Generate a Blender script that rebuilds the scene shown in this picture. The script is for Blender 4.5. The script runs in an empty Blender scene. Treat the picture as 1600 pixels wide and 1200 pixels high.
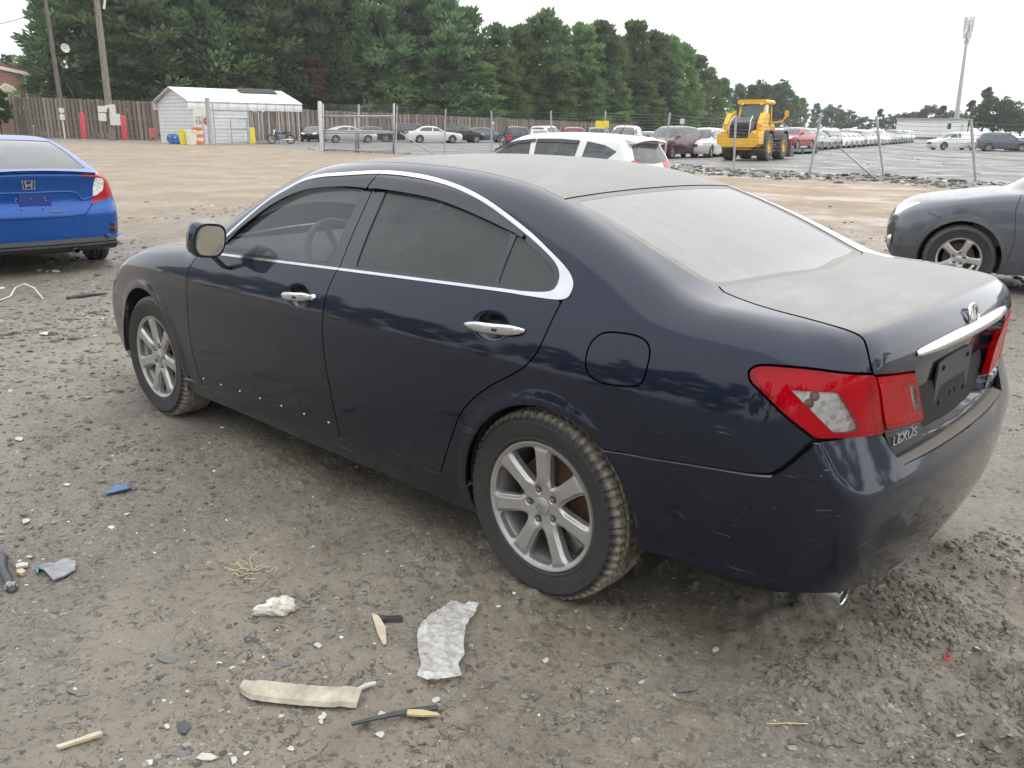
import bpy, math, random
import numpy as np
DEBUG = 0
random.seed(7); np.random.seed(7); RNG = np.random.default_rng(11)
SC = bpy.context.scene; COL = SC.collection

# ---------------------------------------------------------------- camera
cam_d = bpy.data.cameras.new('camera'); cam = bpy.data.objects.new('camera', cam_d); COL.objects.link(cam); SC.camera = cam
CAM = (-1.70876, 2.86263, 1.53962); YAW, PITCH, ROLL, FOC = -0.824293, -0.290958, 0.009175, 1334.27/1600
_f = np.array([math.cos(PITCH)*math.cos(YAW), math.cos(PITCH)*math.sin(YAW), math.sin(PITCH)])
_r = np.cross(_f, [0, 0, 1]); _r /= np.linalg.norm(_r); _u = np.cross(_r, _f)
_r, _u = math.cos(ROLL)*_r+math.sin(ROLL)*_u, -math.sin(ROLL)*_r+math.cos(ROLL)*_u
from mathutils import Matrix, Vector, Euler
M4 = Matrix.Identity(4)
for i in range(3):
    M4[i][0] = _r[i]; M4[i][1] = _u[i]; M4[i][2] = -_f[i]; M4[i][3] = CAM[i]
cam.matrix_world = M4
cam_d.sensor_width = 36; cam_d.lens = FOC*36; cam_d.clip_start = .05; cam_d.clip_end = 6000

# ---------------------------------------------------------------- sky, sun, exposure: a bright overcast day
W = bpy.data.worlds.new('World'); SC.world = W; W.use_nodes = True
nt = W.node_tree; nt.nodes.clear()
out = nt.nodes.new('ShaderNodeOutputWorld'); bg = nt.nodes.new('ShaderNodeBackground'); nt.links.new(bg.outputs[0], out.inputs[0])
SUN_EL, SUN_AZ = math.radians(58), math.radians(200)
sky = nt.nodes.new('ShaderNodeTexSky'); sky.sky_type = 'NISHITA'; sky.sun_disc = False; sky.sun_elevation = SUN_EL; sky.sun_rotation = SUN_AZ; sky.air_density = 1.; sky.dust_density = 4.; sky.ozone_density = 1.
tc = nt.nodes.new('ShaderNodeTexCoord'); mp = nt.nodes.new('ShaderNodeMapping'); mp.inputs['Scale'].default_value = (1, 1, 2.4)
nz = nt.nodes.new('ShaderNodeTexNoise'); nz.inputs['Scale'].default_value = 1.6; nz.inputs['Detail'].default_value = 5; nz.inputs['Roughness'].default_value = .55
rp = nt.nodes.new('ShaderNodeValToRGB')          # the cloud layer: slightly uneven pale grey
rp.color_ramp.elements[0].position = .3; rp.color_ramp.elements[0].color = (6.9, 7.3, 7.8, 1)
rp.color_ramp.elements[1].position = .72; rp.color_ramp.elements[1].color = (8.6, 8.8, 9.0, 1)
mx = nt.nodes.new('ShaderNodeMix'); mx.data_type = 'RGBA'; mx.inputs[0].default_value = .92
nt.links.new(tc.outputs['Generated'], mp.inputs[0]); nt.links.new(mp.outputs[0], nz.inputs['Vector']); nt.links.new(nz.outputs[0], rp.inputs[0])
nt.links.new(sky.outputs[0], mx.inputs[6]); nt.links.new(rp.outputs[0], mx.inputs[7]); nt.links.new(mx.outputs[2], bg.inputs[0])
bg.inputs[1].default_value = .10
sd = bpy.data.lights.new('sun', 'SUN'); sun = bpy.data.objects.new('sun', sd); COL.objects.link(sun)
sd.energy = 1.4; sd.angle = math.radians(150); sd.color = (1, .97, .92)
sun.rotation_euler = Vector((math.sin(SUN_AZ)*math.cos(SUN_EL), math.cos(SUN_AZ)*math.cos(SUN_EL), math.sin(SUN_EL))).to_track_quat('Z', 'Y').to_euler()
SC.view_settings.view_transform = 'Standard'; SC.view_settings.look = 'None'; SC.view_settings.exposure = 0.84; SC.view_settings.gamma = 1
SC.render.engine = 'CYCLES'; SC.cycles.use_denoising = True; SC.cycles.max_bounces = 8; SC.cycles.transparent_max_bounces = 24
SC.cycles.caustics_reflective = False; SC.cycles.caustics_refractive = False; SC.cycles.sample_clamp_indirect = 6

# ---------------------------------------------------------------- pixels to places
def pix(u, v, z=0.):
    """the place on the level z that the photograph's pixel (1600 wide) looks at"""
    d = _f+_r*(u-800)/(FOC*1600)-_u*(v-600)/(FOC*1600); k = (z-CAM[2])/d[2]; return np.array(CAM)+k*d
def pix_at(u, v, dist):
    """the place at a horizontal distance dist along the pixel's ray"""
    d = _f+_r*(u-800)/(FOC*1600)-_u*(v-600)/(FOC*1600); k = dist/math.hypot(d[0], d[1]); return np.array(CAM)+k*d

# ---------------------------------------------------------------- materials
MATS = {}
class G:
    """short hand for shader graphs"""
    def __init__(s, name):
        s.m = bpy.data.materials.new(name); s.m.use_nodes = True; s.t = s.m.node_tree; s.t.nodes.clear()
        s.o = s.n('OutputMaterial'); MATS[name] = s.m
    def n(s, kind, **k):
        x = s.t.nodes.new('ShaderNode'+kind)
        for a, b in k.items(): setattr(x, a, b)
        return x
    def l(s, a, b): s.t.links.new(a, b)
    def put(s, sock, v):
        if isinstance(v, bpy.types.NodeSocket): s.l(v, sock)
        else:
            if sock.type == 'RGBA' and len(v) == 3: v = (*v, 1)
            sock.default_value = v
    def co(s, kind='Object', scale=None):
        c = s.n('TexCoord').outputs[kind]
        if scale is None: return c
        m = s.n('Mapping'); m.inputs['Scale'].default_value = scale; s.l(c, m.inputs[0]); return m.outputs[0]
    def noise(s, vec, scale, detail=4, rough=.55, dist=0.):
        x = s.n('TexNoise'); s.l(vec, x.inputs['Vector']); x.inputs['Scale'].default_value = scale; x.inputs['Detail'].default_value = detail
        x.inputs['Roughness'].default_value = rough; x.inputs['Distortion'].default_value = dist; return x.outputs[0]
    def vor(s, vec, scale, feature='F1', out='Distance', rnd=1.):
        x = s.n('TexVoronoi', feature=feature); s.l(vec, x.inputs['Vector']); x.inputs['Scale'].default_value = scale; x.inputs['Randomness'].default_value = rnd; return x.outputs[out]
    def ramp(s, v, pts):
        x = s.n('ValToRGB'); e = x.color_ramp.elements
        while len(e) < len(pts): e.new(.5)
        for q, (p, c) in zip(e, pts): q.position = p; q.color = (*c, 1) if not isinstance(c, (int, float)) else (c, c, c, 1)
        s.l(v, x.inputs[0]); return x.outputs[0]
    def math(s, op, a, b=0.):
        x = s.n('Math', operation=op); s.put(x.inputs[0], a); s.put(x.inputs[1], b); return x.outputs[0]
    def mix(s, f, a, b):
        x = s.n('Mix'); x.data_type = 'RGBA'; s.put(x.inputs[0], f); s.put(x.inputs[6], a); s.put(x.inputs[7], b); return x.outputs[2]
    def bump(s, h, strength=.3, dist=.01, normal=None):
        x = s.n('Bump'); s.l(h, x.inputs['Height']); x.inputs['Strength'].default_value = strength; x.inputs['Distance'].default_value = dist
        if normal is not None: s.l(normal, x.inputs['Normal'])
        return x.outputs[0]
    def bsdf(s, color=(.5, .5, .5), rough=.6, metal=0., spec=.5, normal=None, coat=0., coat_rough=.03, final=True, **k):
        b = s.n('BsdfPrincipled'); s.put(b.inputs['Base Color'], color); s.put(b.inputs['Roughness'], rough); s.put(b.inputs['Metallic'], metal)
        s.put(b.inputs['Specular IOR Level'], spec); s.put(b.inputs['Coat Weight'], coat); s.put(b.inputs['Coat Roughness'], coat_rough)
        for a, v in k.items(): s.put(b.inputs[a.replace('_', ' ')], v)
        if normal is not None: s.l(normal, b.inputs['Normal'])
        if final: s.l(b.outputs[0], s.o.inputs[0])
        return b.outputs[0]
    def sep(s, v):
        x = s.n('SeparateXYZ'); s.l(v, x.inputs[0]); return x.outputs

def plain(name, color, rough=.6, metal=0., vary=.12, scale=6., bump=0., spec=.5, coat=0.):
    """a surface of one colour with uneven tone"""
    if name in MATS: return MATS[name]
    g = G(name); v = g.co('Object'); n = g.noise(v, scale, 5, .6)
    lo = tuple(c*(1-vary) for c in color); hi = tuple(min(1, c*(1+vary)) for c in color)
    c = g.ramp(n, [(.3, lo), (.7, hi)]); r = g.math('ADD', g.math('MULTIPLY', n, .2), rough-.1)
    nb = g.bump(g.noise(v, scale*6, 4), bump, .01) if bump else None
    g.bsdf(c, r, metal, spec, nb, coat); return g.m

# ---------------------------------------------------------------- meshes
def mk(name, V, T, mat, parent=None, N=None, smooth=True):
    """one mesh object from vertices, triangles or quads (arrays) or mixed faces (lists)"""
    me = bpy.data.meshes.new(name)
    if isinstance(T, np.ndarray):
        k = T.shape[1]; V = np.asarray(V, np.float32); me.vertices.add(len(V)); me.vertices.foreach_set('co', V.ravel())
        me.loops.add(len(T)*k); me.loops.foreach_set('vertex_index', T.astype(np.int32).ravel())
        me.polygons.add(len(T)); me.polygons.foreach_set('loop_start', np.arange(0, len(T)*k, k, dtype=np.int32))
        me.update(calc_edges=True); me.validate()
    else:
        me.from_pydata([tuple(v) for v in V], [], T); me.update()
    me.polygons.foreach_set('use_smooth', np.full(len(me.polygons), smooth)); 
    if N is not None and len(me.vertices) == len(N): me.normals_split_custom_set_from_vertices([tuple(n) for n in N])
    for m in (mat if isinstance(mat, (list, tuple)) else [mat]): me.materials.append(m)
    o = bpy.data.objects.new(name, me); COL.objects.link(o)
    if parent is not None: o.parent = parent
    return o
def tag(o, label=None, cat=None, group=None, kind=None):
    for k, v in (('label', label), ('category', cat), ('group', group), ('kind', kind)):
        if v: o[k] = v
    return o
def empty(name, loc=(0, 0, 0), rz=0., label=None, cat=None, group=None, tilt=(0, 0)):
    o = bpy.data.objects.new(name, None); COL.objects.link(o); o.location = loc; o.rotation_euler = (tilt[0], tilt[1], rz); o.empty_display_size = .2
    return tag(o, label, cat, group)
def copy_tree(o, parent=None, swap=None):
    c = o.copy(); COL.objects.link(c); c.parent = parent
    if swap and c.type == 'MESH':
        for s in c.material_slots:
            if s.material and s.material.name in swap:
                k = swap[s.material.name]; s.link = 'OBJECT'; s.material = k
    for ch in o.children: copy_tree(ch, c, swap)
    return c

class MB:
    """collects boxes, rods, lathes and prisms into one mesh"""
    def __init__(s): s.v = []; s.f = []; s.m = []; s.cur = 0
    def add(s, V, F):
        b = len(s.v); s.v += [tuple(map(float, p)) for p in V]; s.f += [tuple(int(i)+b for i in f) for f in F]; s.m += [s.cur]*len(F); return s
    def box(s, c, d, rot=None, bev=0.):
        x, y, z = (k/2 for k in d)
        if bev:
            b = bev; V = []
            for sx in (-1, 1):
                for sy in (-1, 1):
                    for sz in (-1, 1): V += [(sx*(x-b), sy*(y-b), sz*z), (sx*(x-b), sy*y, sz*(z-b)), (sx*x, sy*(y-b), sz*(z-b))]
            return s.hull(V, c, rot)
        V = [(-x, -y, -z), (x, -y, -z), (x, y, -z), (-x, y, -z), (-x, -y, z), (x, -y, z), (x, y, z), (-x, y, z)]
        if rot is not None: V = [tuple(rot @ Vector(p)) for p in V]
        return s.add([(p[0]+c[0], p[1]+c[1], p[2]+c[2]) for p in V], [(0, 3, 2, 1), (4, 5, 6, 7), (0, 1, 5, 4), (1, 2, 6, 5), (2, 3, 7, 6), (3, 0, 4, 7)])
    def hull(s, V, c=(0, 0, 0), rot=None):
        import bmesh
        bm = bmesh.new()
        for p in V:
            q = rot @ Vector(p) if rot is not None else Vector(p); bm.verts.new(q+Vector(c))
        r = bmesh.ops.convex_hull(bm, input=bm.verts); bm.verts.ensure_lookup_table()
        bad = [e for e in r['geom_interior']+r['geom_unused'] if isinstance(e, bmesh.types.BMVert)]
        if bad: bmesh.ops.delete(bm, geom=list(set(bad)), context='VERTS')
        bmesh.ops.dissolve_limit(bm, angle_limit=.02, verts=bm.verts, edges=bm.edges)
        bm.verts.index_update(); s.add([v.co for v in bm.verts], [[v.index for v in f.verts] for f in bm.faces]); bm.free(); return s
    def rod(s, a, b, r0, r1=None, n=10, cap=True):
        r1 = r0 if r1 is None else r1; a = Vector(a); b = Vector(b); d = (b-a).normalized(); u = d.orthogonal().normalized(); w = d.cross(u); V = []
        for p, r in ((a, r0), (b, r1)):
            for i in range(n): t = 2*math.pi*i/n; V.append(p+(u*math.cos(t)+w*math.sin(t))*r)
        F = [(i, (i+1) % n, n+(i+1) % n, n+i) for i in range(n)]
        if cap: F += [tuple(range(n))[::-1], tuple(range(n, 2*n))]
        return s.add(V, F)
    def tube(s, path, r, n=8, cap=True):
        P = [Vector(p) for p in path]; m = len(P); V = []; u = None
        for k in range(m):
            d = (P[min(k+1, m-1)]-P[max(k-1, 0)]).normalized()
            u = d.orthogonal().normalized() if u is None else (u-d*u.dot(d)).normalized()
            w = d.cross(u); rr = r[k] if isinstance(r, (list, tuple)) else r
            for i in range(n): t = 2*math.pi*i/n; V.append(P[k]+(u*math.cos(t)+w*math.sin(t))*rr)
        F = [(k*n+i, k*n+(i+1) % n, (k+1)*n+(i+1) % n, (k+1)*n+i) for k in range(m-1) for i in range(n)]
        if cap: F += [tuple(range(n))[::-1], tuple(range((m-1)*n, m*n))]
        return s.add(V, F)
    def lathe(s, prof, n=32, axis='z', c=(0, 0, 0), a0=0., a1=2*math.pi):
        """profile of (radius, height)"""
        full = abs(a1-a0-2*math.pi) < 1e-6; m = n if full else n+1; V = []
        for i in range(m):
            t = a0+(a1-a0)*i/n; ct, st = math.cos(t), math.sin(t)
            for r, h in prof:
                p = {'z': (r*ct, r*st, h), 'y': (r*ct, h, r*st), 'x': (h, r*ct, r*st)}[axis]; V.append((p[0]+c[0], p[1]+c[1], p[2]+c[2]))
        k = len(prof); F = []
        for i in range(n):
            for j in range(k-1):
                a = i*k+j; b = ((i+1) % m)*k+j; F.append((a, b, b+1, a+1))
        return s.add(V, F)
    def prism(s, poly, h, plane='xy', at=0.):
        """polygon pushed through by h"""
        n = len(poly); put = {'xy': lambda a, b, t: (a, b, t), 'xz': lambda a, b, t: (a, t, b), 'yz': lambda a, b, t: (t, a, b)}[plane]
        V = [put(a, b, at) for a, b in poly]+[put(a, b, at+h) for a, b in poly]
        return s.add(V, [tuple(range(n))[::-1], tuple(range(n, 2*n))]+[(i, (i+1) % n, n+(i+1) % n, n+i) for i in range(n)])
    def loft(s, rings, cap=True):
        n = len(rings[0]); V = [p for r in rings for p in r]
        F = [(k*n+i, k*n+(i+1) % n, (k+1)*n+(i+1) % n, (k+1)*n+i) for k in range(len(rings)-1) for i in range(n)]
        if cap: F += [tuple(range(n))[::-1], tuple(range((len(rings)-1)*n, len(rings)*n))]
        return s.add(V, F)
    def build(s, name, mat, parent=None, smooth=False, angle=None):
        o = mk(name, s.v, s.f, mat, parent, smooth=smooth)
        if isinstance(mat, (list, tuple)) and len(mat) > 1: o.data.polygons.foreach_set('material_index', s.m)
        if angle is not None:
            o.data.set_sharp_from_angle(angle=math.radians(angle)) if hasattr(o.data, 'set_sharp_from_angle') else None
        return o
def rotz(a): return Matrix.Rotation(a, 3, 'Z')
def rotm(x=0, y=0, z=0): return Euler((x, y, z)).to_matrix()
def text_mesh(txt, size, depth=.002):
    """letters as a mesh (centred), lying in the xy plane"""
    c = bpy.data.curves.new('t', 'FONT'); c.body = txt; c.size = size; c.extrude = depth; c.align_x = 'CENTER'; c.align_y = 'CENTER'; c.resolution_u = 3
    o = bpy.data.objects.new('t', c); COL.objects.link(o); dg = bpy.context.evaluated_depsgraph_get(); me = o.evaluated_get(dg).to_mesh()
    V = [tuple(v.co) for v in me.vertices]; F = [tuple(p.vertices) for p in me.polygons]
    bpy.data.objects.remove(o); bpy.data.curves.remove(c); return V, F
# ---------------------------------------------------------------- vehicle materials
def paint(name, color, metal=.0, rough=.35, coat=1., dust=.0, dust_col=(.36, .35, .325), dust_lo=.62, dust_hi=.97, scratch=0., film=.06, flake=0.):
    """car paint under a clear coat; dust lies on what faces up"""
    if name in MATS: return MATS[name]
    g = G(name); v = g.co('Object'); nz = g.sep(g.n('NewGeometry').outputs['Normal'])[2]
    n1 = g.noise(v, 3.5, 6, .62); n2 = g.noise(v, 60., 3, .6)
    up = g.n('MapRange', interpolation_type='SMOOTHERSTEP'); g.l(nz, up.inputs[0]); up.inputs[1].default_value = dust_lo; up.inputs[2].default_value = dust_hi
    d = g.math('MULTIPLY', up.outputs[0], dust)
    d = g.math('MULTIPLY', d, g.math('MULTIPLY', g.ramp(n1, [(.25, .66), (.68, 1.)]), g.ramp(g.noise(g.co('Object', (9., 2., 2.)), 2., 5, .65), [(.3, .80), (.62, 1.)])))
    f = g.math('MULTIPLY', g.ramp(n1, [(.35, .3), (.75, 1.)]), film)          # a thin film of dirt everywhere
    drip = g.noise(g.co('Object', (34., 34., 2.2)), 1., 3, .6); f = g.math('ADD', f, g.math('MULTIPLY', g.ramp(drip, [(.56, 0.), (.74, 1.)]), film*.9))
    d = g.math('MAXIMUM', d, f)
    if scratch:                                                           # pale scuffs running along the body
        s1 = g.noise(g.co('Object', (5., 5., 95.)), 1., 3, .6, .6); s2 = g.noise(v, 4.2, 3, .5)
        sc = g.math('MULTIPLY', g.ramp(s1, [(.685, 0.), (.73, 1.)]), g.ramp(s2, [(.47, 0.), (.62, 1.)]))
        spot = g.vor(g.co('Object', (1., 1., 1.6)), 26., 'F1'); sc = g.math('MAXIMUM', sc, g.math('MULTIPLY', g.ramp(spot, [(.05, 1.), (.09, 0.)]), g.ramp(s2, [(.5, 0.), (.7, .8)])))
        zz = g.sep(v)[2]; hz = g.n('MapRange'); g.l(zz, hz.inputs[0]); hz.inputs[1].default_value = .95; hz.inputs[2].default_value = .7
        d = g.math('MAXIMUM', d, g.math('MULTIPLY', g.math('MULTIPLY', sc, hz.outputs[0]), scratch))
    col = g.mix(d, color, dust_col)
    cr = g.math('MAXIMUM', g.math('MULTIPLY', d, .8), .05)
    ct = g.math('MULTIPLY', g.math('SUBTRACT', 1., g.math('MULTIPLY', d, .92)), coat)
    rr = g.math('ADD', rough, g.math('MULTIPLY', d, .5))
    g.bsdf(col, rr, g.math('MULTIPLY', g.math('SUBTRACT', 1., d), metal), .06, g.bump(n2, .004, .004), ct, cr, Coat_IOR=1.42)
    return g.m

def glass(name, tint=(.25, .28, .28), dust=.12, dust_col=(.34, .345, .34), refl=1., up_dust=0.):
    """window glass: tinted, glossy, with a film of dust"""
    if name in MATS: return MATS[name]
    g = G(name); v = g.co('Object'); n = g.noise(v, 4., 5, .6)
    tr = g.n('BsdfTransparent'); tr.inputs[0].default_value = (*tint, 1)
    gl = g.n('BsdfGlossy'); gl.inputs['Roughness'].default_value = .03; gl.inputs['Color'].default_value = (refl, refl, refl, 1)
    fr = g.n('Fresnel'); fr.inputs[0].default_value = 1.5
    m1 = g.n('MixShader'); g.l(fr.outputs[0], m1.inputs[0]); g.l(tr.outputs[0], m1.inputs[1]); g.l(gl.outputs[0], m1.inputs[2])
    df = g.n('BsdfDiffuse'); df.inputs[0].default_value = (*dust_col, 1)
    d = g.math('MULTIPLY', g.ramp(n, [(.25, .6), (.75, 1.2)]), dust)
    if up_dust:
        nz = g.sep(g.n('NewGeometry').outputs['Normal'])[2]; up = g.n('MapRange', interpolation_type='SMOOTHSTEP'); g.l(nz, up.inputs[0]); up.inputs[1].default_value = .5; up.inputs[2].default_value = .9
        d = g.math('MAXIMUM', d, g.math('MULTIPLY', g.math('MULTIPLY', up.outputs[0], up_dust), g.math('MULTIPLY', g.ramp(n, [(.3, .84), (.7, 1.)]), g.ramp(g.noise(g.co('Object', (2., 9., 2.)), 2.5, 5, .65), [(.3, .85), (.62, 1.)]))))
    m2 = g.n('MixShader'); g.l(d, m2.inputs[0]); g.l(m1.outputs[0], m2.inputs[1]); g.l(df.outputs[0], m2.inputs[2]); g.l(m2.outputs[0], g.o.inputs[0])
    return g.m

def rubber(name, mud=.0, col=(.028, .028, .03)):
    if name in MATS: return MATS[name]
    g = G(name); v = g.co('Object'); n = g.noise(v, 9., 6, .65); n2 = g.noise(v, 70., 4, .6)
    x, y, z = g.sep(v); r = g.math('SQRT', g.math('ADD', g.math('MULTIPLY', x, x), g.math('MULTIPLY', z, z)))
    tread = g.n('MapRange'); g.l(r, tread.inputs[0]); tread.inputs[1].default_value = .308; tread.inputs[2].default_value = .322     # the tread carries dried mud
    m = g.math('MULTIPLY', tread.outputs[0], g.ramp(n2, [(.3, .25), (.6, 1.)])); m = g.math('MULTIPLY', m, mud)
    film = g.math('MULTIPLY', g.ramp(n, [(.3, .1), (.75, .8)]), .08); m = g.math('MAXIMUM', m, film)
    c = g.mix(m, col, (.33, .295, .23)); g.bsdf(c, g.math('ADD', .62, g.math('MULTIPLY', m, .3)), 0, .35, g.bump(n2, .25, .004)); return g.m

def rim_metal(name, col=(.50, .49, .475), dirt=(.17, .145, .125), amount=.4, rough=.34, metal=.75):
    if name in MATS: return MATS[name]
    g = G(name); v = g.co('Object'); n = g.noise(v, 7., 6, .66); n2 = g.noise(v, 90., 3, .6)
    x, y, z = g.sep(v); r = g.math('SQRT', g.math('ADD', g.math('MULTIPLY', x, x), g.math('MULTIPLY', z, z)))
    k = g.n('MapRange'); g.l(r, k.inputs[0]); k.inputs[1].default_value = .12; k.inputs[2].default_value = .23
    d = g.math('MULTIPLY', g.math('MULTIPLY', g.ramp(n, [(.4, .15), (.66, 1.)]), amount), g.math('ADD', .35, g.math('MULTIPLY', k.outputs[0], .9)))
    c = g.mix(d, col, dirt); g.bsdf(c, g.math('ADD', rough, g.math('MULTIPLY', d, .45)), g.math('SUBTRACT', metal, g.math('MULTIPLY', d, .5)), .5, g.bump(n2, .08, .002)); return g.m

def lamp_lens(name, color, stripes=90., rough=.08):
    """coloured lamp plastic with fine ribs under a smooth skin"""
    if name in MATS: return MATS[name]
    g = G(name); v = g.co('Object'); w = g.n('TexWave', wave_type='BANDS', bands_direction='Z'); g.l(v, w.inputs[0]); w.inputs['Scale'].default_value = stripes; w.inputs['Distortion'].default_value = .3
    n = g.noise(v, 5., 3); ww = g.math('MULTIPLY', w.outputs[1], g.ramp(n, [(.42, 0.), (.56, 1.)]))
    c = g.mix(g.math('MULTIPLY', ww, .45), color, tuple(k*.42 for k in color))
    g.bsdf(c, .4, 0, .2, None, .75, rough); return g.m

def chrome(name='chrome', col=(.70, .71, .72), rough=.12, dirt=.25):
    if name in MATS: return MATS[name]
    g = G(name); v = g.co('Object'); n = g.noise(v, 12., 5, .6)
    d = g.math('MULTIPLY', g.ramp(n, [(.4, 0.), (.75, 1.)]), dirt)
    g.bsdf(g.mix(d, col, (.33, .32, .30)), g.math('ADD', rough, g.math('MULTIPLY', d, .4)), g.math('SUBTRACT', 1., g.math('MULTIPLY', d, .6))); return g.m
CHROME = chrome(); BLACK = plain('black_plastic', (.016, .016, .018), .45, vary=.25); LINER = plain('wheel_well_black', (.012, .012, .012), .85)
DARKGLOSS = plain('gloss_black_trim', (.014, .016, .022), .22, vary=.3, coat=.6); GREYPL = plain('grey_plastic', (.075, .078, .083), .55)
STEEL = plain('dull_steel', (.22, .21, .20), .5, .8); RUST = plain('rusty_steel', (.14, .085, .055), .75, .3, .4, 20.)
SILVERREF = None
def facet_silver(name='lamp_reflector'):
    if name in MATS: return MATS[name]
    g = G(name); v = g.co('Object'); c = g.vor(v, 80., 'F1', 'Color', .6); b = g.bump(g.vor(v, 55., 'F1', 'Distance'), .25, .004)
    g.bsdf(g.ramp(g.sep(c)[0], [(0., (.45, .45, .45)), (.4, (.80, .80, .79)), (1., (.92, .92, .91))]), .3, .0, .5, b, .6); return g.m
REFLECT = facet_silver()
# ---------------------------------------------------------------- car shapes
class Spl:
    """natural cubic spline, linear beyond its ends"""
    def __init__(self, pts):
        pts = sorted(pts); x = np.array([p[0] for p in pts], float); y = np.array([p[1] for p in pts], float)
        n = len(x); h = np.diff(x); A = np.eye(n); b = np.zeros(n)
        for i in range(1, n-1):
            A[i, i-1] = h[i-1]; A[i, i] = 2*(h[i-1]+h[i]); A[i, i+1] = h[i]
            b[i] = 6*((y[i+1]-y[i])/h[i]-(y[i]-y[i-1])/h[i-1])
        self.m = np.linalg.solve(A, b); self.x = x; self.y = y; self.h = h
        m = self.m
        self.s0 = (y[1]-y[0])/h[0]-h[0]*(2*m[0]+m[1])/6; self.s1 = (y[-1]-y[-2])/h[-1]+h[-1]*(m[-2]+2*m[-1])/6
    def __call__(self, v):
        v = np.asarray(v, float); x, y, m, h = self.x, self.y, self.m, self.h
        i = np.clip(np.searchsorted(x, v)-1, 0, len(x)-2)
        vc = np.clip(v, x[0], x[-1]); H = h[i]; a = (x[i+1]-vc)/H; b = (vc-x[i])/H
        r = a*y[i]+b*y[i+1]+((a**3-a)*m[i]+(b**3-b)*m[i+1])*H*H/6
        return r+np.where(v < x[0], (v-x[0])*self.s0, 0)+np.where(v > x[-1], (v-x[-1])*self.s1, 0)

def smax(a, b, k):
    h = np.maximum(k-np.abs(a-b), 0)/k
    return np.maximum(a, b)+h*h*k*.25
def sstep(a, b, v):
    t = np.clip((v-a)/(b-a), 0, 1); return t*t*(3-2*t)

class Shape:
    """a car body as one implicit function: side, deck, greenhouse, rear and front faces, rounded into each other"""
    def __init__(self, plan, drop, deck, roof, rear, front, rq=(.13, 2.2), fq=(.35, 2.4), crown_d=.08, crown_r=.115, ws=(.25, 1.2, 1.7),
                 k_shoulder=.10, k_rail=.08, k_rear=.2, k_front=.3, k_edge=.05, k_cowl=.04, belt=1.0, taper=0., roofend=None):
        self.plan, self.drop, self.deck, self.roof = Spl(plan), Spl(drop), Spl(deck), Spl(roof)
        self.rear, self.front = Spl(rear), Spl(front)
        self.__dict__.update(rq=rq, fq=fq, cd=crown_d, cr=crown_r, ws=ws, ks=k_shoulder, kr=k_rail, kre=k_rear, kf=k_front, ke=k_edge, kc=k_cowl, belt=belt)
        self.taper = taper; self.arch = []
    def side(self, P):
        x, y, z = P[..., 0], np.abs(P[..., 1]), P[..., 2]
        w = self.plan(x)-self.drop(z)
        if self.taper: w = w-self.taper*sstep(.6, -1., x)*np.maximum(z-self.belt, 0)
        for (cx, cz, r, amp) in self.arch:
            d = np.hypot(x-cx, z-cz)-r
            w = w+amp*np.exp(-(d/.035)**2)*sstep(-.1, .05, z-.25)
        return y-w
    def top(self, P):
        x, y, z = P[..., 0], np.abs(P[..., 1]), P[..., 2]
        zd = self.deck(x)-self.cd*y*y
        xs = x+self.ws[0]*y*y*sstep(self.ws[1], self.ws[2], x)
        zr = self.roof(xs)-(self.cr-(self.cr-.05)*sstep(self.ws[1], self.ws[2], x))*y*y
        return z-smax(zd, zr, self.kc)
    def rearf(self, P):
        y = np.abs(P[..., 1]); return self.rear(P[..., 2])+self.rq[0]*y**self.rq[1]-P[..., 0]
    def frontf(self, P):
        y = np.abs(P[..., 1]); return P[..., 0]-self.front(P[..., 2])+self.fq[0]*y**self.fq[1]
    def F(self, P):
        z = P[..., 2]
        k = self.ks+(self.kr-self.ks)*sstep(self.belt, self.belt+.25, z)
        a = smax(self.side(P), self.rearf(P), self.kre)
        a = smax(a, self.frontf(P), self.kf)
        t = self.top(P); r = sstep(-.08, .04, self.rearf(P)-self.side(P))
        return smax(a, t, k*(1-r)+self.ke*r)
    def normal(self, P, F=None):
        F = F or self.F; h = .0015; n = np.empty_like(P)
        for i in range(3):
            d = np.zeros(3); d[i] = h; n[..., i] = F(P+d)-F(P-d)
        return n/np.maximum(np.linalg.norm(n, axis=-1, keepdims=True), 1e-9)

def solve(F, O, D, tmax=3.2):
    """the ray's crossing from inside (t=0) to outside"""
    lo = np.zeros(D.shape[:-1]); hi = lo+tmax
    for _ in range(9):
        mid = (lo+hi)/2; ins = F(O+D*mid[..., None]) < 0
        lo = np.where(ins, mid, lo); hi = np.where(ins, hi, mid)
    fl = F(O+D*lo[..., None]); fh = F(O+D*hi[..., None])
    for _ in range(4):
        mid = lo-fl*(hi-lo)/np.where(np.abs(fh-fl) < 1e-12, 1e-12, fh-fl); mid = np.clip(mid, lo, hi)
        fm = F(O+D*mid[..., None]); ins = fm < 0
        lo = np.where(ins, mid, lo); fl = np.where(ins, fm, fl*np.where(ins, 1, .5)); hi = np.where(ins, hi, mid); fh = np.where(ins, fh*.5, fm)
    return O+D*mid[..., None]

def grid_tris(n, m):
    i, j = np.meshgrid(np.arange(n-1), np.arange(m-1), indexing='ij'); a = (i*m+j).ravel()
    return np.concatenate([np.stack([a, a+m, a+m+1], 1), np.stack([a, a+m+1, a+1], 1)])

def xgrid(F, x0, x1, nx, a0, a1, na, zc=.72):
    X = np.linspace(x0, x1, nx); A = np.radians(np.linspace(a0, a1, na)); X, A = np.meshgrid(X, A, indexing='ij')
    O = np.stack([X, 0*X, 0*X+zc], -1); D = np.stack([0*X, np.cos(A), np.sin(A)], -1)
    return solve(F, O, D).reshape(-1, 3), grid_tris(nx, na)

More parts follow.
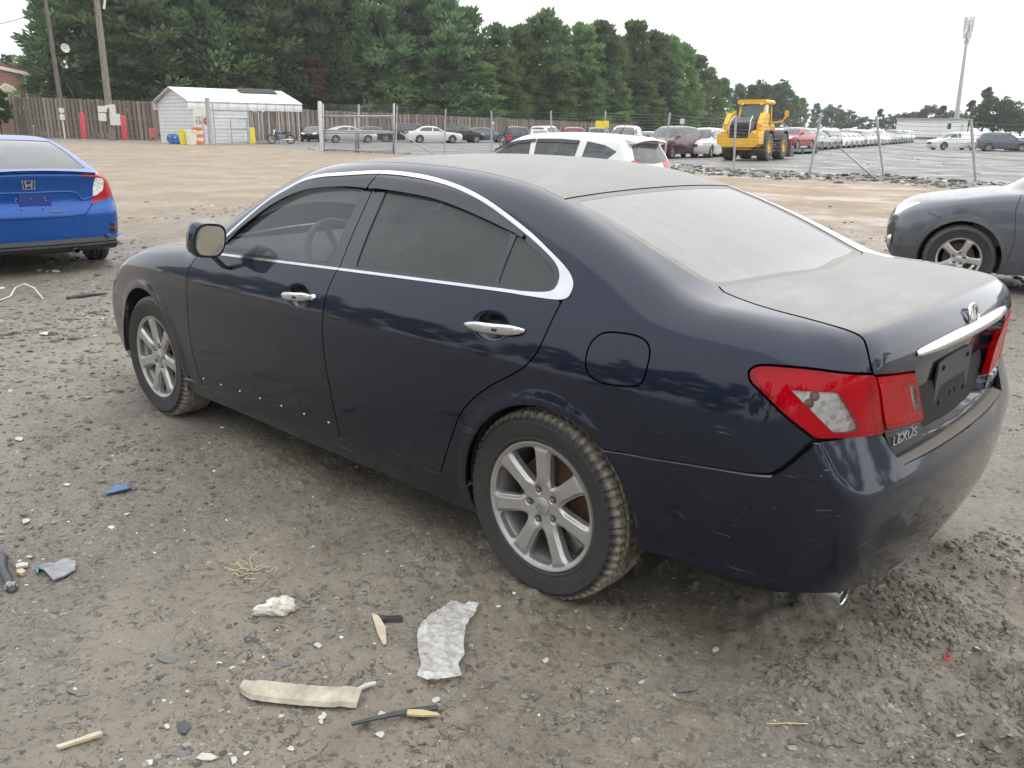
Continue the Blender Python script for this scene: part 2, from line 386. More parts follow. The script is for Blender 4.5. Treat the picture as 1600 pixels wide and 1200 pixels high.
def sgrid(F, c, az, els, sx=-1.):
    """rays from a point c; az measured from -x (or +x) towards +y"""
    A, E = np.meshgrid(np.radians(az), np.radians(els), indexing='ij')
    D = np.stack([sx*np.cos(A)*np.cos(E), np.sin(A)*np.cos(E), np.sin(E)], -1); O = np.zeros_like(D)+np.array(c)
    return solve(F, O, D).reshape(-1, 3), grid_tris(len(az), len(els))

def clip(V, T, f):
    """keep the part of the triangles where f(V) <= 0"""
    v = f(V); s = v <= 0; c = s[T].sum(1)
    keep = T[c == 3]; newV = [V]; base = len(V); out = [keep]
    for cnt in (1, 2):
        t = T[c == cnt]
        if not len(t): continue
        odd = s[t] if cnt == 1 else ~s[t]
        k = odd.argmax(1); r = np.arange(len(t))
        a, b, d = t[r, k], t[r, (k+1) % 3], t[r, (k+2) % 3]
        def cut(p, q):
            w = (v[p]/(v[p]-v[q]))[:, None]; return V[p]*(1-w)+V[q]*w
        newV += [cut(a, b), cut(a, d)]
        ib = base+np.arange(len(t)); idd = ib+len(t); base += 2*len(t)
        if cnt == 1: out.append(np.stack([a, ib, idd], 1))
        else: out += [np.stack([ib, b, d], 1), np.stack([ib, d, idd], 1)]
    V = np.concatenate(newV); T = np.concatenate(out)
    return compact(V, T)

def compact(V, T):
    q = np.round(V*20000).astype(np.int64)
    u, first, inv = np.unique(q, axis=0, return_index=True, return_inverse=True); inv = inv.ravel()
    T = inv[T]; T = T[(T[:, 0] != T[:, 1]) & (T[:, 1] != T[:, 2]) & (T[:, 0] != T[:, 2])]
    used = np.unique(T); m = -np.ones(len(u), int); m[used] = np.arange(len(used))
    return V[first][used], m[T]

def smooth_poly(pts, n=8, closed=True, sharp=()):
    """Catmull-Rom through pts; corners listed in sharp stay corners"""
    P = np.array(pts, float); N = len(P); out = []
    rng = range(N) if closed else range(N-1)
    for i in rng:
        p1, p2 = P[i], P[(i+1) % N]
        p0 = P[i-1] if (closed or i > 0) and i not in sharp else 2*p1-p2
        j = (i+1) % N
        p3 = P[(i+2) % N] if (closed or i < N-2) and j not in sharp else 2*p2-p1
        for t in np.arange(n)/n:
            out.append(.5*(2*p1+(p2-p0)*t+(2*p0-5*p1+4*p2-p3)*t*t+(3*p1-p0-3*p2+p3)*t**3))
    if not closed: out.append(P[-1])
    return np.array(out)

def sdf(poly, axes=(0, 2)):
    """signed distance to a closed polygon in a projection (negative inside)"""
    A = np.asarray(poly, float); B = np.roll(A, -1, 0)
    def f(V):
        p = V[:, axes] if isinstance(axes, (tuple, list)) else axes(V)
        d = np.full(len(p), 1e9); ins = np.zeros(len(p), bool)
        for a, b in zip(A, B):
            e = b-a; w = p-a; t = np.clip((w@e)/max(e@e, 1e-12), 0, 1); d = np.minimum(d, np.hypot(w[:, 0]-t*e[0], w[:, 1]-t*e[1]))
            c = (a[1] <= p[:, 1]) != (b[1] <= p[:, 1])
            with np.errstate(divide='ignore', invalid='ignore'):
                xx = a[0]+(p[:, 1]-a[1])*e[0]/e[1]
            ins ^= c & (p[:, 0] < xx)
        return np.where(ins, -d, d)
    return f
def inside(f, off=0.): return lambda V: f(V)+off
def outside(f, off=0.): return lambda V: -f(V)+off

def flange(V, T, N, depth=.012):
    """turn the open edge of a panel inwards so that shut lines are real gaps"""
    E = np.concatenate([T[:, [0, 1]], T[:, [1, 2]], T[:, [2, 0]]]); key = np.sort(E, 1)
    u, first, cnt = np.unique(key, axis=0, return_index=True, return_counts=True)
    B = E[first[cnt == 1]]
    if not len(B): return V, T, N
    ids, inv = np.unique(B, return_inverse=True); inv = inv.reshape(B.shape); n0 = len(V); k = len(ids)
    # outward direction of the edge, for the flange's own normal
    en = np.zeros((k, 3)); d = V[B[:, 1]]-V[B[:, 0]]; o = np.cross(d, N[B[:, 0]])
    np.add.at(en, inv[:, 0], o); np.add.at(en, inv[:, 1], o); en /= np.maximum(np.linalg.norm(en, axis=1, keepdims=True), 1e-9)
    Va = V[ids]; Vb = Va-N[ids]*depth
    a, b = n0+inv[:, 0], n0+inv[:, 1]
    F1 = np.stack([a, a+k, b+k], 1); F2 = np.stack([a, b+k, b], 1)
    return np.concatenate([V, Va, Vb]), np.concatenate([T, F1, F2]), np.concatenate([N, en, en])

def orient(V, T, N):
    a = np.cross(V[T[:, 1]]-V[T[:, 0]], V[T[:, 2]]-V[T[:, 0]]); s = (a*(N[T[:, 0]]+N[T[:, 1]]+N[T[:, 2]])).sum(1) < 0
    T = T.copy(); T[s] = T[s][:, ::-1]; return T

def panel(shape, base, clips, off=0., depth=.012, F=None):
    V, T = base
    for c in clips:
        V, T = clip(V, T, c)
        if not len(T): return V, T, V
    N = shape.normal(V, F); T = orient(V, T, N)
    if callable(off): V = V+N*off(V)[:, None]
    elif off: V = V+N*off
    if depth: V, T, N = flange(V, T, N, depth)
    return V, T, N
def mirror(m):
    V, T, N = m; s = np.array([1, -1, 1.]); return V*s, T[:, ::-1], N*s
def join(*ms):
    Vs, Ts, Ns, b = [], [], [], 0
    for V, T, N in ms:
        if not len(T): continue
        Vs.append(V); Ts.append(T+b); Ns.append(N); b += len(V)
    return np.concatenate(Vs), np.concatenate(Ts), np.concatenate(Ns)

def azel(c, sx=-1., k=.0131):
    """angles round a point, scaled to be roughly metres on the body"""
    def g(V):
        d = V-np.array(c); return np.stack([np.degrees(np.arctan2(np.abs(d[:, 1]), sx*d[:, 0])), np.degrees(np.arctan2(d[:, 2], np.hypot(d[:, 0], d[:, 1])))], 1)*k
    return g
def pm(name, m, mat, parent):
    """panel to object"""
    return mk(name, m[0], m[1], mat, parent, m[2])

# ---------------------------------------------------------------- wheels
WHEEL_MESH = {}
def tyre_mesh(R, rb, w, blocks=64, nth=256):
    h = w/2; prof = []; a = (R-rb)
    side = [(rb-.004, h*.80), (rb+.006, h*.90), (rb+.012, h*.93), (rb+.018, h*.92), (rb+a*.42, h*1.0), (rb+a*.62, h*1.01), (rb+a*.66, h*1.02), (rb+a*.70, h*1.0), (R-.026, h*.95), (R-.014, h*.86)]
    tr = [(R-.006, h*.78), (R-.003, h*.68), (R-.002, h*.55), (R-.009, h*.53), (R-.009, h*.46), (R, h*.44), (R, h*.13), (R-.009, h*.11), (R-.009, h*.04), (R, h*.02)]
    prof = side+tr; prof = prof+[(r, -y) for r, y in prof[::-1]]
    k = len(prof); pr = np.array(prof); th = np.arange(nth)*2*np.pi/nth
    ph = (th*blocks/(2*np.pi)) % 1.; cut = ((ph < .30)).astype(float)
    r = np.repeat(pr[None, :, 0], nth, 0); y = np.repeat(pr[None, :, 1], nth, 0)
    for j in range(k):
        jj = min(j, k-1-j)
        if 8 <= jj <= 12: r[:, j] -= .007*cut
        elif 13 <= jj and pr[j, 0] > R-.004: r[:, j] -= .005*(((ph+.35+.2*(jj > 15)) % 1.) < .2)
    V = np.stack([r*np.cos(th)[:, None], y, r*np.sin(th)[:, None]], -1).reshape(-1, 3)
    i, j = np.meshgrid(np.arange(nth), np.arange(k-1), indexing='ij'); a0 = i*k+j; b0 = ((i+1) % nth)*k+j
    Q = np.stack([a0, b0, b0+1, a0+1], -1).reshape(-1, 4); return V, Q
def rim_mesh(Rr, w, spokes, hw=(.019, .024), hub=.074, lip=.016, style=0, lugs=5, lug_r=.057):
    nth, nr = 70*spokes, 38; th = np.linspace(0, 2*np.pi, nth+1); rr = np.linspace(.012, Rr-.001, nr)
    TH, RR = np.meshgrid(th, rr, indexing='ij'); V = np.stack([RR*np.cos(TH), 0*RR, RR*np.sin(TH)], -1).reshape(-1, 3); T = grid_tris(nth+1, nr)
    def parts(P):
        r = np.hypot(P[:, 0], P[:, 2]); t = np.arctan2(P[:, 2], P[:, 0]); s = 2*np.pi/spokes; u = (t+s/2) % s-s/2
        k = np.clip((r-hub)/(Rr-lip-hub), 0, 1); half = hw[0]+(hw[1]-hw[0])*k+.012*np.exp(-((r-hub)/.018)**2)+.006*sstep(.75, 1, k)
        off = np.abs(u)*r
        if style == 1: off = np.where(np.abs(u)*r < .0025+.006*k, half+.004, off)     # split spokes
        return r, off, half
    def f(P):
        r, off, half = parts(P); a = off-half; b = np.minimum(r-hub, Rr-lip-r)
        return -smax(-a, -b, .014)-.002
    V, T = clip(V, T, f)
    r, off, half = parts(V); q = np.clip(off/half, 0, 1); sp = sstep(hub-.012, hub+.03, r)*sstep(Rr-lip+.004, Rr-lip-.012, r)
    y = w*.36+.014*np.clip((r-.03)/(Rr-.03), 0, 1)-.010*np.exp(-(r/.05)**2)*0+sp*(.005-.013*sstep(.66, 1., q))
    y = y+np.where(r > Rr-.010, .006, 0)
    for i in range(lugs):
        a = 2*np.pi*(i+.5)/lugs+.3; d = np.hypot(V[:, 0]-lug_r*np.cos(a), V[:, 2]-lug_r*np.sin(a)); y = y-.010*sstep(.016, .011, d)
    V[:, 1] = y
    e1 = np.zeros((len(V), 3)); n = np.cross(V[T[:, 1]]-V[T[:, 0]], V[T[:, 2]]-V[T[:, 0]])
    for i in range(3): np.add.at(e1, T[:, i], n)
    e1 /= np.maximum(np.linalg.norm(e1, axis=1, keepdims=True), 1e-12)
    if e1[:, 1].mean() < 0: e1 = -e1
    T = orient(V, T, e1); up = np.zeros_like(e1); up[:, 1] = 1
    Vf, Tf, Nf = flange(V, T, up, .022); Nf[:len(V)] = e1
    return Vf, Tf, Nf
def wheel(parent, loc, R=.334, Rr=.228, w=.215, spokes=7, rot=0., flip=False, tyre_mat=None, rim_mat=None, hw=(.019, .024), style=0, lugs=5, detail=True, cap_mat=None, hub=.074, turn=0.):
    key = (R, Rr, w, spokes, hw, style, hub)
    if key not in WHEEL_MESH:
        tm = tyre_mesh(R, Rr, w, nth=256 if detail else 96, blocks=64 if detail else 48)
        WHEEL_MESH[key] = dict(t=tm, r=rim_mesh(Rr, w, spokes, hw, style=style, lugs=lugs, hub=hub), me={})
    K = WHEEL_MESH[key]; me = K['me']
    e = bpy.data.objects.new('wheel', None); COL.objects.link(e); e.parent = parent; e.location = loc; e.rotation_euler = (0, rot, (math.pi if flip else 0)+turn); e.empty_display_size = .1
    def sub(name, make, mat):
        if name in me:
            o = bpy.data.objects.new(name.split('#')[0], me[name]); COL.objects.link(o); o.parent = e
            return o
        o = make(); o.parent = e; me[name] = o.data; return o
    def mt():
        o = mk('tyre', K['t'][0], K['t'][1], tyre_mat); o.data.set_sharp_from_angle(angle=.45); return o
    sub('tyre', mt, tyre_mat)
    sub('rim', lambda: mk('rim', K['r'][0], K['r'][1], rim_mat, None, K['r'][2]), rim_mat)
    h = w/2
    sub('barrel', lambda: MB().lathe([(Rr-.006, h*.80), (Rr+.001, h*.86), (Rr+.003, h*.80), (Rr-.010, h*.70), (Rr-.022, h*.35), (Rr-.03, -h*.8), (Rr, -h*.9), (Rr+.002, -h*.7)], 64, 'y').build('barrel', rim_mat, None, True), rim_mat)
    sub('brake_disc', lambda: MB().lathe([(.03, .025), (Rr*.36, .025), (Rr*.38, .012), (Rr*.70, .012), (Rr*.70, -.012), (.03, -.012)], 40, 'y').build('brake_disc', RUST, None, True, 30), RUST)
    if detail:
        sub('brake_caliper', lambda: MB().box((-.115*Rr/.228, .0, .085), (.06, .07, .11), rotm(0, -.6, 0), .01).build('brake_caliper', STEEL, None), STEEL)
    sub('centre_cap', lambda: MB().lathe([(.0005, w*.36+.0065), (.026, w*.36+.006), (.0295, w*.36+.004), (.031, w*.36-.004)], 28, 'y').build('centre_cap', cap_mat or rim_mat, None, True, 40), rim_mat)
    for i in range(lugs):
        a = 2*math.pi*(i+.5)/lugs+.3; x, z = .057*math.cos(a), .057*math.sin(a)
        sub('lug_nut#%d' % i, lambda: MB().rod((x, w*.36-.012, z), (x, w*.36+.004, z), .0095, .0085, 6).rod((x, w*.36+.004, z), (x, w*.36+.010, z), .007, .004, 8).build('lug_nut', STEEL, None, False), STEEL)
    return e
# ---------------------------------------------------------------- the ground: mud, gravel and dirt near by, a tarred lot beyond the wire fence
_TAB = np.random.default_rng(5).random((256, 256))
def vnoise(x, y):
    xi, yi = np.floor(x).astype(int), np.floor(y).astype(int); fx, fy = x-xi, y-yi; fx = fx*fx*(3-2*fx); fy = fy*fy*(3-2*fy)
    a, b, c, d = _TAB[xi & 255, yi & 255], _TAB[(xi+1) & 255, yi & 255], _TAB[xi & 255, (yi+1) & 255], _TAB[(xi+1) & 255, (yi+1) & 255]
    return (a*(1-fx)+b*fx)*(1-fy)+(c*(1-fx)+d*fx)*fy
def fbm(x, y, s, o=4, g=.5):
    r = 0; a = 1.; t = 0
    for i in range(o): r = r+a*vnoise(x*s+17.3*i, y*s-9.1*i); t += a; a *= g; s *= 2.03
    return r/t
def seg_d(x, y, pts):
    d = np.full(np.shape(x), 1e9)
    for (a, b) in zip(pts[:-1], pts[1:]):
        e = np.array(b)-np.array(a); t = np.clip(((x-a[0])*e[0]+(y-a[1])*e[1])/(e@e), 0, 1); d = np.minimum(d, np.hypot(x-a[0]-t*e[0], y-a[1]-t*e[1]))
    return d
RUTS = [[tuple(pix(u, v)[:2]) for u, v in L] for L in ([(1330, 960), (1440, 1025), (1600, 1118), (1800, 1240)], [(1430, 868), (1520, 910), (1640, 968)], [(1270, 1000), (1420, 1085), (1560, 1190)])]
FENCE_XY = [(60., -34.5), (47.5, -31.4), (40, -31.8), (32, -31.8), (27.6, -31.5), (23.9, -31.2), (18.9, -28.7), (14.3, -26.4), (11.5, -26.5), (9.1, -27.0), (5.8, -25.5), (0, -26.5), (-30, -27.5)]
fence_y = lambda x: np.interp(x, [p[0] for p in FENCE_XY[::-1]], [p[1] for p in FENCE_XY[::-1]])
def gz_base(x, y):
    z = .22*sstep(35, 60, x)
    z = z-.13*sstep(-3.2, -7.0, y)*sstep(-19, -11, y)*sstep(7.5, 3.5, x)
    return z
def ground_z(x, y):
    """height of the ground, detail included"""
    x = np.asarray(x, float); y = np.asarray(y, float); D = np.hypot(x-CAM[0], y-CAM[1])
    z = gz_base(x, y); near = sstep(26, 7, D)
    z = z+near*(.028*(fbm(x, y, .9, 3)-.5)*sstep(0., .6, np.abs(y)-.2)+.014*(fbm(x+40, y, 3.6, 3)-.5))
    f = fbm(x-7, y+3, 11., 4, .6); cl = np.maximum(f-.54, 0)*.065*sstep(.35, .6, fbm(x, y, 1.3, 2)); z = z+near*cl
    z = z+near*.006*(fbm(x, y, 34., 3, .6)-.5)
    off = sstep(.05, .45, np.maximum(np.maximum(-1.06-x, x-3.7), np.abs(y)-.9)); near = near*(.25+.75*off)
    for i, L in enumerate(RUTS):
        d = seg_d(x, y, L); w = (.10, .13, .09)[i]; lump = fbm(x+3*i, y, 14., 4, .62)
        z = z+near*(-.070*np.exp(-(d/w)**4)+.040*np.exp(-((d-w-.06)/.045)**2)*(.35+lump)+.036*np.exp(-((d-.24)/.13)**2)*np.maximum(lump-.30, 0)*1.6*(.5+fbm(x, y, 4., 2)))
    d = np.minimum(seg_d(x, y, RUTS[0]), seg_d(x, y, RUTS[2])); z = z+near*.010*np.sin(d*2*np.pi/.085+2.5*vnoise(x*3, y*3))*np.exp(-(d/.32)**2)
    z = z+near*.012*np.maximum(fbm(x*.55+y*.84+9, (y*.55-x*.84)*.35, 7., 3, .6)-.52, 0)*sstep(.4, .55, fbm(x+20, y, .8, 2))*4
    # the bank of earth and litter along the wire fence
    b = np.abs(y-fence_y(x)+.4); z = z+.16*np.exp(-(b/.8)**2)*sstep(49, 44, x)*(.35+fbm(x, y, 1.7, 3))*sstep(21, 17, x)
    return z
def pixg(u, v):
    P = pix(u, v, 0.)
    for _ in range(6): P = pix(u, v, float(gz_base(P[0], P[1])))
    return P
def at_ground(x, y): return (float(x), float(y), float(ground_z(x, y)))

def build_ground():
    yaw = YAW; inner = np.concatenate([[.0, .15, .35], np.geomspace(.6, 14, 520), np.geomspace(14.3, 140, 170), np.geomspace(150, 600, 18)])
    az = np.concatenate([np.linspace(-math.pi, -.72, 40, endpoint=False), np.linspace(-.72, .72, 760, endpoint=False), np.linspace(.72, math.pi, 40, endpoint=False)])
    R, A = np.meshgrid(inner, az, indexing='ij'); X = CAM[0]+R*np.cos(yaw-A); Y = CAM[1]+R*np.sin(yaw-A); Z = ground_z(X, Y)
    n, m = R.shape; V = np.stack([X, Y, Z], -1).reshape(-1, 3)
    i, j = np.meshgrid(np.arange(n-1), np.arange(m), indexing='ij'); a = i*m+j; b = i*m+(j+1) % m
    Q = np.stack([a, b, b+m, a+m], -1).reshape(-1, 4)[:, ::-1]
    x, y = V[:, 0], V[:, 1]; D = np.hypot(x-CAM[0], y-CAM[1])
    n1 = fbm(x, y, .16, 4); n2 = fbm(x+50, y, .6, 4); n3 = fbm(x, y+80, 2.2, 4)
    lot = sstep(-.6, .6, fence_y(x)-.2-y)*sstep(90, 70, x)*(1-0*x); lot = np.maximum(lot, sstep(50, 58, x)*sstep(-34, -37, y)*sstep(76, 72, x))
    strip = sstep(62, 70, x+0*y)*.9
    tan = sstep(12.5, 19, D+6*(n1-.5)+2*(n2-.5))*(1-lot)*sstep(.0, 3.5, y-fence_y(x))*(.55+.9*(n1-.2)); tan = np.clip(tan*(1-strip), 0, 1)
    gravel = sstep(.46, .66, n2*.6+n3*.4+.10*sstep(1., 5., D)*sstep(12, 8, D)); gravel = np.maximum(gravel*(1-tan), strip*.8)
    wet = sstep(.5, .72, n2*.5+n1*.5+.12*(seg_d(x, y, [(-.5, .3), (1.5, 1.3)]) < 1.2))
    col = np.stack([tan, lot, gravel, np.ones_like(tan)], -1).astype(np.float32)
    o = mk('ground', V, Q, GROUND); me = o.data; ca = me.color_attributes.new('zone', 'FLOAT_COLOR', 'POINT'); ca.data.foreach_set('color', col.ravel())
    return tag(o, 'muddy gravel yard with tyre ruts, tan dirt and a tarred lot', None, None, 'structure')
def ground_mat():
    g = G('yard_ground'); v = g.co('Object'); z = g.n('VertexColor', layer_name='zone').outputs[0]; s = g.n('SeparateColor'); g.l(z, s.inputs[0]); tan, lot, grav = s.outputs
    big = g.noise(v, .55, 5, .6); mid = g.noise(v, 3.2, 6, .65); fine = g.noise(v, 26., 6, .7); tiny = g.noise(v, 120., 3, .7)
    mud = g.ramp(mid, [(.28, (.132, .112, .082)), (.5, (.195, .166, .122)), (.72, (.25, .215, .162))])
    mud = g.mix(g.math('MULTIPLY', g.ramp(big, [(.4, 0.), (.62, 1.)]), .55), mud, (.245, .224, .192))
    mud = g.mix(g.math('MULTIPLY', g.ramp(fine, [(.33, 1.), (.46, 0.)]), .85), mud, (.058, .052, .044))
    mud = g.mix(g.math('MULTIPLY', g.ramp(g.vor(v, 30., 'F1'), [(.06, 1.), (.13, 0.)]), g.ramp(mid, [(.45, 0.), (.65, .6)])), mud, (.30, .295, .28))
    crk = g.math('ABSOLUTE', g.math('SUBTRACT', g.noise(v, 13., 5, .6, .8), .5)); crk = g.math('MULTIPLY', g.ramp(crk, [(.0, 1.), (.016, 0.)]), g.ramp(g.noise(v, 5., 3), [(.48, 0.), (.62, .9)])); mud = g.mix(crk, mud, (.045, .040, .034))
    chip = g.vor(v, 85., 'F1', 'Color'); cd_ = g.vor(v, 85., 'F1'); cs_ = g.sep(chip); mud = g.mix(g.math('MULTIPLY', g.math('MULTIPLY', g.ramp(cd_, [(.25, 1.), (.36, 0.)]), g.ramp(cs_[0], [(.72, 0.), (.76, 1.)])), g.ramp(mid, [(.38, .15), (.6, .9)])), mud, g.ramp(cs_[1], [(.0, (.05, .048, .045)), (.45, (.14, .132, .12)), (.85, (.26, .25, .23)), (1., (.55, .54, .5))]))
    cell = g.vor(v, 75., 'F1', 'Color'); ed = g.vor(v, 75., 'DISTANCE_TO_EDGE', 'Distance')
    cellv = g.sep(cell)[0]; stones = g.ramp(cellv, [(.0, (.12, .112, .10)), (.5, (.19, .18, .162)), (.93, (.27, .26, .238)), (1., (.5, .49, .47))])
    stones = g.mix(g.ramp(ed, [(.0, 1.), (.10, 0.)]), stones, (.085, .078, .068))
    gm = g.math('MULTIPLY', g.math('MULTIPLY', grav, g.ramp(fine, [(.40, .05), (.62, 1.)])), .62); near = g.mix(gm, mud, stones)
    dirt = g.ramp(mid, [(.25, (.19, .135, .085)), (.5, (.29, .205, .125)), (.75, (.37, .275, .18))]); dirt = g.mix(g.math('MULTIPLY', g.ramp(fine, [(.34, 1.), (.5, 0.)]), .5), dirt, (.13, .10, .075))
    dirt = g.mix(g.math('MULTIPLY', g.ramp(big, [(.45, 0.), (.7, 1.)]), .5), dirt, (.24, .205, .165))
    tar = g.ramp(g.noise(v, .35, 6, .62), [(.3, (.135, .132, .128)), (.55, (.170, .166, .160)), (.75, (.21, .205, .195))]); tar = g.mix(g.math('MULTIPLY', g.ramp(mid, [(.3, 1.), (.5, 0.)]), .3), tar, (.10, .098, .095))
    c = g.mix(tan, near, dirt); c = g.mix(lot, c, tar)
    rough = g.math('ADD', g.math('MULTIPLY', g.ramp(big, [(.38, .0), (.6, 1.)]), .46), .36)
    h = g.math('ADD', g.math('MULTIPLY', fine, .7), g.math('MULTIPLY', tiny, .3)); h = g.math('SUBTRACT', h, g.math('MULTIPLY', crk, .4)); h = g.math('ADD', h, g.math('MULTIPLY', g.math('MULTIPLY', g.ramp(ed, [(0., 0.), (.25, 1.)]), gm), .5))
    g.bsdf(c, rough, 0, .5, g.bump(h, .85, .014)); return g.m
GROUND = ground_mat(); GROUND_OBJ = build_ground()

def scatter_stones(name, n, label, size, zone, seed, colours, flat=.6, grow=False):
    """many loose stones as one mesh"""
    rg = np.random.default_rng(seed); t = (1+5**.5)/2
    ico = np.array([(-1, t, 0), (1, t, 0), (-1, -t, 0), (1, -t, 0), (0, -1, t), (0, 1, t), (0, -1, -t), (0, 1, -t), (t, 0, -1), (t, 0, 1), (-t, 0, -1), (-t, 0, 1)])/1.9
    F = np.array([(0, 11, 5), (0, 5, 1), (0, 1, 7), (0, 7, 10), (0, 10, 11), (1, 5, 9), (5, 11, 4), (11, 10, 2), (10, 7, 6), (7, 1, 8), (3, 9, 4), (3, 4, 2), (3, 2, 6), (3, 6, 8), (3, 8, 9), (4, 9, 5), (2, 4, 11), (6, 2, 10), (8, 6, 7), (9, 8, 1)])
    xy = zone(rg, n); n = len(xy); sz = size[0]*(size[1]/size[0])**(rg.random(n)**2.2)*(np.clip(np.hypot(xy[:, 0]-CAM[0], xy[:, 1]-CAM[1])/2.8, 1, 3.2) if grow else 1.)
    P = ico[None]*(1+.45*(rg.random((n, 12, 3))-.5)); P = P*np.stack([1+.5*rg.random(n), .6+.5*rg.random(n), flat*(.5+.6*rg.random(n))], -1)[:, None]*sz[:, None, None]
    a = rg.random(n)*6.283; c, s = np.cos(a)[:, None], np.sin(a)[:, None]; X = P[..., 0]*c-P[..., 1]*s; Y = P[..., 0]*s+P[..., 1]*c
    b = (rg.random(n)-.5)*.8; Z = P[..., 2]+P[..., 0]*np.sin(b)[:, None]*.5
    V = np.stack([X+xy[:, :1], Y+xy[:, 1:2], Z+(ground_z(xy[:, 0], xy[:, 1])+sz*.04)[:, None]], -1).reshape(-1, 3); T = (F[None]+12*np.arange(n)[:, None, None]).reshape(-1, 3)
    o = mk(name, V, T, STONE, None, None, False); k = rg.choice(len(colours), n, p=[q[1] for q in colours]); base = np.array([q[0] for q in colours])[k]*(.7+.6*rg.random((n, 1)))
    ca = o.data.color_attributes.new('tone', 'FLOAT_COLOR', 'POINT'); ca.data.foreach_set('color', np.repeat(np.concatenate([base, np.ones((n, 1))], 1), 12, 0).astype(np.float32).ravel())
    return tag(o, label, None, None, 'stuff')
g = G('loose_stone'); _c = g.n('VertexColor', layer_name='tone').outputs[0]; _n = g.noise(g.co('Object'), 60., 4, .6); g.bsdf(g.mix(g.math('MULTIPLY', g.ramp(_n, [(.4, 1.), (.6, 0.)]), .35), _c, (.10, .09, .075)), .8, 0, .3, g.bump(_n, .3, .005)); STONE = g.m
def zone_near(rg, n):
    u = rg.random(n)*1700-50; v = 400+(rg.random(n)**1.1)*830; P = np.array([pix(a, b)[:2] for a, b in zip(u, v)])
    k = fbm(P[:, 0], P[:, 1], 1.1, 3)+.25*fbm(P[:, 0], P[:, 1], 4., 2)-.12*sstep(700, 900, u)*sstep(1250, 1150, u); k = k+.16*sstep(620, 250, u)+.10*sstep(760, 560, v); keep = rg.random(n) < sstep(.50, .86, k)*.9+.08
    return P[keep]
def zone_rut(rg, n):
    L = RUTS[rg.integers(0, 1)]; out = []
    for i in range(n):
        R = RUTS[rg.integers(0, 3)]; t = rg.random()*(len(R)-1); k = int(t); a, b = np.array(R[k]), np.array(R[k+1]); d = (b-a)/np.linalg.norm(b-a); out.append(a+(b-a)*(t-k)+np.array([-d[1], d[0]])*rg.choice([-1, 1])*abs(rg.normal(.26, .12)))
    return np.array(out)
def zone_far(rg, n):
    D = 7+13*rg.random(n)**1.3; a = YAW+(rg.random(n)-.5)*1.2; P = np.stack([CAM[0]+D*np.cos(a), CAM[1]+D*np.sin(a)], 1); return P[rg.random(n) < sstep(.4, .7, fbm(P[:, 0], P[:, 1], .7, 3))]
GREYS = [((.17, .155, .130), .5), ((.105, .098, .088), .2), ((.25, .235, .21), .2), ((.19, .155, .11), .08), ((.6, .59, .56), .02)]
scatter_stones('gravel', 34000, 'loose grey gravel strewn over the mud', (.0024, .012), zone_near, 3, GREYS, .42, True)
scatter_stones('gravel', 2600, 'dark clods and stones thrown up along the tyre ruts', (.0035, .017), zone_rut, 4, [((.175, .155, .122), .6), ((.21, .19, .155), .25), ((.25, .24, .22), .15)], .8)
scatter_stones('gravel', 9000, 'scattered stones on the yard beyond the navy saloon', (.012, .05), zone_far, 6, GREYS)
# ---------------------------------------------------------------- the dark sedan: its shape (metres; rear axle at x=0, +x forward, +y its left side)
SED = Shape(
    plan=[(-1.3, .80), (-.9, .868), (-.6, .893), (-.2, .909), (.3, .914), (1.2, .915), (2.2, .912), (2.775, .903), (3.1, .872), (3.4, .82), (3.6, .77), (3.8, .70)],
    drop=[(0, .15), (.1, .095), (.2, .047), (.3, .021), (.42, .007), (.55, 0), (.68, .003), (.78, .012), (.86, .027), (.93, .049), (.98, .07), (1.05, .107), (1.15, .165), (1.25, .23), (1.38, .312), (1.55, .43)],
    deck=[(4.0, .42), (3.75, .66), (3.6, .765), (3.4, .843), (3.2, .888), (2.9, .935), (2.5, .978), (2.2, .998), (1.8, .995), (.5, 1.0), (0, 1.06), (-.3, 1.089), (-.5, 1.088), (-.7, 1.078), (-.85, 1.064), (-.95, 1.05), (-1.2, 1.0)],
    roof=[(2.86, .78), (2.66, .895), (2.46, 1.01), (2.26, 1.125), (2.06, 1.232), (1.86, 1.323), (1.7, 1.374), (1.5, 1.405), (1.3, 1.421), (1.1, 1.428), (.9, 1.425), (.7, 1.415), (.5, 1.395), (.3, 1.36), (.2, 1.334), (0, 1.272), (-.2, 1.196), (-.45, 1.088), (-.7, .978), (-1.0, .845)],
    rear=[(.1, -.86), (.2, -.93), (.26, -.975), (.35, -1.0), (.5, -1.005), (.66, -1.003), (.75, -1.0), (.85, -1.002), (.93, -1.006), (1.0, -.987), (1.04, -.968), (1.1, -.93)],
    front=[(.15, 3.6), (.25, 3.7), (.4, 3.76), (.5, 3.75), (.6, 3.69), (.7, 3.58), (.8, 3.43), (.9, 3.2)],
    crown_d=.055, crown_r=.07, k_shoulder=.09, k_rail=.08, k_front=.2, fq=(.25, 2.4), taper=.10)
SED.arch = [(-.045, .33, .372, .007), (2.8, .335, .376, .007)]
def bumper_F(P):
    """the sedan's rear bumper: a vertical face below, a sloping upper face that meets it in a crease"""
    y = np.abs(P[..., 1]); z = P[..., 2]; x = P[..., 0]; q = .148*y**2.2
    low = _low(z)+q-x; up = -1.056+.40*(z-.6)+q-x
    return smax(smax(SED.side(P), low, .2), up, .012)
_low = Spl([(.1, -.83), (.18, -.92), (.22, -.965), (.28, -1.003), (.36, -1.033), (.48, -1.052), (.6, -1.06), (.9, -1.056)])
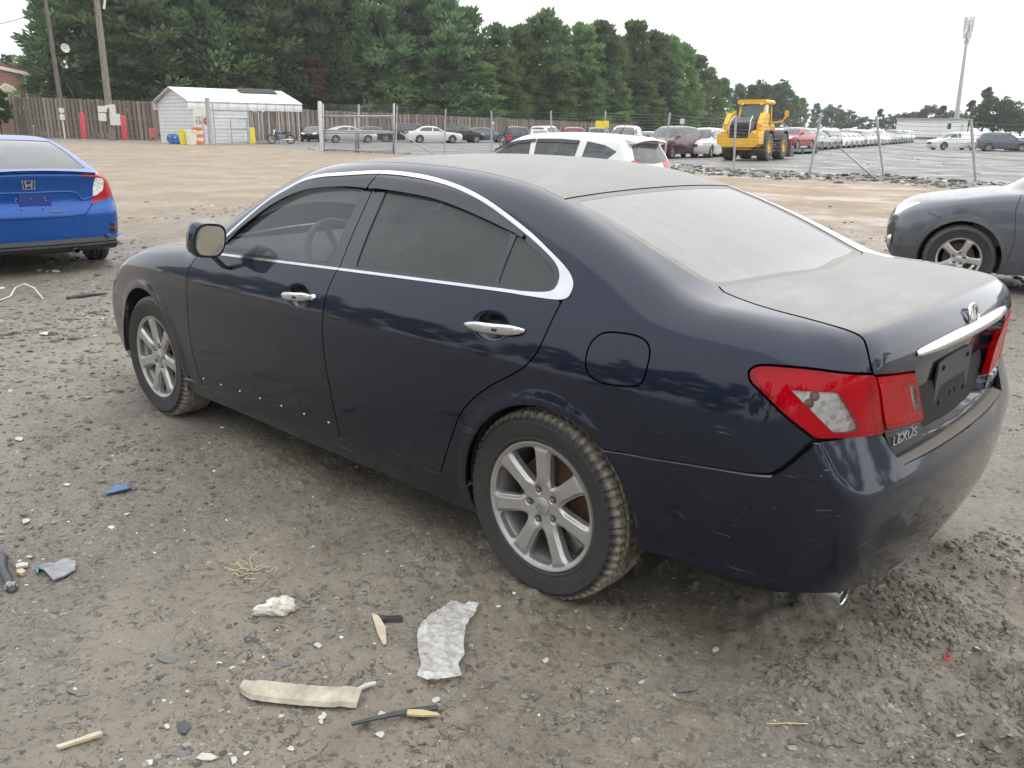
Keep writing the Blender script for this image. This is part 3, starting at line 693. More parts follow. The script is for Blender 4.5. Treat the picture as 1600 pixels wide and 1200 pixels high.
# ---------------------------------------------------------------- the dark sedan
hero = empty('sedan', (0, 0, 0), 0, 'dusty dark navy saloon car with chrome window trim and seven spoke alloy wheels', 'car')
NAVY = paint('navy_paint', (.0105, .0155, .032), .75, .42, 1., dust=.84, dust_col=(.42, .41, .39), scratch=.5, film=.010, dust_lo=.84, dust_hi=.985)
_nv = dict(metal=.75, rough=.42, coat=1., dust_lo=.84, dust_hi=.985); NVC = (.0105, .0155, .032)
NAVY2 = paint('navy_paint_clean', NVC, dust=.12, scratch=.5, film=.010, **_nv); NAVY3 = paint('navy_paint_dusty', NVC, dust=.88, scratch=.5, film=.07, **_nv); NAVY4 = paint('navy_paint_muddy', NVC, dust=.88, scratch=.5, film=.5, dust_col=(.30, .29, .25), **_nv)
SGLASS = glass('side_glass', (.10, .12, .12), .17, (.30, .315, .31)); FGLASS = glass('front_side_glass', (.74, .80, .78), .10, (.34, .37, .37)); RGLASS = glass('dusty_rear_glass', (.10, .11, .11), .2, (.41, .405, .395), 1., .78)
WGLASS = glass('windscreen_glass', (.55, .6, .58), .2, (.4, .4, .39), 1., .5)
VISOR = plain('smoke_visor', (.020, .021, .026), .2, vary=.3, coat=.5); RED = glass('red_lamp', (.85, .012, .02), .42, (.60, .0, .012)); RED2 = glass('bright_red_lamp', (.9, .02, .02), .42, (.66, .004, .008)); LAMPBACK = lamp_lens('ribbed_lamp_back', (.85, .25, .25), 60., .2); CLEAR = glass('clear_lens', (.98, .98, .98), .01)
TYRE = rubber('muddy_tyre', 1.); RIM = rim_metal('dirty_alloy'); LAMPW = plain('hazy_headlamp', (.55, .50, .40), .25, vary=.2, coat=.8)

B1 = xgrid(SED.F, -.60, 3.42, 420, -42, 90, 132)
CR = (-.3, 0, .72); B2 = sgrid(SED.F, CR, np.arange(0, 113, .62), np.concatenate([np.arange(-12, 40, .62), np.arange(40, 91, 1.2)]))
B2 = (B2[0][:], B2[1])
BB = sgrid(bumper_F, CR, np.arange(0, 112, .62), np.arange(-46, 8, .55))
CF = (2.9, 0, .6); B3 = sgrid(SED.F, CF, np.arange(0, 82, 1.1), np.arange(-32, 60, 1.1), 1.)
AE = azel(CR); AF = azel(CF, 1.)
def ae(pts, g=AE): return g(np.array(pts, float))
half = lambda V: -V[:, 1]                       # only the left half of a centre panel; it is mirrored afterwards
def both(m): return join(m, mirror(m))
def left_right(name, m, mat, parent=hero):
    a = pm(name, m, mat, parent); b = pm(name, mirror(m), mat, parent); return a, b
GAP = .0029

# outlines in side view (x, z)
FEND = [(2.2, 1.02), (2.205, .955), (2.235, .926), (2.289, .855), (2.291, .747), (2.289, .626), (2.287, .462), (2.271, .336), (2.257, .275)]
BLINE = [(1.112, 1.02), (1.122, .985), (1.144, .916), (1.153, .836), (1.146, .718), (1.128, .599), (1.106, .489), (1.088, .363), (1.083, .290)]
RLINE = [(-.03, 1.028), (-.017, .97), (.011, .867), (.06, .804), (.13, .757), (.202, .712), (.289, .642), (.342, .577), (.373, .514), (.42, .415), (.467, .315)]
def sp(p, n=6): return smooth_poly(p, n, False)
DOOR_F = np.concatenate([sp(FEND), [(1.7, .28), (1.4, .285)], sp(BLINE)[::-1]])
DOOR_R = np.concatenate([sp(BLINE), [(.8, .30)], sp(RLINE)[::-1], [(.119, 1.03), (.287, 1.03)]])
OUTER = smooth_poly([(2.135, .952), (2.023, 1.056), (1.83, 1.216), (1.72, 1.277), (1.625, 1.317), (1.50, 1.34), (1.376, 1.351), (1.115, 1.369), (.892, 1.365), (.708, 1.347), (.554, 1.319), (.405, 1.278), (.217, 1.212), (.103, 1.164), (.01, 1.121), (-.037, 1.09), (-.053, 1.06), (-.03, 1.026), (.119, 1.019), (.287, 1.016), (1.111, .989), (1.971, .958)], 6, True, (0,))
INNER = smooth_poly([(2.085, .971), (2.008, 1.043), (1.82, 1.198), (1.71, 1.258), (1.617, 1.298), (1.497, 1.322), (1.374, 1.333), (1.114, 1.351), (.894, 1.347), (.715, 1.330), (.563, 1.303), (.415, 1.262), (.215, 1.192), (.085, 1.138), (.032, 1.105), (.016, 1.075), (.03, 1.049), (.12, 1.037), (.287, 1.031), (1.111, 1.004), (1.971, .973)], 6, True, (0,))
GL_F = smooth_poly([(2.05, .984), (1.98, 1.045), (1.80, 1.19), (1.70, 1.24), (1.55, 1.295), (1.37, 1.316), (1.176, 1.322), (1.182, 1.008), (1.971, .979)], 6, True, (0, 6, 7, 8))
GL_R = smooth_poly([(1.030, 1.328), (.894, 1.325), (.72, 1.308), (.57, 1.282), (.43, 1.243), (.285, 1.192), (.277, 1.038), (1.020, 1.013)], 6, True, (0, 5, 6, 7))
GL_Q = smooth_poly([(.262, 1.196), (.205, 1.176), (.09, 1.128), (.046, 1.1), (.032, 1.075), (.045, 1.056), (.12, 1.045), (.26, 1.040)], 6, True, (0, 7))
VIS_F = np.concatenate([sp([(2.035, 1.015), (1.83, 1.19), (1.715, 1.252), (1.617, 1.294), (1.497, 1.319), (1.374, 1.331), (1.112, 1.350)]), sp([(1.138, 1.292), (1.167, 1.296), (1.325, 1.293), (1.553, 1.267), (1.73, 1.203), (1.894, 1.098), (2.02, 1.008)])])
VIS_R = np.concatenate([sp([(1.104, 1.350), (.894, 1.346), (.715, 1.329), (.563, 1.302), (.415, 1.261), (.215, 1.193)]), sp([(.225, 1.183), (.279, 1.199), (.539, 1.252), (.758, 1.283), (1.044, 1.297), (1.130, 1.292)])])
BACK = smooth_poly([(.190, -.555), (.176, 0), (.190, .555), (-.05, .566), (-.26, .572), (-.405, .558), (-.45, .47), (-.484, .23), (-.518, 0), (-.484, -.23), (-.45, -.47), (-.405, -.558), (-.26, -.572), (-.05, -.566)], 6, True, (0, 2))
SCREEN = smooth_poly([(1.60, -.55), (1.655, 0), (1.60, .55), (1.9, .615), (2.2, .68), (2.33, .70), (2.42, .4), (2.45, 0), (2.42, -.4), (2.33, -.70), (2.2, -.68), (1.9, -.615)], 6, True, (0, 2, 5, 9))
fOUT, fIN = sdf(OUTER), inside(sdf(INNER), -.0055); fDF, fDR = sdf(DOOR_F), sdf(DOOR_R); fGF, fGR, fGQ = sdf(GL_F), sdf(GL_R), sdf(GL_Q)
fBACK = sdf(BACK, (0, 1)); fSCR = sdf(SCREEN, (0, 1))
def arch(cx, cz, r): return lambda V: np.hypot(V[:, 0]-cx, V[:, 2]-cz)-r
ARCH_R, ARCH_F = arch(-.045, .33, .366), arch(2.80, .335, .37)
sill_z = lambda V: np.interp(V[:, 0], [.467, 1.1, 2.26], [.313, .291, .273])
DITCH = lambda V: np.abs(V[:, 1])-np.interp(V[:, 0], [.2, .31, .62, 1.6], [.556, .546, .543, .548])
# outlines round the rear corner, as places on the body
LID = ae([(-.415, .546, 1.089), (-.452, .577, 1.078), (-.484, .587, 1.072), (-.614, .631, 1.061), (-.752, .647, 1.051), (-.856, .649, 1.039), (-.894, .645, 1.029), (-.912, .650, 1.020), (-.921, .657, 1.007), (-.935, .666, .977), (-.948, .663, .938), (-.958, .625, .878), (-.962, .59, .81), (-.964, .557, .747), (-.971, .52, .699), (-.978, .471, .655)])
LID = np.concatenate([sp(LID, 4), [(-.3, LID[-1, 1]-.004), (-.3, 1.2), (1.25, 1.2)], ])
fLID = sdf(LID, AE)
LAMP = smooth_poly(ae([(-.692, .841, .921), (-.695, .836, .936), (-.724, .826, .950), (-.826, .793, .955), (-.90, .74, .947), (-.949, .655, .936), (-.958, .625, .878), (-.964, .557, .747), (-.932, .713, .768), (-.874, .805, .776), (-.802, .844, .835), (-.736, .85, .883), (-.705, .847, .902)]), 5, True, (5, 7, 9))
LENS = smooth_poly(ae([(-.805, .828, .9), (-.903, .759, .898), (-.916, .743, .872), (-.943, .686, .793), (-.936, .70, .786), (-.906, .764, .789)]), 4, True, (0, 1, 3, 5))
LLAMP = smooth_poly(ae([(-.950, .656, .931), (-.984, .448, .908), (-.985, .387, .84), (-.989, .329, .755), (-.989, .335, .738), (-.965, .552, .757), (-.959, .614, .867)]), 4, True, (0, 1, 3, 5))
LLENS = ae([(-.980, .462, .868), (-.984, .430, .870), (-.987, .352, .773), (-.984, .386, .771)])
PLATE = [(.452, .936), (.425, .87), (.375, .79), (.318, .70), (.29, .685), (0, .672), (-.29, .685), (-.318, .70), (-.375, .79), (-.425, .87), (-.452, .936), (0, .955)]
PLATE = smooth_poly(PLATE, 4, True, (0, 3, 7, 10))
fLAMP, fLENS, fLL, fLLENS, fPLATE = sdf(LAMP, AE), sdf(LENS, AE), sdf(LLAMP, AE), sdf(LLENS, AE), sdf(PLATE, (1, 2))
SEAM = ae([(-.27, .913, .616), (-.427, .901, .629), (-.61, .891, .65), (-.738, .88, .663), (-.791, .866, .672), (-.815, .854, .693), (-.844, .834, .733), (-.874, .805, .776)])
LAMPB = ae([(-.90, .77, .773), (-.932, .713, .770), (-.964, .557, .750)])
LIDB = ae([(-.971, .52, .699), (-.978, .471, .655), (-.99, .3, .652), (-1., .0, .651)])
BUMP = np.concatenate([[(1.6, SEAM[0, 1]-.03)], SEAM, LAMPB, LIDB, [(-.3, LIDB[-1, 1])], [(-.3, -1.)], [(1.6, -1.)]])
fBUMP = sdf(BUMP, AE)
blow = lambda V: np.interp(AE(V)[:, 0]/.0131, [0, 25, 40, 50, 60, 75, 95], [.262, .266, .285, .325, .345, .335, .312])-V[:, 2]
FUEL = smooth_poly([(-.176, .885), (-.184, .925), (-.221, .957), (-.308, .966), (-.361, .958), (-.386, .935), (-.391, .894), (-.384, .842), (-.348, .825), (-.271, .815), (-.215, .821), (-.185, .845)], 5)
fFUEL = sdf(FUEL)

# doors
HCUP = {}
def door(name, fdoor, hx, hz):
    cup = lambda V: np.hypot((V[:, 0]-hx)/.092, (V[:, 2]-hz)/.050)-1 if False else sdf_cup(V, hx, hz)
    m = panel(SED, B1, [inside(fdoor, GAP), outside(fOUT, .001), lambda V: V[:, 2]-1.06, lambda V: -cup(V)], 0, .014)
    d = pm(name, m, NAVY, hero)
    mm = panel(SED, B1, [inside(fdoor, GAP), outside(fOUT, .001), lambda V: V[:, 2]-1.06], 0, .014); pm(name, mirror(mm), NAVY, hero)
    # the finger recess behind the handle
    fine = xgrid(SED.F, hx-.12, hx+.12, 48, math.degrees(math.atan2(hz-.06-.72, .9)), math.degrees(math.atan2(hz+.10-.72, .85)), 40)
    rc = panel(SED, fine, [lambda V: cup(V)-.0005], lambda V: -.032*sstep(0, -.032, cup(V)), 0)
    V = rc[0]; rc = (V, rc[1], vnorm(V, rc[1], rc[2])); pm('handle_recess', rc, NAVY, d)
    return d
def sdf_cup(V, hx, hz):
    # a half-moon: wide below, cut by the handle line
    dx, dz = V[:, 0]-hx, V[:, 2]-hz
    return (np.sqrt((dx/.090)**2+(dz/np.where(dz > 0, .047, .056))**2)-1)*.045
def vnorm(V, T, ref):
    e = np.zeros_like(V); n = np.cross(V[T[:, 1]]-V[T[:, 0]], V[T[:, 2]]-V[T[:, 0]])
    for i in range(3): np.add.at(e, T[:, i], n)
    e /= np.maximum(np.linalg.norm(e, axis=1, keepdims=True), 1e-12); return np.where((e*ref).sum(1, keepdims=True) < 0, -e, e)
def side_y(x, z): return float(SED.plan(x)-SED.drop(z))
def handle(d, x0, z0, x1, z1, lock):
    """chrome pull bar from x0 (front) to x1 (rear); its rear end broadens"""
    mb = MB(); rings = []
    for t in np.linspace(0, 1, 17):
        x = x0+(x1-x0)*t; z = z0+(z1-z0)*t; y = side_y(x, z)+.004+.026*math.sin(math.pi*min(1, t*1.02))**.55
        hz = .005+.0135*math.sin(math.pi*min(.5, t*1.4))*(1 if t < .7 else 1)-(0 if t < .75 else .013*((t-.75)/.25)**2.2); hy = .009*(.35+.65*math.sin(math.pi*t)**.5)
        hz = max(hz, .003)
        rings.append([(x, y+hy*math.cos(a), z+hz*math.sin(a)) for a in np.linspace(0, 2*math.pi, 12, endpoint=False)])
    mb.loft(rings); h = mb.build('door_handle', CHROME, d, True)
    t = .62; x = x0+(x1-x0)*t; z = z0+(z1-z0)*t; y = side_y(x, z)+.004+.026+.008
    MB().box((x, y, z-.001), (.022, .004, .010), None, .0015).build('lock_button', BLACK, h)
    if lock:
        MB().lathe([(.0005, .017), (.010, .017), (.013, .012), (.014, 0)], 20, 'y', (x1-.012, side_y(x1, z1)+.002, z1)).build('lock_cylinder', CHROME, h, True, 40)
    return h
dF = door('front_door', fDF, 1.345, .866); dR = door('rear_door', fDR, .232, .912)
handle(dF, 1.452, .853, 1.235, .871, True); handle(dR, .352, .899, .078, .917, False)
for (u, z) in ((2.222, .322), (2.05, .326), (1.87, .332), (1.69, .337), (1.51, .342), (1.33, .347), (1.15, .352)):      # bare trim clips along the front door
    MB().lathe([(.0005, .005), (.004, .004), (.005, 0)], 10, 'y', (u, side_y(u, z)-.001, z)).build('trim_clip', plain('pale_clip', (.7, .7, .68), .5), dF, True)
# windows and their trim
fr_parts = [inside(fIN, -.001), outside(fGF), outside(fGR), outside(fGQ), lambda V: np.maximum(.0025-np.abs(V[:, 0]-np.interp(V[:, 2], [1.0, 1.36], [1.121, 1.108])), -1)]
for s in (1, -1):
    mi = (lambda m: m) if s > 0 else mirror
    pm('window_frame', mi(panel(SED, B1, [inside(fIN, -.001), outside(fGF), outside(fGR), outside(fGQ), lambda V: 1.117-V[:, 0]], -.002, .012)), DARKGLOSS, hero)
    pm('window_frame', mi(panel(SED, B1, [inside(fIN, -.001), outside(fGF), outside(fGR), outside(fGQ), lambda V: V[:, 0]-1.111], -.002, .012)), DARKGLOSS, hero)
    pm('front_window', mi(panel(SED, B1, [inside(fGF)], -.007, 0)), FGLASS, hero)
    pm('rear_side_window', mi(panel(SED, B1, [inside(fGR)], -.007, 0)), SGLASS, hero)
    pm('quarter_window', mi(panel(SED, B1, [inside(fGQ)], -.006, 0)), SGLASS, hero)
    pm('window_trim', mi(panel(SED, B1, [inside(fOUT), outside(fIN), lambda V: 1.1165-V[:, 0]], .003, .010)), CHROME, hero)
    pm('window_trim', mi(panel(SED, B1, [inside(fOUT), outside(fIN), lambda V: V[:, 0]-1.1125], .003, .010)), CHROME, hero)
    fv1, fv2 = sdf(VIS_F), sdf(VIS_R)
    pm('rain_visor', mi(panel(SED, B1, [inside(fv1)], lambda V: .004+.010*sstep(0, .05, -fOUT(V)), .004)), VISOR, hero)
    pm('rain_visor', mi(panel(SED, B1, [inside(fv2)], lambda V: .004+.010*sstep(0, .05, -fOUT(V)), .004)), VISOR, hero)
# quarter panel with the roof rail, from two grids that share the surface
q_common = [outside(fOUT, .0015), outside(fDR, GAP), outside(fDF, GAP), outside(fBACK, .002)]
qa = panel(SED, B1, [lambda V: -.451-V[:, 0], lambda V: V[:, 0]-2.14, lambda V: sill_z(V)-.012-V[:, 2], lambda V: np.where(V[:, 0] > .6, 1.0-V[:, 2], -1), lambda V: -ARCH_R(V), lambda V: np.where(V[:, 2] > 1.1, -DITCH(V)+.0015, -1), outside(fSCR, .002)]+q_common+[outside(fFUEL, GAP), lambda V: np.where(V[:, 0] < -.2, -fBUMP_side(V), -1), outside(fLID, GAP)], 0, .013) if False else None
seam_f = lambda V: np.interp(V[:, 0], [-.874, -.844, -.815, -.791, -.738, -.61, -.427, -.27, -.2], [.778, .735, .695, .674, .665, .652, .631, .618, .612])-V[:, 2]+.002
qA = [lambda V: -.45-V[:, 0], lambda V: V[:, 0]-2.14, lambda V: sill_z(V)+.002-V[:, 2], lambda V: np.where(V[:, 0] > .6, 1.0-V[:, 2], -1), lambda V: -ARCH_R(V), lambda V: np.where(V[:, 2] > 1.25, .0015-DITCH(V), -1.), outside(fSCR, .002), outside(fFUEL, GAP), lambda V: np.where(V[:, 0] < -.2, seam_f(V), -1)]
qB = [lambda V: V[:, 0]+.45, outside(fLAMP, GAP), outside(fLID, GAP), lambda V: np.where(V[:, 0] > -.875, seam_f(V), .78-V[:, 2])]
qm = join(panel(SED, B1, qA+q_common+[outside(fLID, GAP)], 0, .013), panel(SED, B2, qB+[outside(fBACK, .002)], 0, .013))
left_right('quarter_panel', qm, NAVY2)
fd = pm('fuel_door', panel(SED, B1, [inside(fFUEL, GAP)], 0, .012), NAVY, hero)
# roof, glass, bonnet
roofm = panel(SED, B1, [lambda V: DITCH(V)+.0015, lambda V: 1.2-V[:, 2], outside(fBACK, .003), outside(fSCR, .003), lambda V: .12-V[:, 0], lambda V: V[:, 0]-1.8], 0, .012)
pm('roof', both(roofm), NAVY, hero)
rw = pm('rear_window', both(panel(SED, B1, [inside(fBACK, .034)], -.0035, 0)), RGLASS, hero)
pm('window_border', both(panel(SED, B1, [inside(fBACK), outside(fBACK, -.033)], -.003, .006)), paint('dusty_black_border', (.02, .02, .022), 0, .3, .8, dust=.80, dust_lo=.5, dust_hi=.85), rw)
pm('windscreen', both(panel(SED, B1, [inside(fSCR, .003)], -.003, 0)), WGLASS, hero)
HOODY = lambda V: np.abs(V[:, 1])-np.interp(V[:, 0], [2.3, 3.0, 3.5, 3.7], [.735, .70, .63, .55])
hoodm = join(panel(SED, B1, [lambda V: HOODY(V)+GAP, lambda V: 2.47-.28*V[:, 1]**2-V[:, 0], lambda V: V[:, 0]-3.40, lambda V: .5-V[:, 2]], 0, .012), panel(SED, B3, [lambda V: HOODY(V)+GAP, lambda V: 3.40-V[:, 0], lambda V: .72-V[:, 2]], 0, .012))
pm('bonnet', both(hoodm), NAVY3, hero)
pm('cowl', both(panel(SED, B1, [lambda V: HOODY(V), lambda V: V[:, 0]-(2.468-.28*V[:, 1]**2), outside(fSCR, .003), lambda V: 2.1-V[:, 0], lambda V: .9-V[:, 2]], -.006, 0)), BLACK, hero)
_hl = sdf([(3.03, .835), (3.08, .80), (3.19, .742), (3.27, .69), (3.45, .62), (3.8, .60), (3.8, .95), (3.03, .95)]); fHL = lambda V: np.maximum(np.maximum(_hl(V), .40-np.abs(V[:, 1])), -HOODY(V))
fbz = lambda V: np.interp(AF(V)[:, 0]/.0131, [0, 28, 45, 80], [.72, .62, .60, .585])
fendm = join(panel(SED, B1, [lambda V: 2.20-V[:, 0], lambda V: V[:, 0]-3.30, outside(fDF, GAP), lambda V: -ARCH_F(V), lambda V: -HOODY(V)+GAP, lambda V: np.interp(V[:, 0], [2.3, 3.05, 3.3], [.27, .55, .60])-V[:, 2], lambda V: np.where(V[:, 0] < 2.15, 1, -1), outside(fSCR, .002), outside(fOUT, .002), lambda V: np.where(V[:, 0] < 2.3, V[:, 2]-1.0, -1), outside(fHL, GAP)], 0, .02),
             panel(SED, B3, [lambda V: 3.30-V[:, 0], lambda V: -HOODY(V)+GAP, outside(fHL, GAP), lambda V: fbz(V)+.002-V[:, 2]], 0, .013))
left_right('front_fender', fendm, NAVY3)
left_right('headlamp', join(panel(SED, B1, [inside(fHL, GAP), lambda V: V[:, 0]-3.3], -.001, .02), panel(SED, B3, [inside(fHL, GAP), lambda V: 3.3-V[:, 0]], -.001, .02)), LAMPW)
pm('front_bumper', both(panel(SED, B3, [lambda V: V[:, 2]-fbz(V)+.002, lambda V: .20-V[:, 2], lambda V: -ARCH_F(V), lambda V: 3.0-V[:, 0], outside(fHL, GAP)], 0, .02)), NAVY4, hero)
left_right('side_sill', panel(SED, B1, [lambda V: V[:, 2]-sill_z(V)+.003, lambda V: .195-V[:, 2], lambda V: .30-V[:, 0], lambda V: V[:, 0]-2.48, lambda V: -ARCH_R(V), lambda V: -ARCH_F(V)], -.004, .03), NAVY)
# boot lid and lamps
lid = pm('boot_lid', both(panel(SED, B2, [inside(fLID, GAP), outside(fBACK, .003), outside(fLL, GAP), lambda V: np.where(V[:, 0] < -.8, -fPLATE(V), -1), lambda V: .6-V[:, 2]], 0, .012)), NAVY, hero)
pm('plate_recess', both(panel(SED, B2, [lambda V: np.where(V[:, 0] < -.8, fPLATE(V)-.004, 1)], lambda V: -.045*sstep(0, .009, -fPLATE(V)), 0)), NAVY, lid)
pl = MB(); c = smooth_poly([(-.165, .70), (.165, .70), (.165, .845), (.13, .875), (-.13, .875), (-.165, .845)], 4, True, (0, 1))
pl.prism(c, .006, 'yz', -.966); pm_o = pl.build('plate_holder', plain('dusty_black_plate', (.045, .046, .047), .55, vary=.3), lid)
for y, z in ((-.12, .85), (.12, .85), (-.12, .74), (.12, .74), (.02, .75), (-.03, .75)):
    MB().box((-.968, y, z), (.006, .007, .014)).build('plate_slot', LINER, pm_o)
for s in (1, -1):
    mi = (lambda m: m) if s > 0 else mirror
    lo = pm('tail_lamp', mi(panel(SED, B2, [inside(fLAMP, GAP), outside(fLENS)], .002, .02)), RED, hero)
    pm('lamp_back', mi(panel(SED, B2, [inside(fLAMP, GAP+.004), outside(fLENS, .002)], -.022, 0)), LAMPBACK, lo)
    pm('reverse_reflector', mi(panel(SED, B2, [inside(fLENS)], -.010, 0)), REFLECT, lo); pm('clear_lens', mi(panel(SED, B2, [inside(fLENS)], .002, 0)), CLEAR, lo)
    if s > 0:
        for P in ((-.862, .802, .888), (-.853, .812, .868)):
            P = np.array(P); n = SED.normal(P[None])[0]; o = MB().lathe([(.0005, 0), (.011, -.002), (.013, -.008)], 14, 'z').build('amber_bulb', plain('amber_bulb', (.30, .12, .06), .3), lo, True)
            o.rotation_euler = Vector(n).to_track_quat('Z', 'Y').to_euler(); o.location = P+n*(-.001)
    l2 = pm('boot_lamp', mi(panel(SED, B2, [inside(fLL, GAP), outside(fLLENS)], .002, .02)), RED2, lid)
    pm('lamp_back', mi(panel(SED, B2, [inside(fLL, GAP+.004), outside(fLLENS, .002)], -.020, 0)), LAMPBACK, l2)
    pm('reverse_reflector', mi(panel(SED, B2, [inside(fLLENS)], -.006, 0)), REFLECT, l2); pm('clear_lens', mi(panel(SED, B2, [inside(fLLENS)], .002, 0)), CLEAR, l2)
# chrome bar over the plate
rings = []
for y in np.linspace(-.44, .44, 41):
    t = 1-(abs(y)/.44)**2.5; z = .957+.006*(1-(y/.44)**2); x = float(SED.rear(z))+.13*abs(y)**2.2; hz = .006+.014*t**.6; hx = .006+.014*t**.6
    rings.append([(x-.002-hx*math.cos(a)*(1 if math.cos(a) > 0 else .5), y, z+hz*math.sin(a)-.004*math.cos(a)) for a in np.linspace(0, 2*math.pi, 14, endpoint=False)])
MB().loft(rings).build('chrome_bar', chrome('dusty_chrome', (.62, .63, .64), .2, .5), lid, True)
def emblem(parent, loc, rot, size, mat=CHROME):
    """an oval ring round a slanted L"""
    mb = MB(); R1, R2 = 1.0, .76; n = 40; rings = []
    for i in range(n+1):
        a = 2*math.pi*i/n; cx, cy = R1*1.25*math.cos(a)*.88, R1*math.sin(a)*.88
        rings.append([(cx*(1+.11*math.cos(b)), cy*(1+.13*math.cos(b)), .12*math.sin(b)) for b in np.linspace(0, 2*math.pi, 8, endpoint=False)])
    mb.loft(rings, False)
    L = smooth_poly([(.25, .93), (.05, .80), (-.55, -.30), (-.50, -.42), (-.3, -.45), (1.0, -.28), (1.02, -.14), (-.05, -.22), (-.08, -.12), (.48, .86)], 4, True, (0, 2, 5, 6, 7, 9))
    mb.prism([tuple(p) for p in L], .14, 'xy', -.04)
    o = mb.build('emblem', mat, parent, True, 35); o.scale = (size,)*3; o.location = loc; o.rotation_euler = rot; return o
def face_back(nrm): return (Matrix.Rotation(0, 4, 'Z') @ Vector(nrm).to_track_quat('Z', 'Y').to_matrix().to_4x4())
def on_rear(o, y, z, off=.003, nrm=None):
    P = solve(SED.F, np.array([[-.3, y, z]]), np.array([[-1., 0, 0]]))[0]; n = SED.normal(P[None])[0] if nrm is None else np.array(nrm)/np.linalg.norm(nrm)
    right = np.cross([0, 0, 1], n); right /= np.linalg.norm(right); up = np.cross(n, right)
    M = Matrix([[right[i], up[i], n[i], (P+n*off)[i]] for i in range(3)]+[[0, 0, 0, 1]]); return M
e = emblem(lid, (0, 0, 0), (0, 0, 0), .030); e.matrix_local = on_rear(e, -.004, 1.0, .008, (-1, 0, .25)) @ Matrix.Scale(.038, 4)
def badge(txt, y, z, size, sx=1.4):
    V, F = text_mesh(txt, size, .002); o = mk('badge', V, F, CHROME, lid, smooth=False); o.matrix_local = on_rear(o, y, z, .003) @ Matrix.Diagonal((sx, 1, 1, 1)) @ Matrix.Shear('XY', 4, (0.25, 0)) if False else on_rear(o, y, z, .003) @ Matrix.Diagonal((sx, 1, 1, 1)); return o
badge('LEXUS', .443, .716, .038, 1.35); badge('ES 350', -.44, .716, .036, 1.3)
# rear bumper
bm_ = panel(SED, BB, [inside(fBUMP, .003), blow, lambda V: -ARCH_R(V)], 0, .02, bumper_F); bump = pm('rear_bumper', both(bm_), NAVY, hero)
Vs = []; F = []
ys = np.linspace(-.52, .52, 60)
for y in ys:
    zt = .651; P = solve(bumper_F, np.array([[-.3, y, zt]]), np.array([[-1., 0, 0]]))[0]; Vs += [(P[0]+.001, y, zt+.0), (P[0]+.03, y, zt+.004), (P[0]+.085, y, zt+.006)]
for i in range(len(ys)-1): F += [(3*i, 3*i+1, 3*i+4, 3*i+3), (3*i+1, 3*i+2, 3*i+5, 3*i+4)]
mk('bumper_step', Vs, F, paint('dusty_bumper_step', (.02, .02, .022), 0, .5, .2, dust=.95, dust_col=(.235, .21, .185), dust_lo=.3, dust_hi=.6), bump)
ex = MB().lathe([(.033, -.05), (.036, 0), (.033, .003), (.030, 0), (.028, -.05)], 28, 'x').build('exhaust_tip', CHROME, hero, True, 40)
ex.location = (-.915, .56, .236); ex.rotation_euler = (0, .12, math.pi)
# mirrors
for s in (1, -1):
    mb = MB(); rings = []
    for t, sc in ((0, .62), (.06, .84), (.2, 1.), (.55, 1.02), (.85, .98), (1., .95)):
        x = 1.985-.095*t; ring = []
        for a in np.linspace(0, 2*math.pi, 32, endpoint=False):
            c_, s_ = math.cos(a), math.sin(a); k = 1/(abs(c_)**3.2+abs(s_)**3.2)**(1/3.2)
            ring.append((x+.020*c_*t-.010*s_*t, s*(.968+.070*k*c_*sc-.012*k*s_), 1.058+.080*k*s_*sc-.012*t+.006*c_))
        rings.append(ring if s > 0 else ring[::-1])
    h = mb.loft(rings).build('mirror_housing', NAVY, hero, True, 50)
    ring = rings[-1]; cx = np.mean([r for r in ring], 0)
    g2 = [tuple(cx+(np.array(p)-cx)*k+np.array([d, 0, 0])) for k, d in ((.97, .004), (.88, .004), (.86, -.006)) for p in ring]
    n = len(ring); mb = MB(); mb.add([tuple(np.array(p)-[.002, 0, 0]) for p in g2], [(k*n+i, k*n+(i+1) % n, (k+1)*n+(i+1) % n, (k+1)*n+i) for k in range(2) for i in range(n)]); mb.build('mirror_rim', BLACK, h, True)
    mb = MB(); mb.add([tuple(cx+(np.array(p)-cx)*.88-[.003, 0, 0]) for p in ring], [tuple(range(n))]); mb.build('mirror_glass', plain('mirror_glass', (.62, .61, .58), .1, 1., .05), h)
    MB().loft([[(1.95+.036*math.cos(a)-.01*k, s*(.955-.075*k+.02*math.sin(a)), .995-.085*k+.012*math.sin(a)) for a in (np.linspace(0, 2*math.pi, 12, endpoint=False) if s > 0 else np.linspace(2*math.pi, 0, 12, endpoint=False))] for k in (-.1, .5, 1.08)]).build('mirror_arm', BLACK, h, True)
# wheels, wells, underside
for (x, s, rt) in ((0, 1, -math.pi/2), (0, -1, .3), (2.775, 1, .35), (2.775, -1, .9)):
    wheel(hero, (x, s*.783, .326), .334, .226, .212, 7, rt, s < 0, TYRE, RIM, (.025, .031), turn=0)
    MB().lathe([(.375, .085), (.372, .06), (.37, -.14), (.30, -.20), (.02, -.21)], 40, 'y', (x-(.045 if x == 0 else -.025), s*.79, .335), -.12, math.pi+.35).build('wheel_well', LINER, hero, True) if s > 0 else \
        MB().lathe([(.375, -.085), (.372, -.06), (.37, .14), (.30, .20), (.02, .21)], 40, 'y', (x-(.045 if x == 0 else -.025), s*.79, .335), -.12, math.pi+.35).build('wheel_well', LINER, hero, True)
ub = MB(); ub.box((1.4, 0, .27), (3.9, 1.28, .1), None, .03); ub.box((-.62, 0, .34), (.62, 1.3, .1), None, .03); ub.box((1.4, 0, .24), (1.9, 1.66, .06), None, .02); ub.build('underbody', LINER, hero)
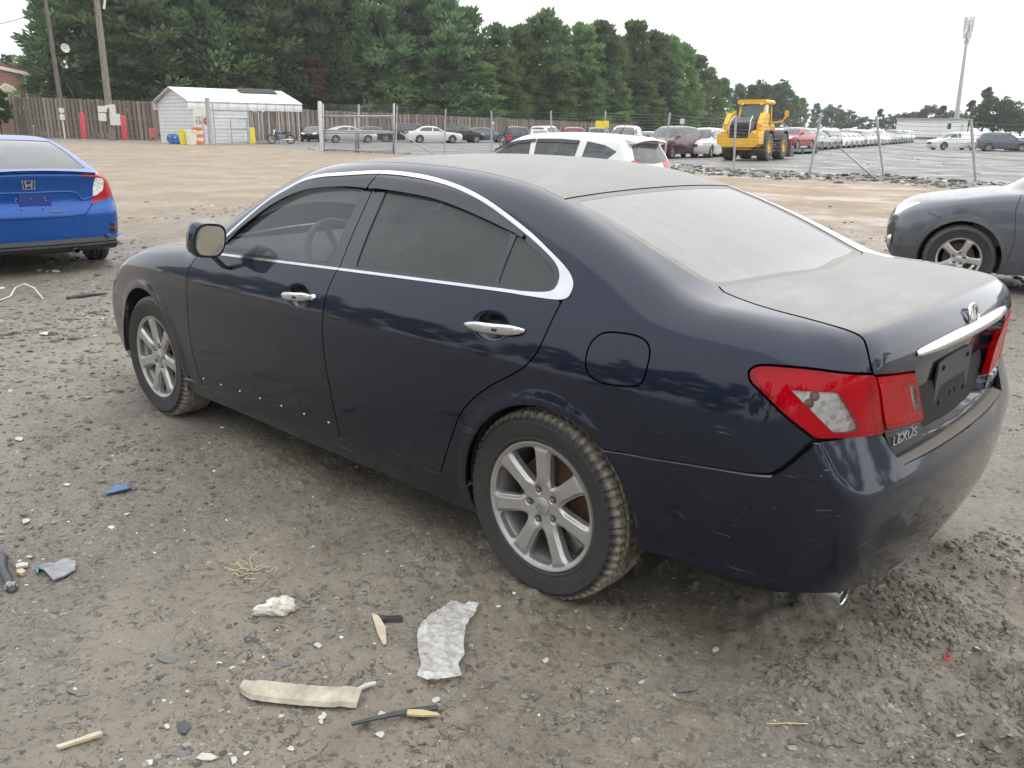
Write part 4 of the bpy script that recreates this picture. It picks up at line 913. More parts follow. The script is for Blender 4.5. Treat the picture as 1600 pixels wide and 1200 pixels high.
# inner shell behind the panels, so that no daylight comes through the gaps
SH = xgrid(lambda P: SED.F(P)+.03, -.60, 3.42, 120, -40, 90, 50); dk = lambda V: V[:, 2]-np.interp(V[:, 0], [-.5, -.2, .1, .4, 1.0, 2.2, 2.4], [1.03, 1.0, .975, .96, .94, .925, .93])
wl = lambda V: -np.minimum(np.hypot(V[:, 0]+.045, V[:, 2]-.33)-.395, np.hypot(V[:, 0]-2.8, V[:, 2]-.335)-.395)
inner = panel(SED, SH, [dk, wl, lambda V: np.interp(V[:, 0], [-.5, -.3, .3, .4], [.36, .36, .22, .22])-V[:, 2]], 0, 0); SH2 = sgrid(lambda P: np.maximum(SED.F(P), bumper_F(P)-.02)+.032, CR, np.arange(0, 100, 2.), np.arange(-38, 70, 2.)); inner2 = panel(SED, SH2, [lambda V: V[:, 0]+.5, lambda V: .3-V[:, 2]], 0, 0)
pm('inner_shell', both(join(inner, inner2)), LINER, hero)
SH3 = sgrid(lambda P: SED.F(P)+.03, CF, np.arange(0, 80, 3.), np.arange(-30, 60, 3.), 1.); pm('front_inner_shell', both(panel(SED, SH3, [lambda V: 3.2-V[:, 0]], 0, 0)), LINER, hero)
# cabin
CAB = plain('tan_interior', (.30, .27, .22), .8, vary=.15); CABG = plain('grey_interior', (.22, .23, .225), .7); CABL = plain('roof_lining', (.33, .32, .29), .9)
lin = panel(SED, xgrid(lambda P: SED.F(P)+.035, .1, 1.7, 50, 30, 90, 30), [lambda V: 1.29-V[:, 2]], 0, 0); pm('roof_lining', both(lin), CABL, hero)
def seat(x, y, w, name='seat'):
    mb = MB(); mb.loft([[(x+.26*c1, y+w*.5*c2, z) for c1, c2 in ((-1, -1), (1, -.95), (1, .95), (-1, 1))] for z in (.38, .52, .56)])
    mb.loft([[(x-.22-.25*(z-.5)+t, y+w*.48*k*sc, z) for t, k in ((-.05, -1), (.06, -.9), (.06, .9), (-.05, 1))] for z, sc in ((.5, 1), (.75, 1.), (1.02, .86), (1.06, .7))])
    o = mb.build(name, CAB, hero, True, 45)
    for yy in ((y,) if w < .7 else (y-.35, y+.35)):
        MB().box((x-.22-.25*.62, yy, 1.13), (.09, .25, .16), rotm(0, -.2, 0), .03).build('headrest', CAB, o)
    return o
seat(1.35, .37, .52); seat(1.35, -.37, .52); seat(.48, 0, 1.3)
ds = MB(); ds.loft([[(x, y, z+dz) for y in (-.74, -.4, .0, .4, .74)]+[(x, y, z-.25) for y in (.74, -.74)] for x, z, dz in ((1.86, .90, 0), (1.93, .95, .0), (2.1, .97, 0), (2.35, .98, 0))]); ds.build('dashboard', CABG, hero, True, 40)
st = MB(); st.lathe([(.185+.016*math.cos(a), .016*math.sin(a)) for a in np.linspace(0, 2*math.pi, 9)], 40, 'z'); st.rod((0, 0, -.03), (0, 0, .01), .07, .06, 16)
for a in (.2, math.pi-.2, -math.pi/2): st.box((math.cos(a)*.11, math.sin(a)*.11, -.005), (.16, .03, .012), rotz(a))
so = st.build('steering_wheel', CABG, hero, True, 40); so.location = (1.74, .37, .93); so.rotation_euler = (0, -math.radians(66), 0)
MB().box((-.25, 0, 1.03), (.5, 1.1, .02)).build('parcel_shelf', CABG, hero); MB().box((.75, 0, .36), (2.4, 1.4, .04)).build('cabin_floor', CABG, hero)
for w_ in [c for c in hero.children if c.name.startswith('wheel') and c.type == 'EMPTY']:
    e_ = emblem(w_, (0, .212*.36+.0075, 0), (math.pi/2, 0, math.pi), .013, RIM)
# ---------------------------------------------------------------- the other vehicles
def scaled(pts, sx=1., dx=0., sy=1., dy=0.): return [(p[0]*sx+dx, p[1]*sy+dy) for p in pts]
WHEELS_DETAIL = {}
def make_car(name, S, wb, axle_z, tyreR, rimR, paintm, windows, screen, backlight=None, rear_glass=None, lamps_r=(), lamps_f=(), nx=150, na=64, label=None, cat='car', loc=(0, 0, 0), rz=0., spokes=5, hw=(.022, .03), style=0,
             rimmat=None, glassm=None, cut=(), extra_clip=(), low=.22, archr=None, arch_off=(0, 0), z0=.72, front_x=None, rear_x=None, shell=True, cladding=None, tyre_w=.2, tyrem=None, detail=False, rear_low=None, doorlines=()):
    """a car from its shape: painted body with window and lamp openings, glass, lamps, wheels and a dark inside"""
    root = empty(name, loc, rz, label, cat); glassm = glassm or BGLASS; rimmat = rimmat or BRIM; tyrem = tyrem or BTYRE
    ar = archr or tyreR+.035; fx = front_x if front_x is not None else wb+.45; rx = rear_x if rear_x is not None else -.45
    B1 = xgrid(S.F, rx-.08, fx+.08, nx, -40, 90, na, z0); cr, cf = (rx+.15, 0, z0), (fx-.3, 0, z0-.1)
    st = 75./na; B2 = sgrid(S.F, cr, np.arange(0, 112, st*.9), np.arange(-44, 91, st), -1.); B3 = sgrid(S.F, cf, np.arange(0, 96, st), np.arange(-42, 78, st), 1.)
    ae_r, ae_f = azel(cr, -1.), azel(cf, 1.)
    A1, A2 = arch(arch_off[0], axle_z, ar), arch(wb+arch_off[1], axle_z, ar)
    wf = [sdf(smooth_poly(w, 4, True, tuple(range(len(w))))) for w in windows]; fs = sdf(screen, (0, 1)); fb = sdf(backlight, (0, 1)) if backlight is not None else None; frg = sdf(rear_glass, (1, 2)) if rear_glass is not None else None
    up = lambda f: (lambda V: np.where(V[:, 2] > .7, f(V), 1.))
    back = lambda f: (lambda V: np.where(V[:, 0] < rx+.35, f(V), 1.))
    lr = [(sdf(np.array(p)*.0131, ae_r), m, nm) for p, m, nm in lamps_r]; lf = [(sdf(np.array(p)*.0131, ae_f), m, nm) for p, m, nm in lamps_f]
    common = [lambda V: low-V[:, 2], lambda V: -A1(V), lambda V: -A2(V)]+[outside(f) for f in wf]+[outside(up(fs))]+([outside(up(fb))] if fb else [])+([outside(back(frg))] if frg else [])+list(extra_clip)
    cl = [] if cladding is None else [lambda V: -cladding(V)]
    b = join(panel(S, B1, common+cl+[lambda V: rx-V[:, 0], lambda V: V[:, 0]-fx]+[outside(f) for f, _, _ in lf], 0, .02), panel(S, B2, common+cl+[lambda V: V[:, 0]-rx]+[outside(f) for f, _, _ in lr]+([] if rear_low is None else [lambda V: rear_low-V[:, 2]]), 0, .02), panel(S, B3, common+cl+[lambda V: fx-V[:, 0]]+[outside(f) for f, _, _ in lf], 0, .02))
    body = pm('body', both(b), paintm, root)
    if cladding is not None:
        c2 = [lambda V: low-.03-V[:, 2], lambda V: -A1(V), lambda V: -A2(V), cladding]
        k = join(panel(S, B1, c2+[lambda V: rx-V[:, 0], lambda V: V[:, 0]-fx], .004, .02), panel(S, B2, c2+[lambda V: V[:, 0]-rx], .004, .02), panel(S, B3, c2+[lambda V: fx-V[:, 0]], .004, .02)); pm('lower_cladding', both(k), GREYPL, root)
    for w in wf:
        m = join(panel(S, B1, [inside(w, -.001), lambda V: rx-V[:, 0]], -.006, 0), panel(S, B2, [inside(w, -.001), lambda V: V[:, 0]-rx], -.006, 0))
        for q in (m, mirror(m)): pm('side_window', q, glassm, root)
    pm('windscreen', both(panel(S, B1, [inside(up(fs))], -.005, 0)), glassm, root)
    if fb: pm('rear_window', both(join(panel(S, B1, [inside(up(fb)), lambda V: rx-V[:, 0]], -.005, 0), panel(S, B2, [inside(up(fb)), lambda V: V[:, 0]-rx], -.005, 0))), glassm, root)
    if frg: pm('rear_window', both(panel(S, B2, [inside(back(frg))], -.005, 0)), glassm, root)
    for f, m, nm in lr:
        q = panel(S, B2, [inside(f, -.001), lambda V: V[:, 0]-rx], .003, .012)
        for s in (q, mirror(q)): pm(nm, s, m, root)
    for f, m, nm in lf:
        q = join(panel(S, B3, [inside(f, -.001), lambda V: fx-V[:, 0]], .002, .012), panel(S, B1, [inside(f, -.001), lambda V: V[:, 0]-fx, lambda V: wb-.2-V[:, 0]], .002, .012))
        for s in (q, mirror(q)): pm(nm, s, m, root)
    tr = S.plan(0.)-.10
    for x, s in ((0, 1), (0, -1), (wb, 1), (wb, -1)):
        if detail: wheel(root, (x, s*(tr-.01), axle_z), tyreR, rimR, tyre_w, spokes, .5 if x else .1, s < 0, tyrem, rimmat, hw, style)
        else: small_wheel(root, (x, s*(tr-.01), axle_z), tyreR, rimR, s < 0)
        MB().lathe([(ar+.01, .08*s), (ar+.005, -.16*s), (.02, -.17*s)], 20, 'y', (x, s*tr, axle_z), -.1, math.pi+.1).build('wheel_well', LINER, root, True)
    ub = MB(); hwid = float(S.plan(wb/2))-.12; ub.box((wb/2, 0, .30), (wb-2*ar+.1, hwid*2, .16)); ub.box((wb/2, 0, .36), (wb+1.1, 1.2, .14)); ub.build('underbody', LINER, root)
    sh = MB(); belt = S.belt-.05
    sh.loft([[(x, -hwid*.92, z) for x, z in ((-.5, .5), (-.45, belt), (wb-.5, belt-.02), (wb+.2, .5))], [(x, hwid*.92, z) for x, z in ((-.5, .5), (-.45, belt), (wb-.5, belt-.02), (wb+.2, .5))]]); sh.build('cabin', CABG, root)
    for y in (-.36, .36):
        sh = MB(); sh.box((wb*.5, y, belt+.06), (.14, .5, .36), rotm(0, -.2, 0), .04); sh.box((wb*.5-.06, y, belt+.31), (.1, .26, .17), rotm(0, -.2, 0), .03); sh.build('seat', CABG, root)
    for s in (1, -1):
        x = float(screen[:, 0].max())-.42; y = float(S.plan(x)-S.drop(S.belt+.05)); MB().box((x, s*(y+.10), S.belt+.06), (.13, .19, .13), None, .03).build('mirror_housing', paintm, root)
    return root, body, S
def small_wheel(root, loc, R, Rr, flip):
    key = ('small', R, Rr)
    if key not in WHEELS_DETAIL:
        a = MB().lathe([(Rr-.002, .075), (Rr+.01, .088), (R*.88, .10), (R-.012, .09), (R, .06), (R, -.06), (R-.012, -.09), (Rr, -.085)], 30, 'y').build('tyre', BTYRE, None, True)
        m = MB(); m.lathe([(Rr, .075), (Rr-.02, .066), (Rr-.025, .03)], 30, 'y'); m.lathe([(.0005, .07), (.05, .07), (.06, .055)], 16, 'y')
        for i in range(5): t = 2*math.pi*i/5; m.box((Rr*.55*math.cos(t), .06, Rr*.55*math.sin(t)), (Rr*.85, .02, .055), Matrix.Rotation(-t, 3, 'Y'))
        b = m.build('rim', BRIM, None, True, 40); c = MB().lathe([(.0005, .02), (Rr-.01, .02)], 24, 'y').build('brake_disc', LINER, None)
        WHEELS_DETAIL[key] = [o.data for o in (a, b, c)]
        for o in (a, b, c): bpy.data.objects.remove(o)
    e = bpy.data.objects.new('wheel', None); COL.objects.link(e); e.parent = root; e.location = loc; e.rotation_euler = (0, 0, math.pi if flip else 0); e.empty_display_size = .1
    for nm, me in zip(('tyre', 'rim', 'brake_disc'), WHEELS_DETAIL[key]):
        o = bpy.data.objects.new(nm, me); COL.objects.link(o); o.parent = e
    return e
BGLASS = glass('parked_car_glass', (.42, .47, .47), .20, (.42, .45, .46)); BRIM = rim_metal('parked_car_rim', (.5, .5, .5), amount=.2); BTYRE = rubber('parked_car_tyre', .2)
REDL = lamp_lens('parked_tail_lamp', (.42, .006, .01)); WHITEL = plain('parked_head_lamp', (.62, .62, .60), .15, .2, .1, coat=1.)
BLUE = paint('blue_paint', (.004, .070, .31), .25, .3, 1., dust=.45, film=.012, dust_col=(.42, .42, .45)); SLATE = paint('slate_paint', (.115, .125, .145), .5, .32, 1., dust=.45, film=.05, dust_col=(.36, .36, .37)); WHITE = paint('white_paint', (.72, .72, .71), .0, .35, .8, dust=.2, film=.03)

# -------- blue saloon seen from behind
CIV = Shape(
    plan=[(-1.2, .78), (-.8, .872), (-.4, .892), (0, .90), (1.3, .90), (2.3, .895), (2.7, .885), (3.1, .85), (3.4, .79), (3.7, .70)],
    drop=[(0, .13), (.2, .05), (.3, .025), (.45, .006), (.58, 0), (.7, .006), (.8, .02), (.88, .04), (.95, .066), (1.02, .10), (1.12, .16), (1.22, .22), (1.34, .30), (1.5, .42)],
    deck=[(3.9, .45), (3.6, .66), (3.4, .77), (3.1, .85), (2.7, .91), (2.3, .95), (1.5, .97), (0, 1.03), (-.3, 1.06), (-.6, 1.067), (-.8, 1.06), (-.98, 1.055), (-1.2, 1.03)],
    roof=[(2.7, .80), (2.4, .98), (2.1, 1.15), (1.8, 1.29), (1.6, 1.35), (1.35, 1.39), (1.1, 1.412), (.8, 1.415), (.5, 1.40), (.2, 1.36), (-.1, 1.29), (-.4, 1.20), (-.7, 1.10), (-1.0, .98)],
    rear=[(.1, -.75), (.22, -.88), (.3, -.96), (.42, -1.0), (.55, -1.01), (.66, -1.0), (.72, -.965), (.8, -.955), (.9, -.965), (.97, -.985), (1.03, -1.0), (1.08, -.99)],
    front=[(.15, 3.45), (.3, 3.55), (.5, 3.6), (.7, 3.56), (.85, 3.45)], crown_d=.07, crown_r=.07, k_shoulder=.07, k_rail=.08, k_edge=.03, k_rear=.11, belt=.97, rq=(.16, 2.4))
CIV.arch = [(0, .32, .36, .012), (2.7, .32, .36, .012)]
lampc = lambda pts: pts
BLUEO = [[(2.02, .985), (1.85, 1.12), (1.65, 1.22), (1.4, 1.28), (1.18, 1.30), (1.18, .99)], [(1.10, .99), (1.10, 1.30), (.85, 1.295), (.55, 1.26), (.3, 1.19), (.12, 1.10), (.05, 1.03)]]
civ, cbody, _ = make_car('saloon_car', CIV, 2.7, .32, .325, .215, BLUE, BLUEO,
    smooth_poly([(1.52, -.52), (1.58, 0), (1.52, .52), (1.9, .62), (2.2, .68), (2.38, .4), (2.43, 0), (2.38, -.4), (2.2, -.68), (1.9, -.62)], 4, True, (0, 2, 4, 8)),
    backlight=smooth_poly([(.24, -.50), (.25, 0), (.24, .50), (-.2, .57), (-.60, .62), (-.70, .58), (-.73, 0), (-.70, -.58), (-.60, -.62), (-.2, -.57)], 4, True, (0, 2, 4, 8)),
    lamps_r=[([(38, 20), (40, 22.5), (47, 23), (53, 21.5), (58, 18), (60.5, 14), (60, 8), (56.5, 3.2), (43.7, .8), (45.2, 4.6), (49, 6.0), (51.7, 8.5), (52.1, 14.4), (50, 16), (46, 17), (40, 18.6)], REDL, 'tail_lamp'), ([(46, 16.6), (50, 15.6), (51.8, 14.2), (51.4, 8.7), (48.8, 6.3), (45.6, 5)], REFLECT, 'reverse_lamp')],
    nx=210, na=90, label='glossy blue saloon car parked facing away, seen from behind', loc=(8.985, -.458, 0), rz=-.1299, detail=True, low=.24, rear_low=.34, arch_off=(0, 0), tyre_w=.205)
def rear_put(S, o, x0, y, z, off=.003, sc=(1, 1, 1), flat=None):
    P = solve(S.F, np.array([[x0, y, z]]), np.array([[-1., 0, 0]]))[0]; n = S.normal(P[None])[0] if flat is None else np.array(flat)/np.linalg.norm(flat)
    right = np.cross([0, 0, 1], n); right /= np.linalg.norm(right); u = np.cross(n, right)
    o.matrix_local = Matrix([[right[i], u[i], n[i], (P+n*off)[i]] for i in range(3)]+[[0, 0, 0, 1]]) @ Matrix.Diagonal((*sc, 1)); return o
# spoiler lip, emblem, plate panel, diffuser, corner reflector
rings = []
for y in np.linspace(-.66, .66, 31):
    t = (y/.66)**2; x = -.955+.16*abs(y)**2.4; rings.append([(x+.12, y, 1.052-.035*t), (x-.03, y, 1.085-.035*t), (x-.06, y, 1.083-.037*t), (x-.045, y, 1.06-.035*t), (x+.03, y, 1.035-.035*t)])
MB().loft(rings).build('boot_spoiler', BLUE, civ, True, 40)
def h_emblem(parent, S, x0, y, z):
    mb = MB(); out = smooth_poly([(-.062, .045), (.062, .045), (.056, -.040), (.046, -.05), (-.046, -.05), (-.056, -.040)], 4, True, (0, 1)); inn = out*.86
    n = len(out); V = [(*p, .008) for p in out]+[(*p, .008) for p in inn]+[(*p, 0) for p in out]+[(*p, 0) for p in inn]
    mb.add(V, [(i, (i+1) % n, n+(i+1) % n, n+i) for i in range(n)]+[(2*n+i, 2*n+(i+1) % n, (i+1) % n, i) for i in range(n)]+[(n+i, n+(i+1) % n, 3*n+(i+1) % n, 3*n+i) for i in range(n)])
    for s in (-1, 1): mb.prism([(s*.040, .036), (s*.022, .036), (s*.016, -.040), (s*.030, -.040)][::s], .008)
    mb.box((0, -.006, .004), (.045, .020, .0079))
    o = mb.build('emblem', CHROME, parent, False); return rear_put(S, o, x0, y, z, .004)
h_emblem(civ, CIV, -.4, 0, .945)
def on_line(S, pts, x0=-.4, off=0.):
    P = np.array([(x0, y, z) for y, z in pts]); return [tuple(p) for p in solve(S.F, P, np.tile([-1., 0, 0], (len(P), 1)))+[-off, 0, 0]]
CR_L = [(y, z) for y, z in smooth_poly([(-.63, .80), (-.506, .768), (-.40, .852), (0, .856), (.40, .852), (.506, .768), (.63, .80)], 8, False, )]
MB().tube(on_line(CIV, CR_L), .011, 6).build('boot_crease', BLUE, civ, True)
LD_L = [(y, z) for y, z in smooth_poly([(-.60, .72), (-.51, .63), (-.46, .612), (0, .600), (.46, .612), (.51, .63), (.60, .72)], 8, False)]
MB().tube(on_line(CIV, LD_L), .005, 6).build('shut_line', LINER, civ, True)
pb = MB(); pb.box((0, 0, 0), (.30, .175, .010), None, .003); o = pb.build('plate_panel', plain('dark_blue_panel', (.004, .035, .20), .5), civ); rear_put(CIV, o, -.4, -.04, .765, .004, flat=(-1, 0, .0))
for (y, z) in ((-.13, .80), (.13, .80), (-.14, .775), (.14, .775), (-.10, .70), (.10, .70), (0, .80)):
    q = MB().lathe([(.0005, .003), (.009, .002), (.010, -.002)], 10, 'z').build('plate_screw', STEEL, civ, True); rear_put(CIV, q, -.4, y, z, .016, flat=(-1, 0, 0))
rings = []
for y in np.linspace(-.80, .80, 33):
    x = -.985+.15*abs(y)**2.6; rings.append([(x+.10, y, .22), (x-.005, y, .25), (x-.022, y, .30), (x-.028, y, .325), (x-.004, y, .37), (x+.1, y, .37)])
MB().loft(rings).build('rear_diffuser', BLACK, civ, True, 40)
rings = []
for y in np.linspace(-.82, .82, 33):
    x = -1.0+.15*abs(y)**2.6; rings.append([(x+.01, y, .285), (x-.025, y, .29), (x-.03, y, .305), (x+.01, y, .31)])
MB().loft(rings).build('diffuser_strip', GREYPL, civ, True, 40)
for s in (1, -1):
    mb = MB(); mb.box((-.905, s*.735, .465), (.03, .13, .10), rotz(s*.42), .008); mb.build('bumper_pocket', BLACK, civ)
    mb = MB(); mb.box((-.872, s*.803, .455), (.03, .045, .10), rotz(s*.65), .008); mb.build('reflector', REDL, civ)
    mb = MB(); mb.box((-.922, s*.73, .46), (.016, .12, .010), rotz(s*.42)); mb.build('pocket_bar', GREYPL, civ)
    mb = MB(); mb.loft([[(-.93, s*.69, .345), (-.79, s*.86, .355), (-.76, s*.86, .385), (-.93, s*.69, .395)][::s], [(-.96, s*.70, .35), (-.82, s*.885, .36), (-.79, s*.885, .38), (-.96, s*.70, .385)][::s]]); mb.build('bumper_fin', BLUE, civ)
MB().lathe([(.026, -.2), (.028, 0), (.025, .002), (.022, -.2)], 16, 'x', (-.88, -.35, .25)).build('exhaust_pipe', STEEL, civ, True)
mb = MB(); mb.lathe([(.0005, .25), (.10, .25), (.11, .2), (.11, -.2), (.0005, -.25)], 16, 'y', (-.62, -.2, .29)); mb.build('muffler', plain('pale_muffler', (.42, .41, .39), .5, .5, .3, 14.), civ, True, 40)
o = MB().box((0, 0, 0), (.09, .012, .004)).build('badge', CHROME, civ); rear_put(CIV, o, -.4, -.22, .665, .012, flat=(-1, 0, 0))

# -------- slate SUV, only its nose in view
def suv_shape(h=1.0, l=1.0, w=1.0):
    return Shape(plan=scaled([(-1.1, .82), (-.7, .875), (0, .905), (1.3, .915), (2.3, .91), (2.7, .905), (3.0, .88), (3.3, .80), (3.6, .66)], l, 0, w), drop=scaled([(0, .13), (.2, .05), (.35, .02), (.6, 0), (.8, .008), (.95, .03), (1.05, .055), (1.15, .09), (1.35, .17), (1.55, .26), (1.75, .38)], h),
        deck=scaled([(3.7, .52), (3.56, .74), (3.4, .865), (3.2, .94), (3.0, .985), (2.6, 1.05), (2.3, 1.09), (2.0, 1.1), (0, 1.1), (-1.2, 1.1)], l, 0, h), roof=scaled([(2.9, .86), (2.55, 1.07), (2.3, 1.23), (2.0, 1.42), (1.75, 1.555), (1.5, 1.63), (1.2, 1.665), (.8, 1.68), (.3, 1.67), (-.2, 1.64), (-.6, 1.60), (-.85, 1.56), (-1.2, 1.5)], l, 0, h),
        rear=[(z*h, x*l) for z, x in [(.2, -.78), (.3, -.86), (.5, -.9), (.7, -.91), (.9, -.88), (1.05, -.85), (1.2, -.80), (1.4, -.70), (1.6, -.58), (1.7, -.5)]], front=[(z*h, x*l) for z, x in [(.15, 3.40), (.3, 3.52), (.5, 3.57), (.7, 3.555), (.85, 3.47), (1.0, 3.3)]],
        crown_d=.06, crown_r=.08, k_shoulder=.08, k_rail=.1, k_rear=.14, k_front=.25, k_edge=.05, belt=1.06*h, fq=(.42, 2.4), rq=(.12, 2.6))
SUV_WIN = [[(2.30, 1.10), (2.12, 1.26), (1.90, 1.41), (1.65, 1.51), (1.30, 1.55), (1.27, 1.10)], [(1.20, 1.10), (1.22, 1.55), (.7, 1.555), (.30, 1.53), (.36, 1.12)], [(.28, 1.13), (.22, 1.52), (-.2, 1.48), (-.45, 1.40), (-.36, 1.18)]]
def sw(W, l=1., h=1.): return [[(x*l, z*h) for x, z in w] for w in W]
SUV_SCREEN = smooth_poly([(1.62, -.50), (1.70, 0), (1.62, .50), (1.95, .60), (2.3, .70), (2.52, .45), (2.6, 0), (2.52, -.45), (2.3, -.70), (1.95, -.60)], 4, True, (0, 2, 4, 8))
SUV_RG = [(.56, 1.12), (.58, 1.2), (.50, 1.50), (0, 1.54), (-.50, 1.50), (-.58, 1.2), (-.56, 1.12), (0, 1.09)]
LAMP_R_SUV = [([(34, 24), (48, 25), (56, 22), (56, 6), (48, 3), (36, 8)], REDL, 'tail_lamp')]
LAMP_F_SUV = [([(24, 10), (40, 15), (56, 17.5), (64, 17.2), (56, 12), (40, 5), (26, 3)], WHITEL, 'headlamp')]
RAVS = suv_shape(); RAVS.front = Spl([(.15, 3.24), (.3, 3.37), (.5, 3.43), (.7, 3.42), (.85, 3.34), (1.0, 3.17)]); RAVS.roof = Spl([(2.64, .86), (2.29, 1.07), (2.04, 1.23), (1.76, 1.42), (1.55, 1.55), (1.35, 1.62), (1.1, 1.66), (.8, 1.68), (.3, 1.67), (-.2, 1.64), (-.6, 1.60), (-.85, 1.56), (-1.2, 1.5)]); RAVS.plan = Spl([(-1.1, .82), (-.7, .875), (0, .905), (1.3, .915), (2.3, .91), (2.7, .90), (2.95, .87), (3.2, .79), (3.5, .65)]); RAVS.arch = [(0, .36, .40, .012), (2.66, .36, .40, .014)]
clad = lambda V: np.minimum(np.minimum(np.hypot(V[:, 0]-2.66, V[:, 2]-.36)-.455, np.hypot(V[:, 0], V[:, 2]-.36)-.455), np.minimum(V[:, 2]-.37, np.maximum(V[:, 2]-.44, 2.9-V[:, 0])))
rav, rbody, _ = make_car('suv', RAVS, 2.66, .36, .36, .225, SLATE, [[(x-(.24 if i == 0 and x > 1.4 else 0), z) for x, z in w] for i, w in enumerate(SUV_WIN)], SUV_SCREEN-np.array([.26, 0]), rear_glass=SUV_RG, lamps_r=LAMP_R_SUV,
    lamps_f=[([(26, 15), (40, 21), (52, 24), (60, 24.5), (66, 24), (58, 20), (46, 14), (34, 10.5), (26, 9)], WHITEL, 'headlamp'), ([(22, 0), (30, 2), (38, 5), (45, 5), (44, -14), (36, -16), (25, -14)], BLACK, 'bumper_grille')],
    nx=190, na=90, label='slate grey SUV with five spoke wheels and grey wheel arch trim', loc=(-1.22, -8.86, -.13), rz=math.radians(18), detail=True, cladding=clad, archr=.405, spokes=5, hw=(.030, .036), low=.25, rimmat=rim_metal('suv_alloy', (.55, .55, .55), amount=.25), tyre_w=.225)
for s in (1, -1):
    P = np.array([3.30, s*.60, .86]); 
    MB().loft([[(3.36+.01*math.cos(a), s*(.63+.02*math.cos(a)), .49+.07*math.sin(a)) for a in np.linspace(0, 2*math.pi, 12, endpoint=False)][::s], [(3.40+.01*math.cos(a), s*(.60+.015*math.cos(a)), .49+.05*math.sin(a)) for a in np.linspace(0, 2*math.pi, 12, endpoint=False)][::s]]).build('fog_lamp', CHROME, rav, True)
for ln in ([(2.17, 1.06), (2.20, .9), (2.17, .6), (2.20, .37)], [(3.02, .835), (2.88, .78)], [(1.25, 1.05), (1.24, .4)]):       # shut lines of door and bumper
    pts = smooth_poly(ln, 10, False); 
    for s in (1, -1): MB().tube([(x, s*(float(RAVS.plan(x)-RAVS.drop(z))+.0005+(.014*math.exp(-((math.hypot(x-2.66, z-.36)-.40)/.035)**2))), z) for x, z in pts], .0028, 5).build('shut_line', LINER, rav)

# -------- white hatchback behind the sedan
HAT = suv_shape(.885, .985, .97); HAT.arch = [(0, .32, .35, .01), (2.6, .32, .35, .01)]
HW = sw([[(2.30, 1.12), (2.10, 1.27), (1.85, 1.42), (1.6, 1.50), (1.28, 1.545), (1.24, 1.12)], [(1.14, 1.12), (1.17, 1.55), (.65, 1.555), (.26, 1.53), (.30, 1.13)], [(.16, 1.14), (.12, 1.52), (-.25, 1.45), (-.50, 1.34), (-.36, 1.20)]], .985, .885)
hat, hbody, _ = make_car('hatchback', HAT, 2.6, .315, .315, .205, WHITE, HW, SUV_SCREEN*np.array([.985, .97]), rear_glass=[(y*.97, z*.885) for y, z in [(.60, 1.14), (.60, 1.22), (.50, 1.47), (0, 1.50), (-.50, 1.47), (-.60, 1.22), (-.60, 1.14), (0, 1.11)]], lamps_r=LAMP_R_SUV, lamps_f=LAMP_F_SUV, nx=170, na=80,
    label='white hatchback with dark rain visors and a roof spoiler, behind the navy saloon', loc=(7.5, -9.6, 0), rz=.117, detail=False, archr=.35)
rings = []
for y in np.linspace(-.56, .56, 25):
    t = (y/.56)**2; rings.append([(-.50, y, 1.425-.035*t), (-.74, y, 1.385-.04*t), (-.76, y, 1.365-.045*t), (-.70, y, 1.35-.05*t), (-.5, y, 1.36-.05*t)])
MB().loft(rings).build('roof_spoiler', WHITE, hat, True, 40)
MB().tube([(-.15, 0, 1.46), (-.19, 0, 1.53), (-.25, 0, 1.63)], [.012, .007, .003], 8).build('aerial', BLACK, hat)
for s in (1, -1):
    for x0, x1 in ((1.16, 2.0), (.28, 1.13)):
        V = []; n = 14
        for i in range(n+1):
            x = x0+(x1-x0)*i/n; zt = float(np.interp(x, [.26, .65, 1.2, 1.6, 1.85, 2.0], [1.355, 1.375, 1.37, 1.33, 1.25, 1.18])); 
            for dz in (0.0, -.055):
                z = zt+dz; y = float(HAT.plan(x)-HAT.drop(z))+.012; V.append((x, s*y, z))
        mk('rain_visor', V, [(2*i, 2*i+2, 2*i+3, 2*i+1) for i in range(n)], VISOR, hat)
# ---------------------------------------------------------------- far things: helpers
def mpp(P): return float((np.asarray(P)-np.array(CAM))@_f)/(FOC*1600)          # metres per photograph pixel there
def view_yaw(u): d = _f+_r*(u-800)/(FOC*1600)-_u*(215-600)/(FOC*1600); return math.atan2(d[1], d[0])
def up_at(P, u, v): """height above P of the pixel v over it"""; return (CAM[2]+((np.asarray(pix_at(u, v, math.hypot(P[0]-CAM[0], P[1]-CAM[1]))))[2]-CAM[2]))-P[2]
def boxo(name, c, d, mat, parent=None, rot=None, bev=0.): return MB().box(c, d, rot, bev).build(name, mat, parent)
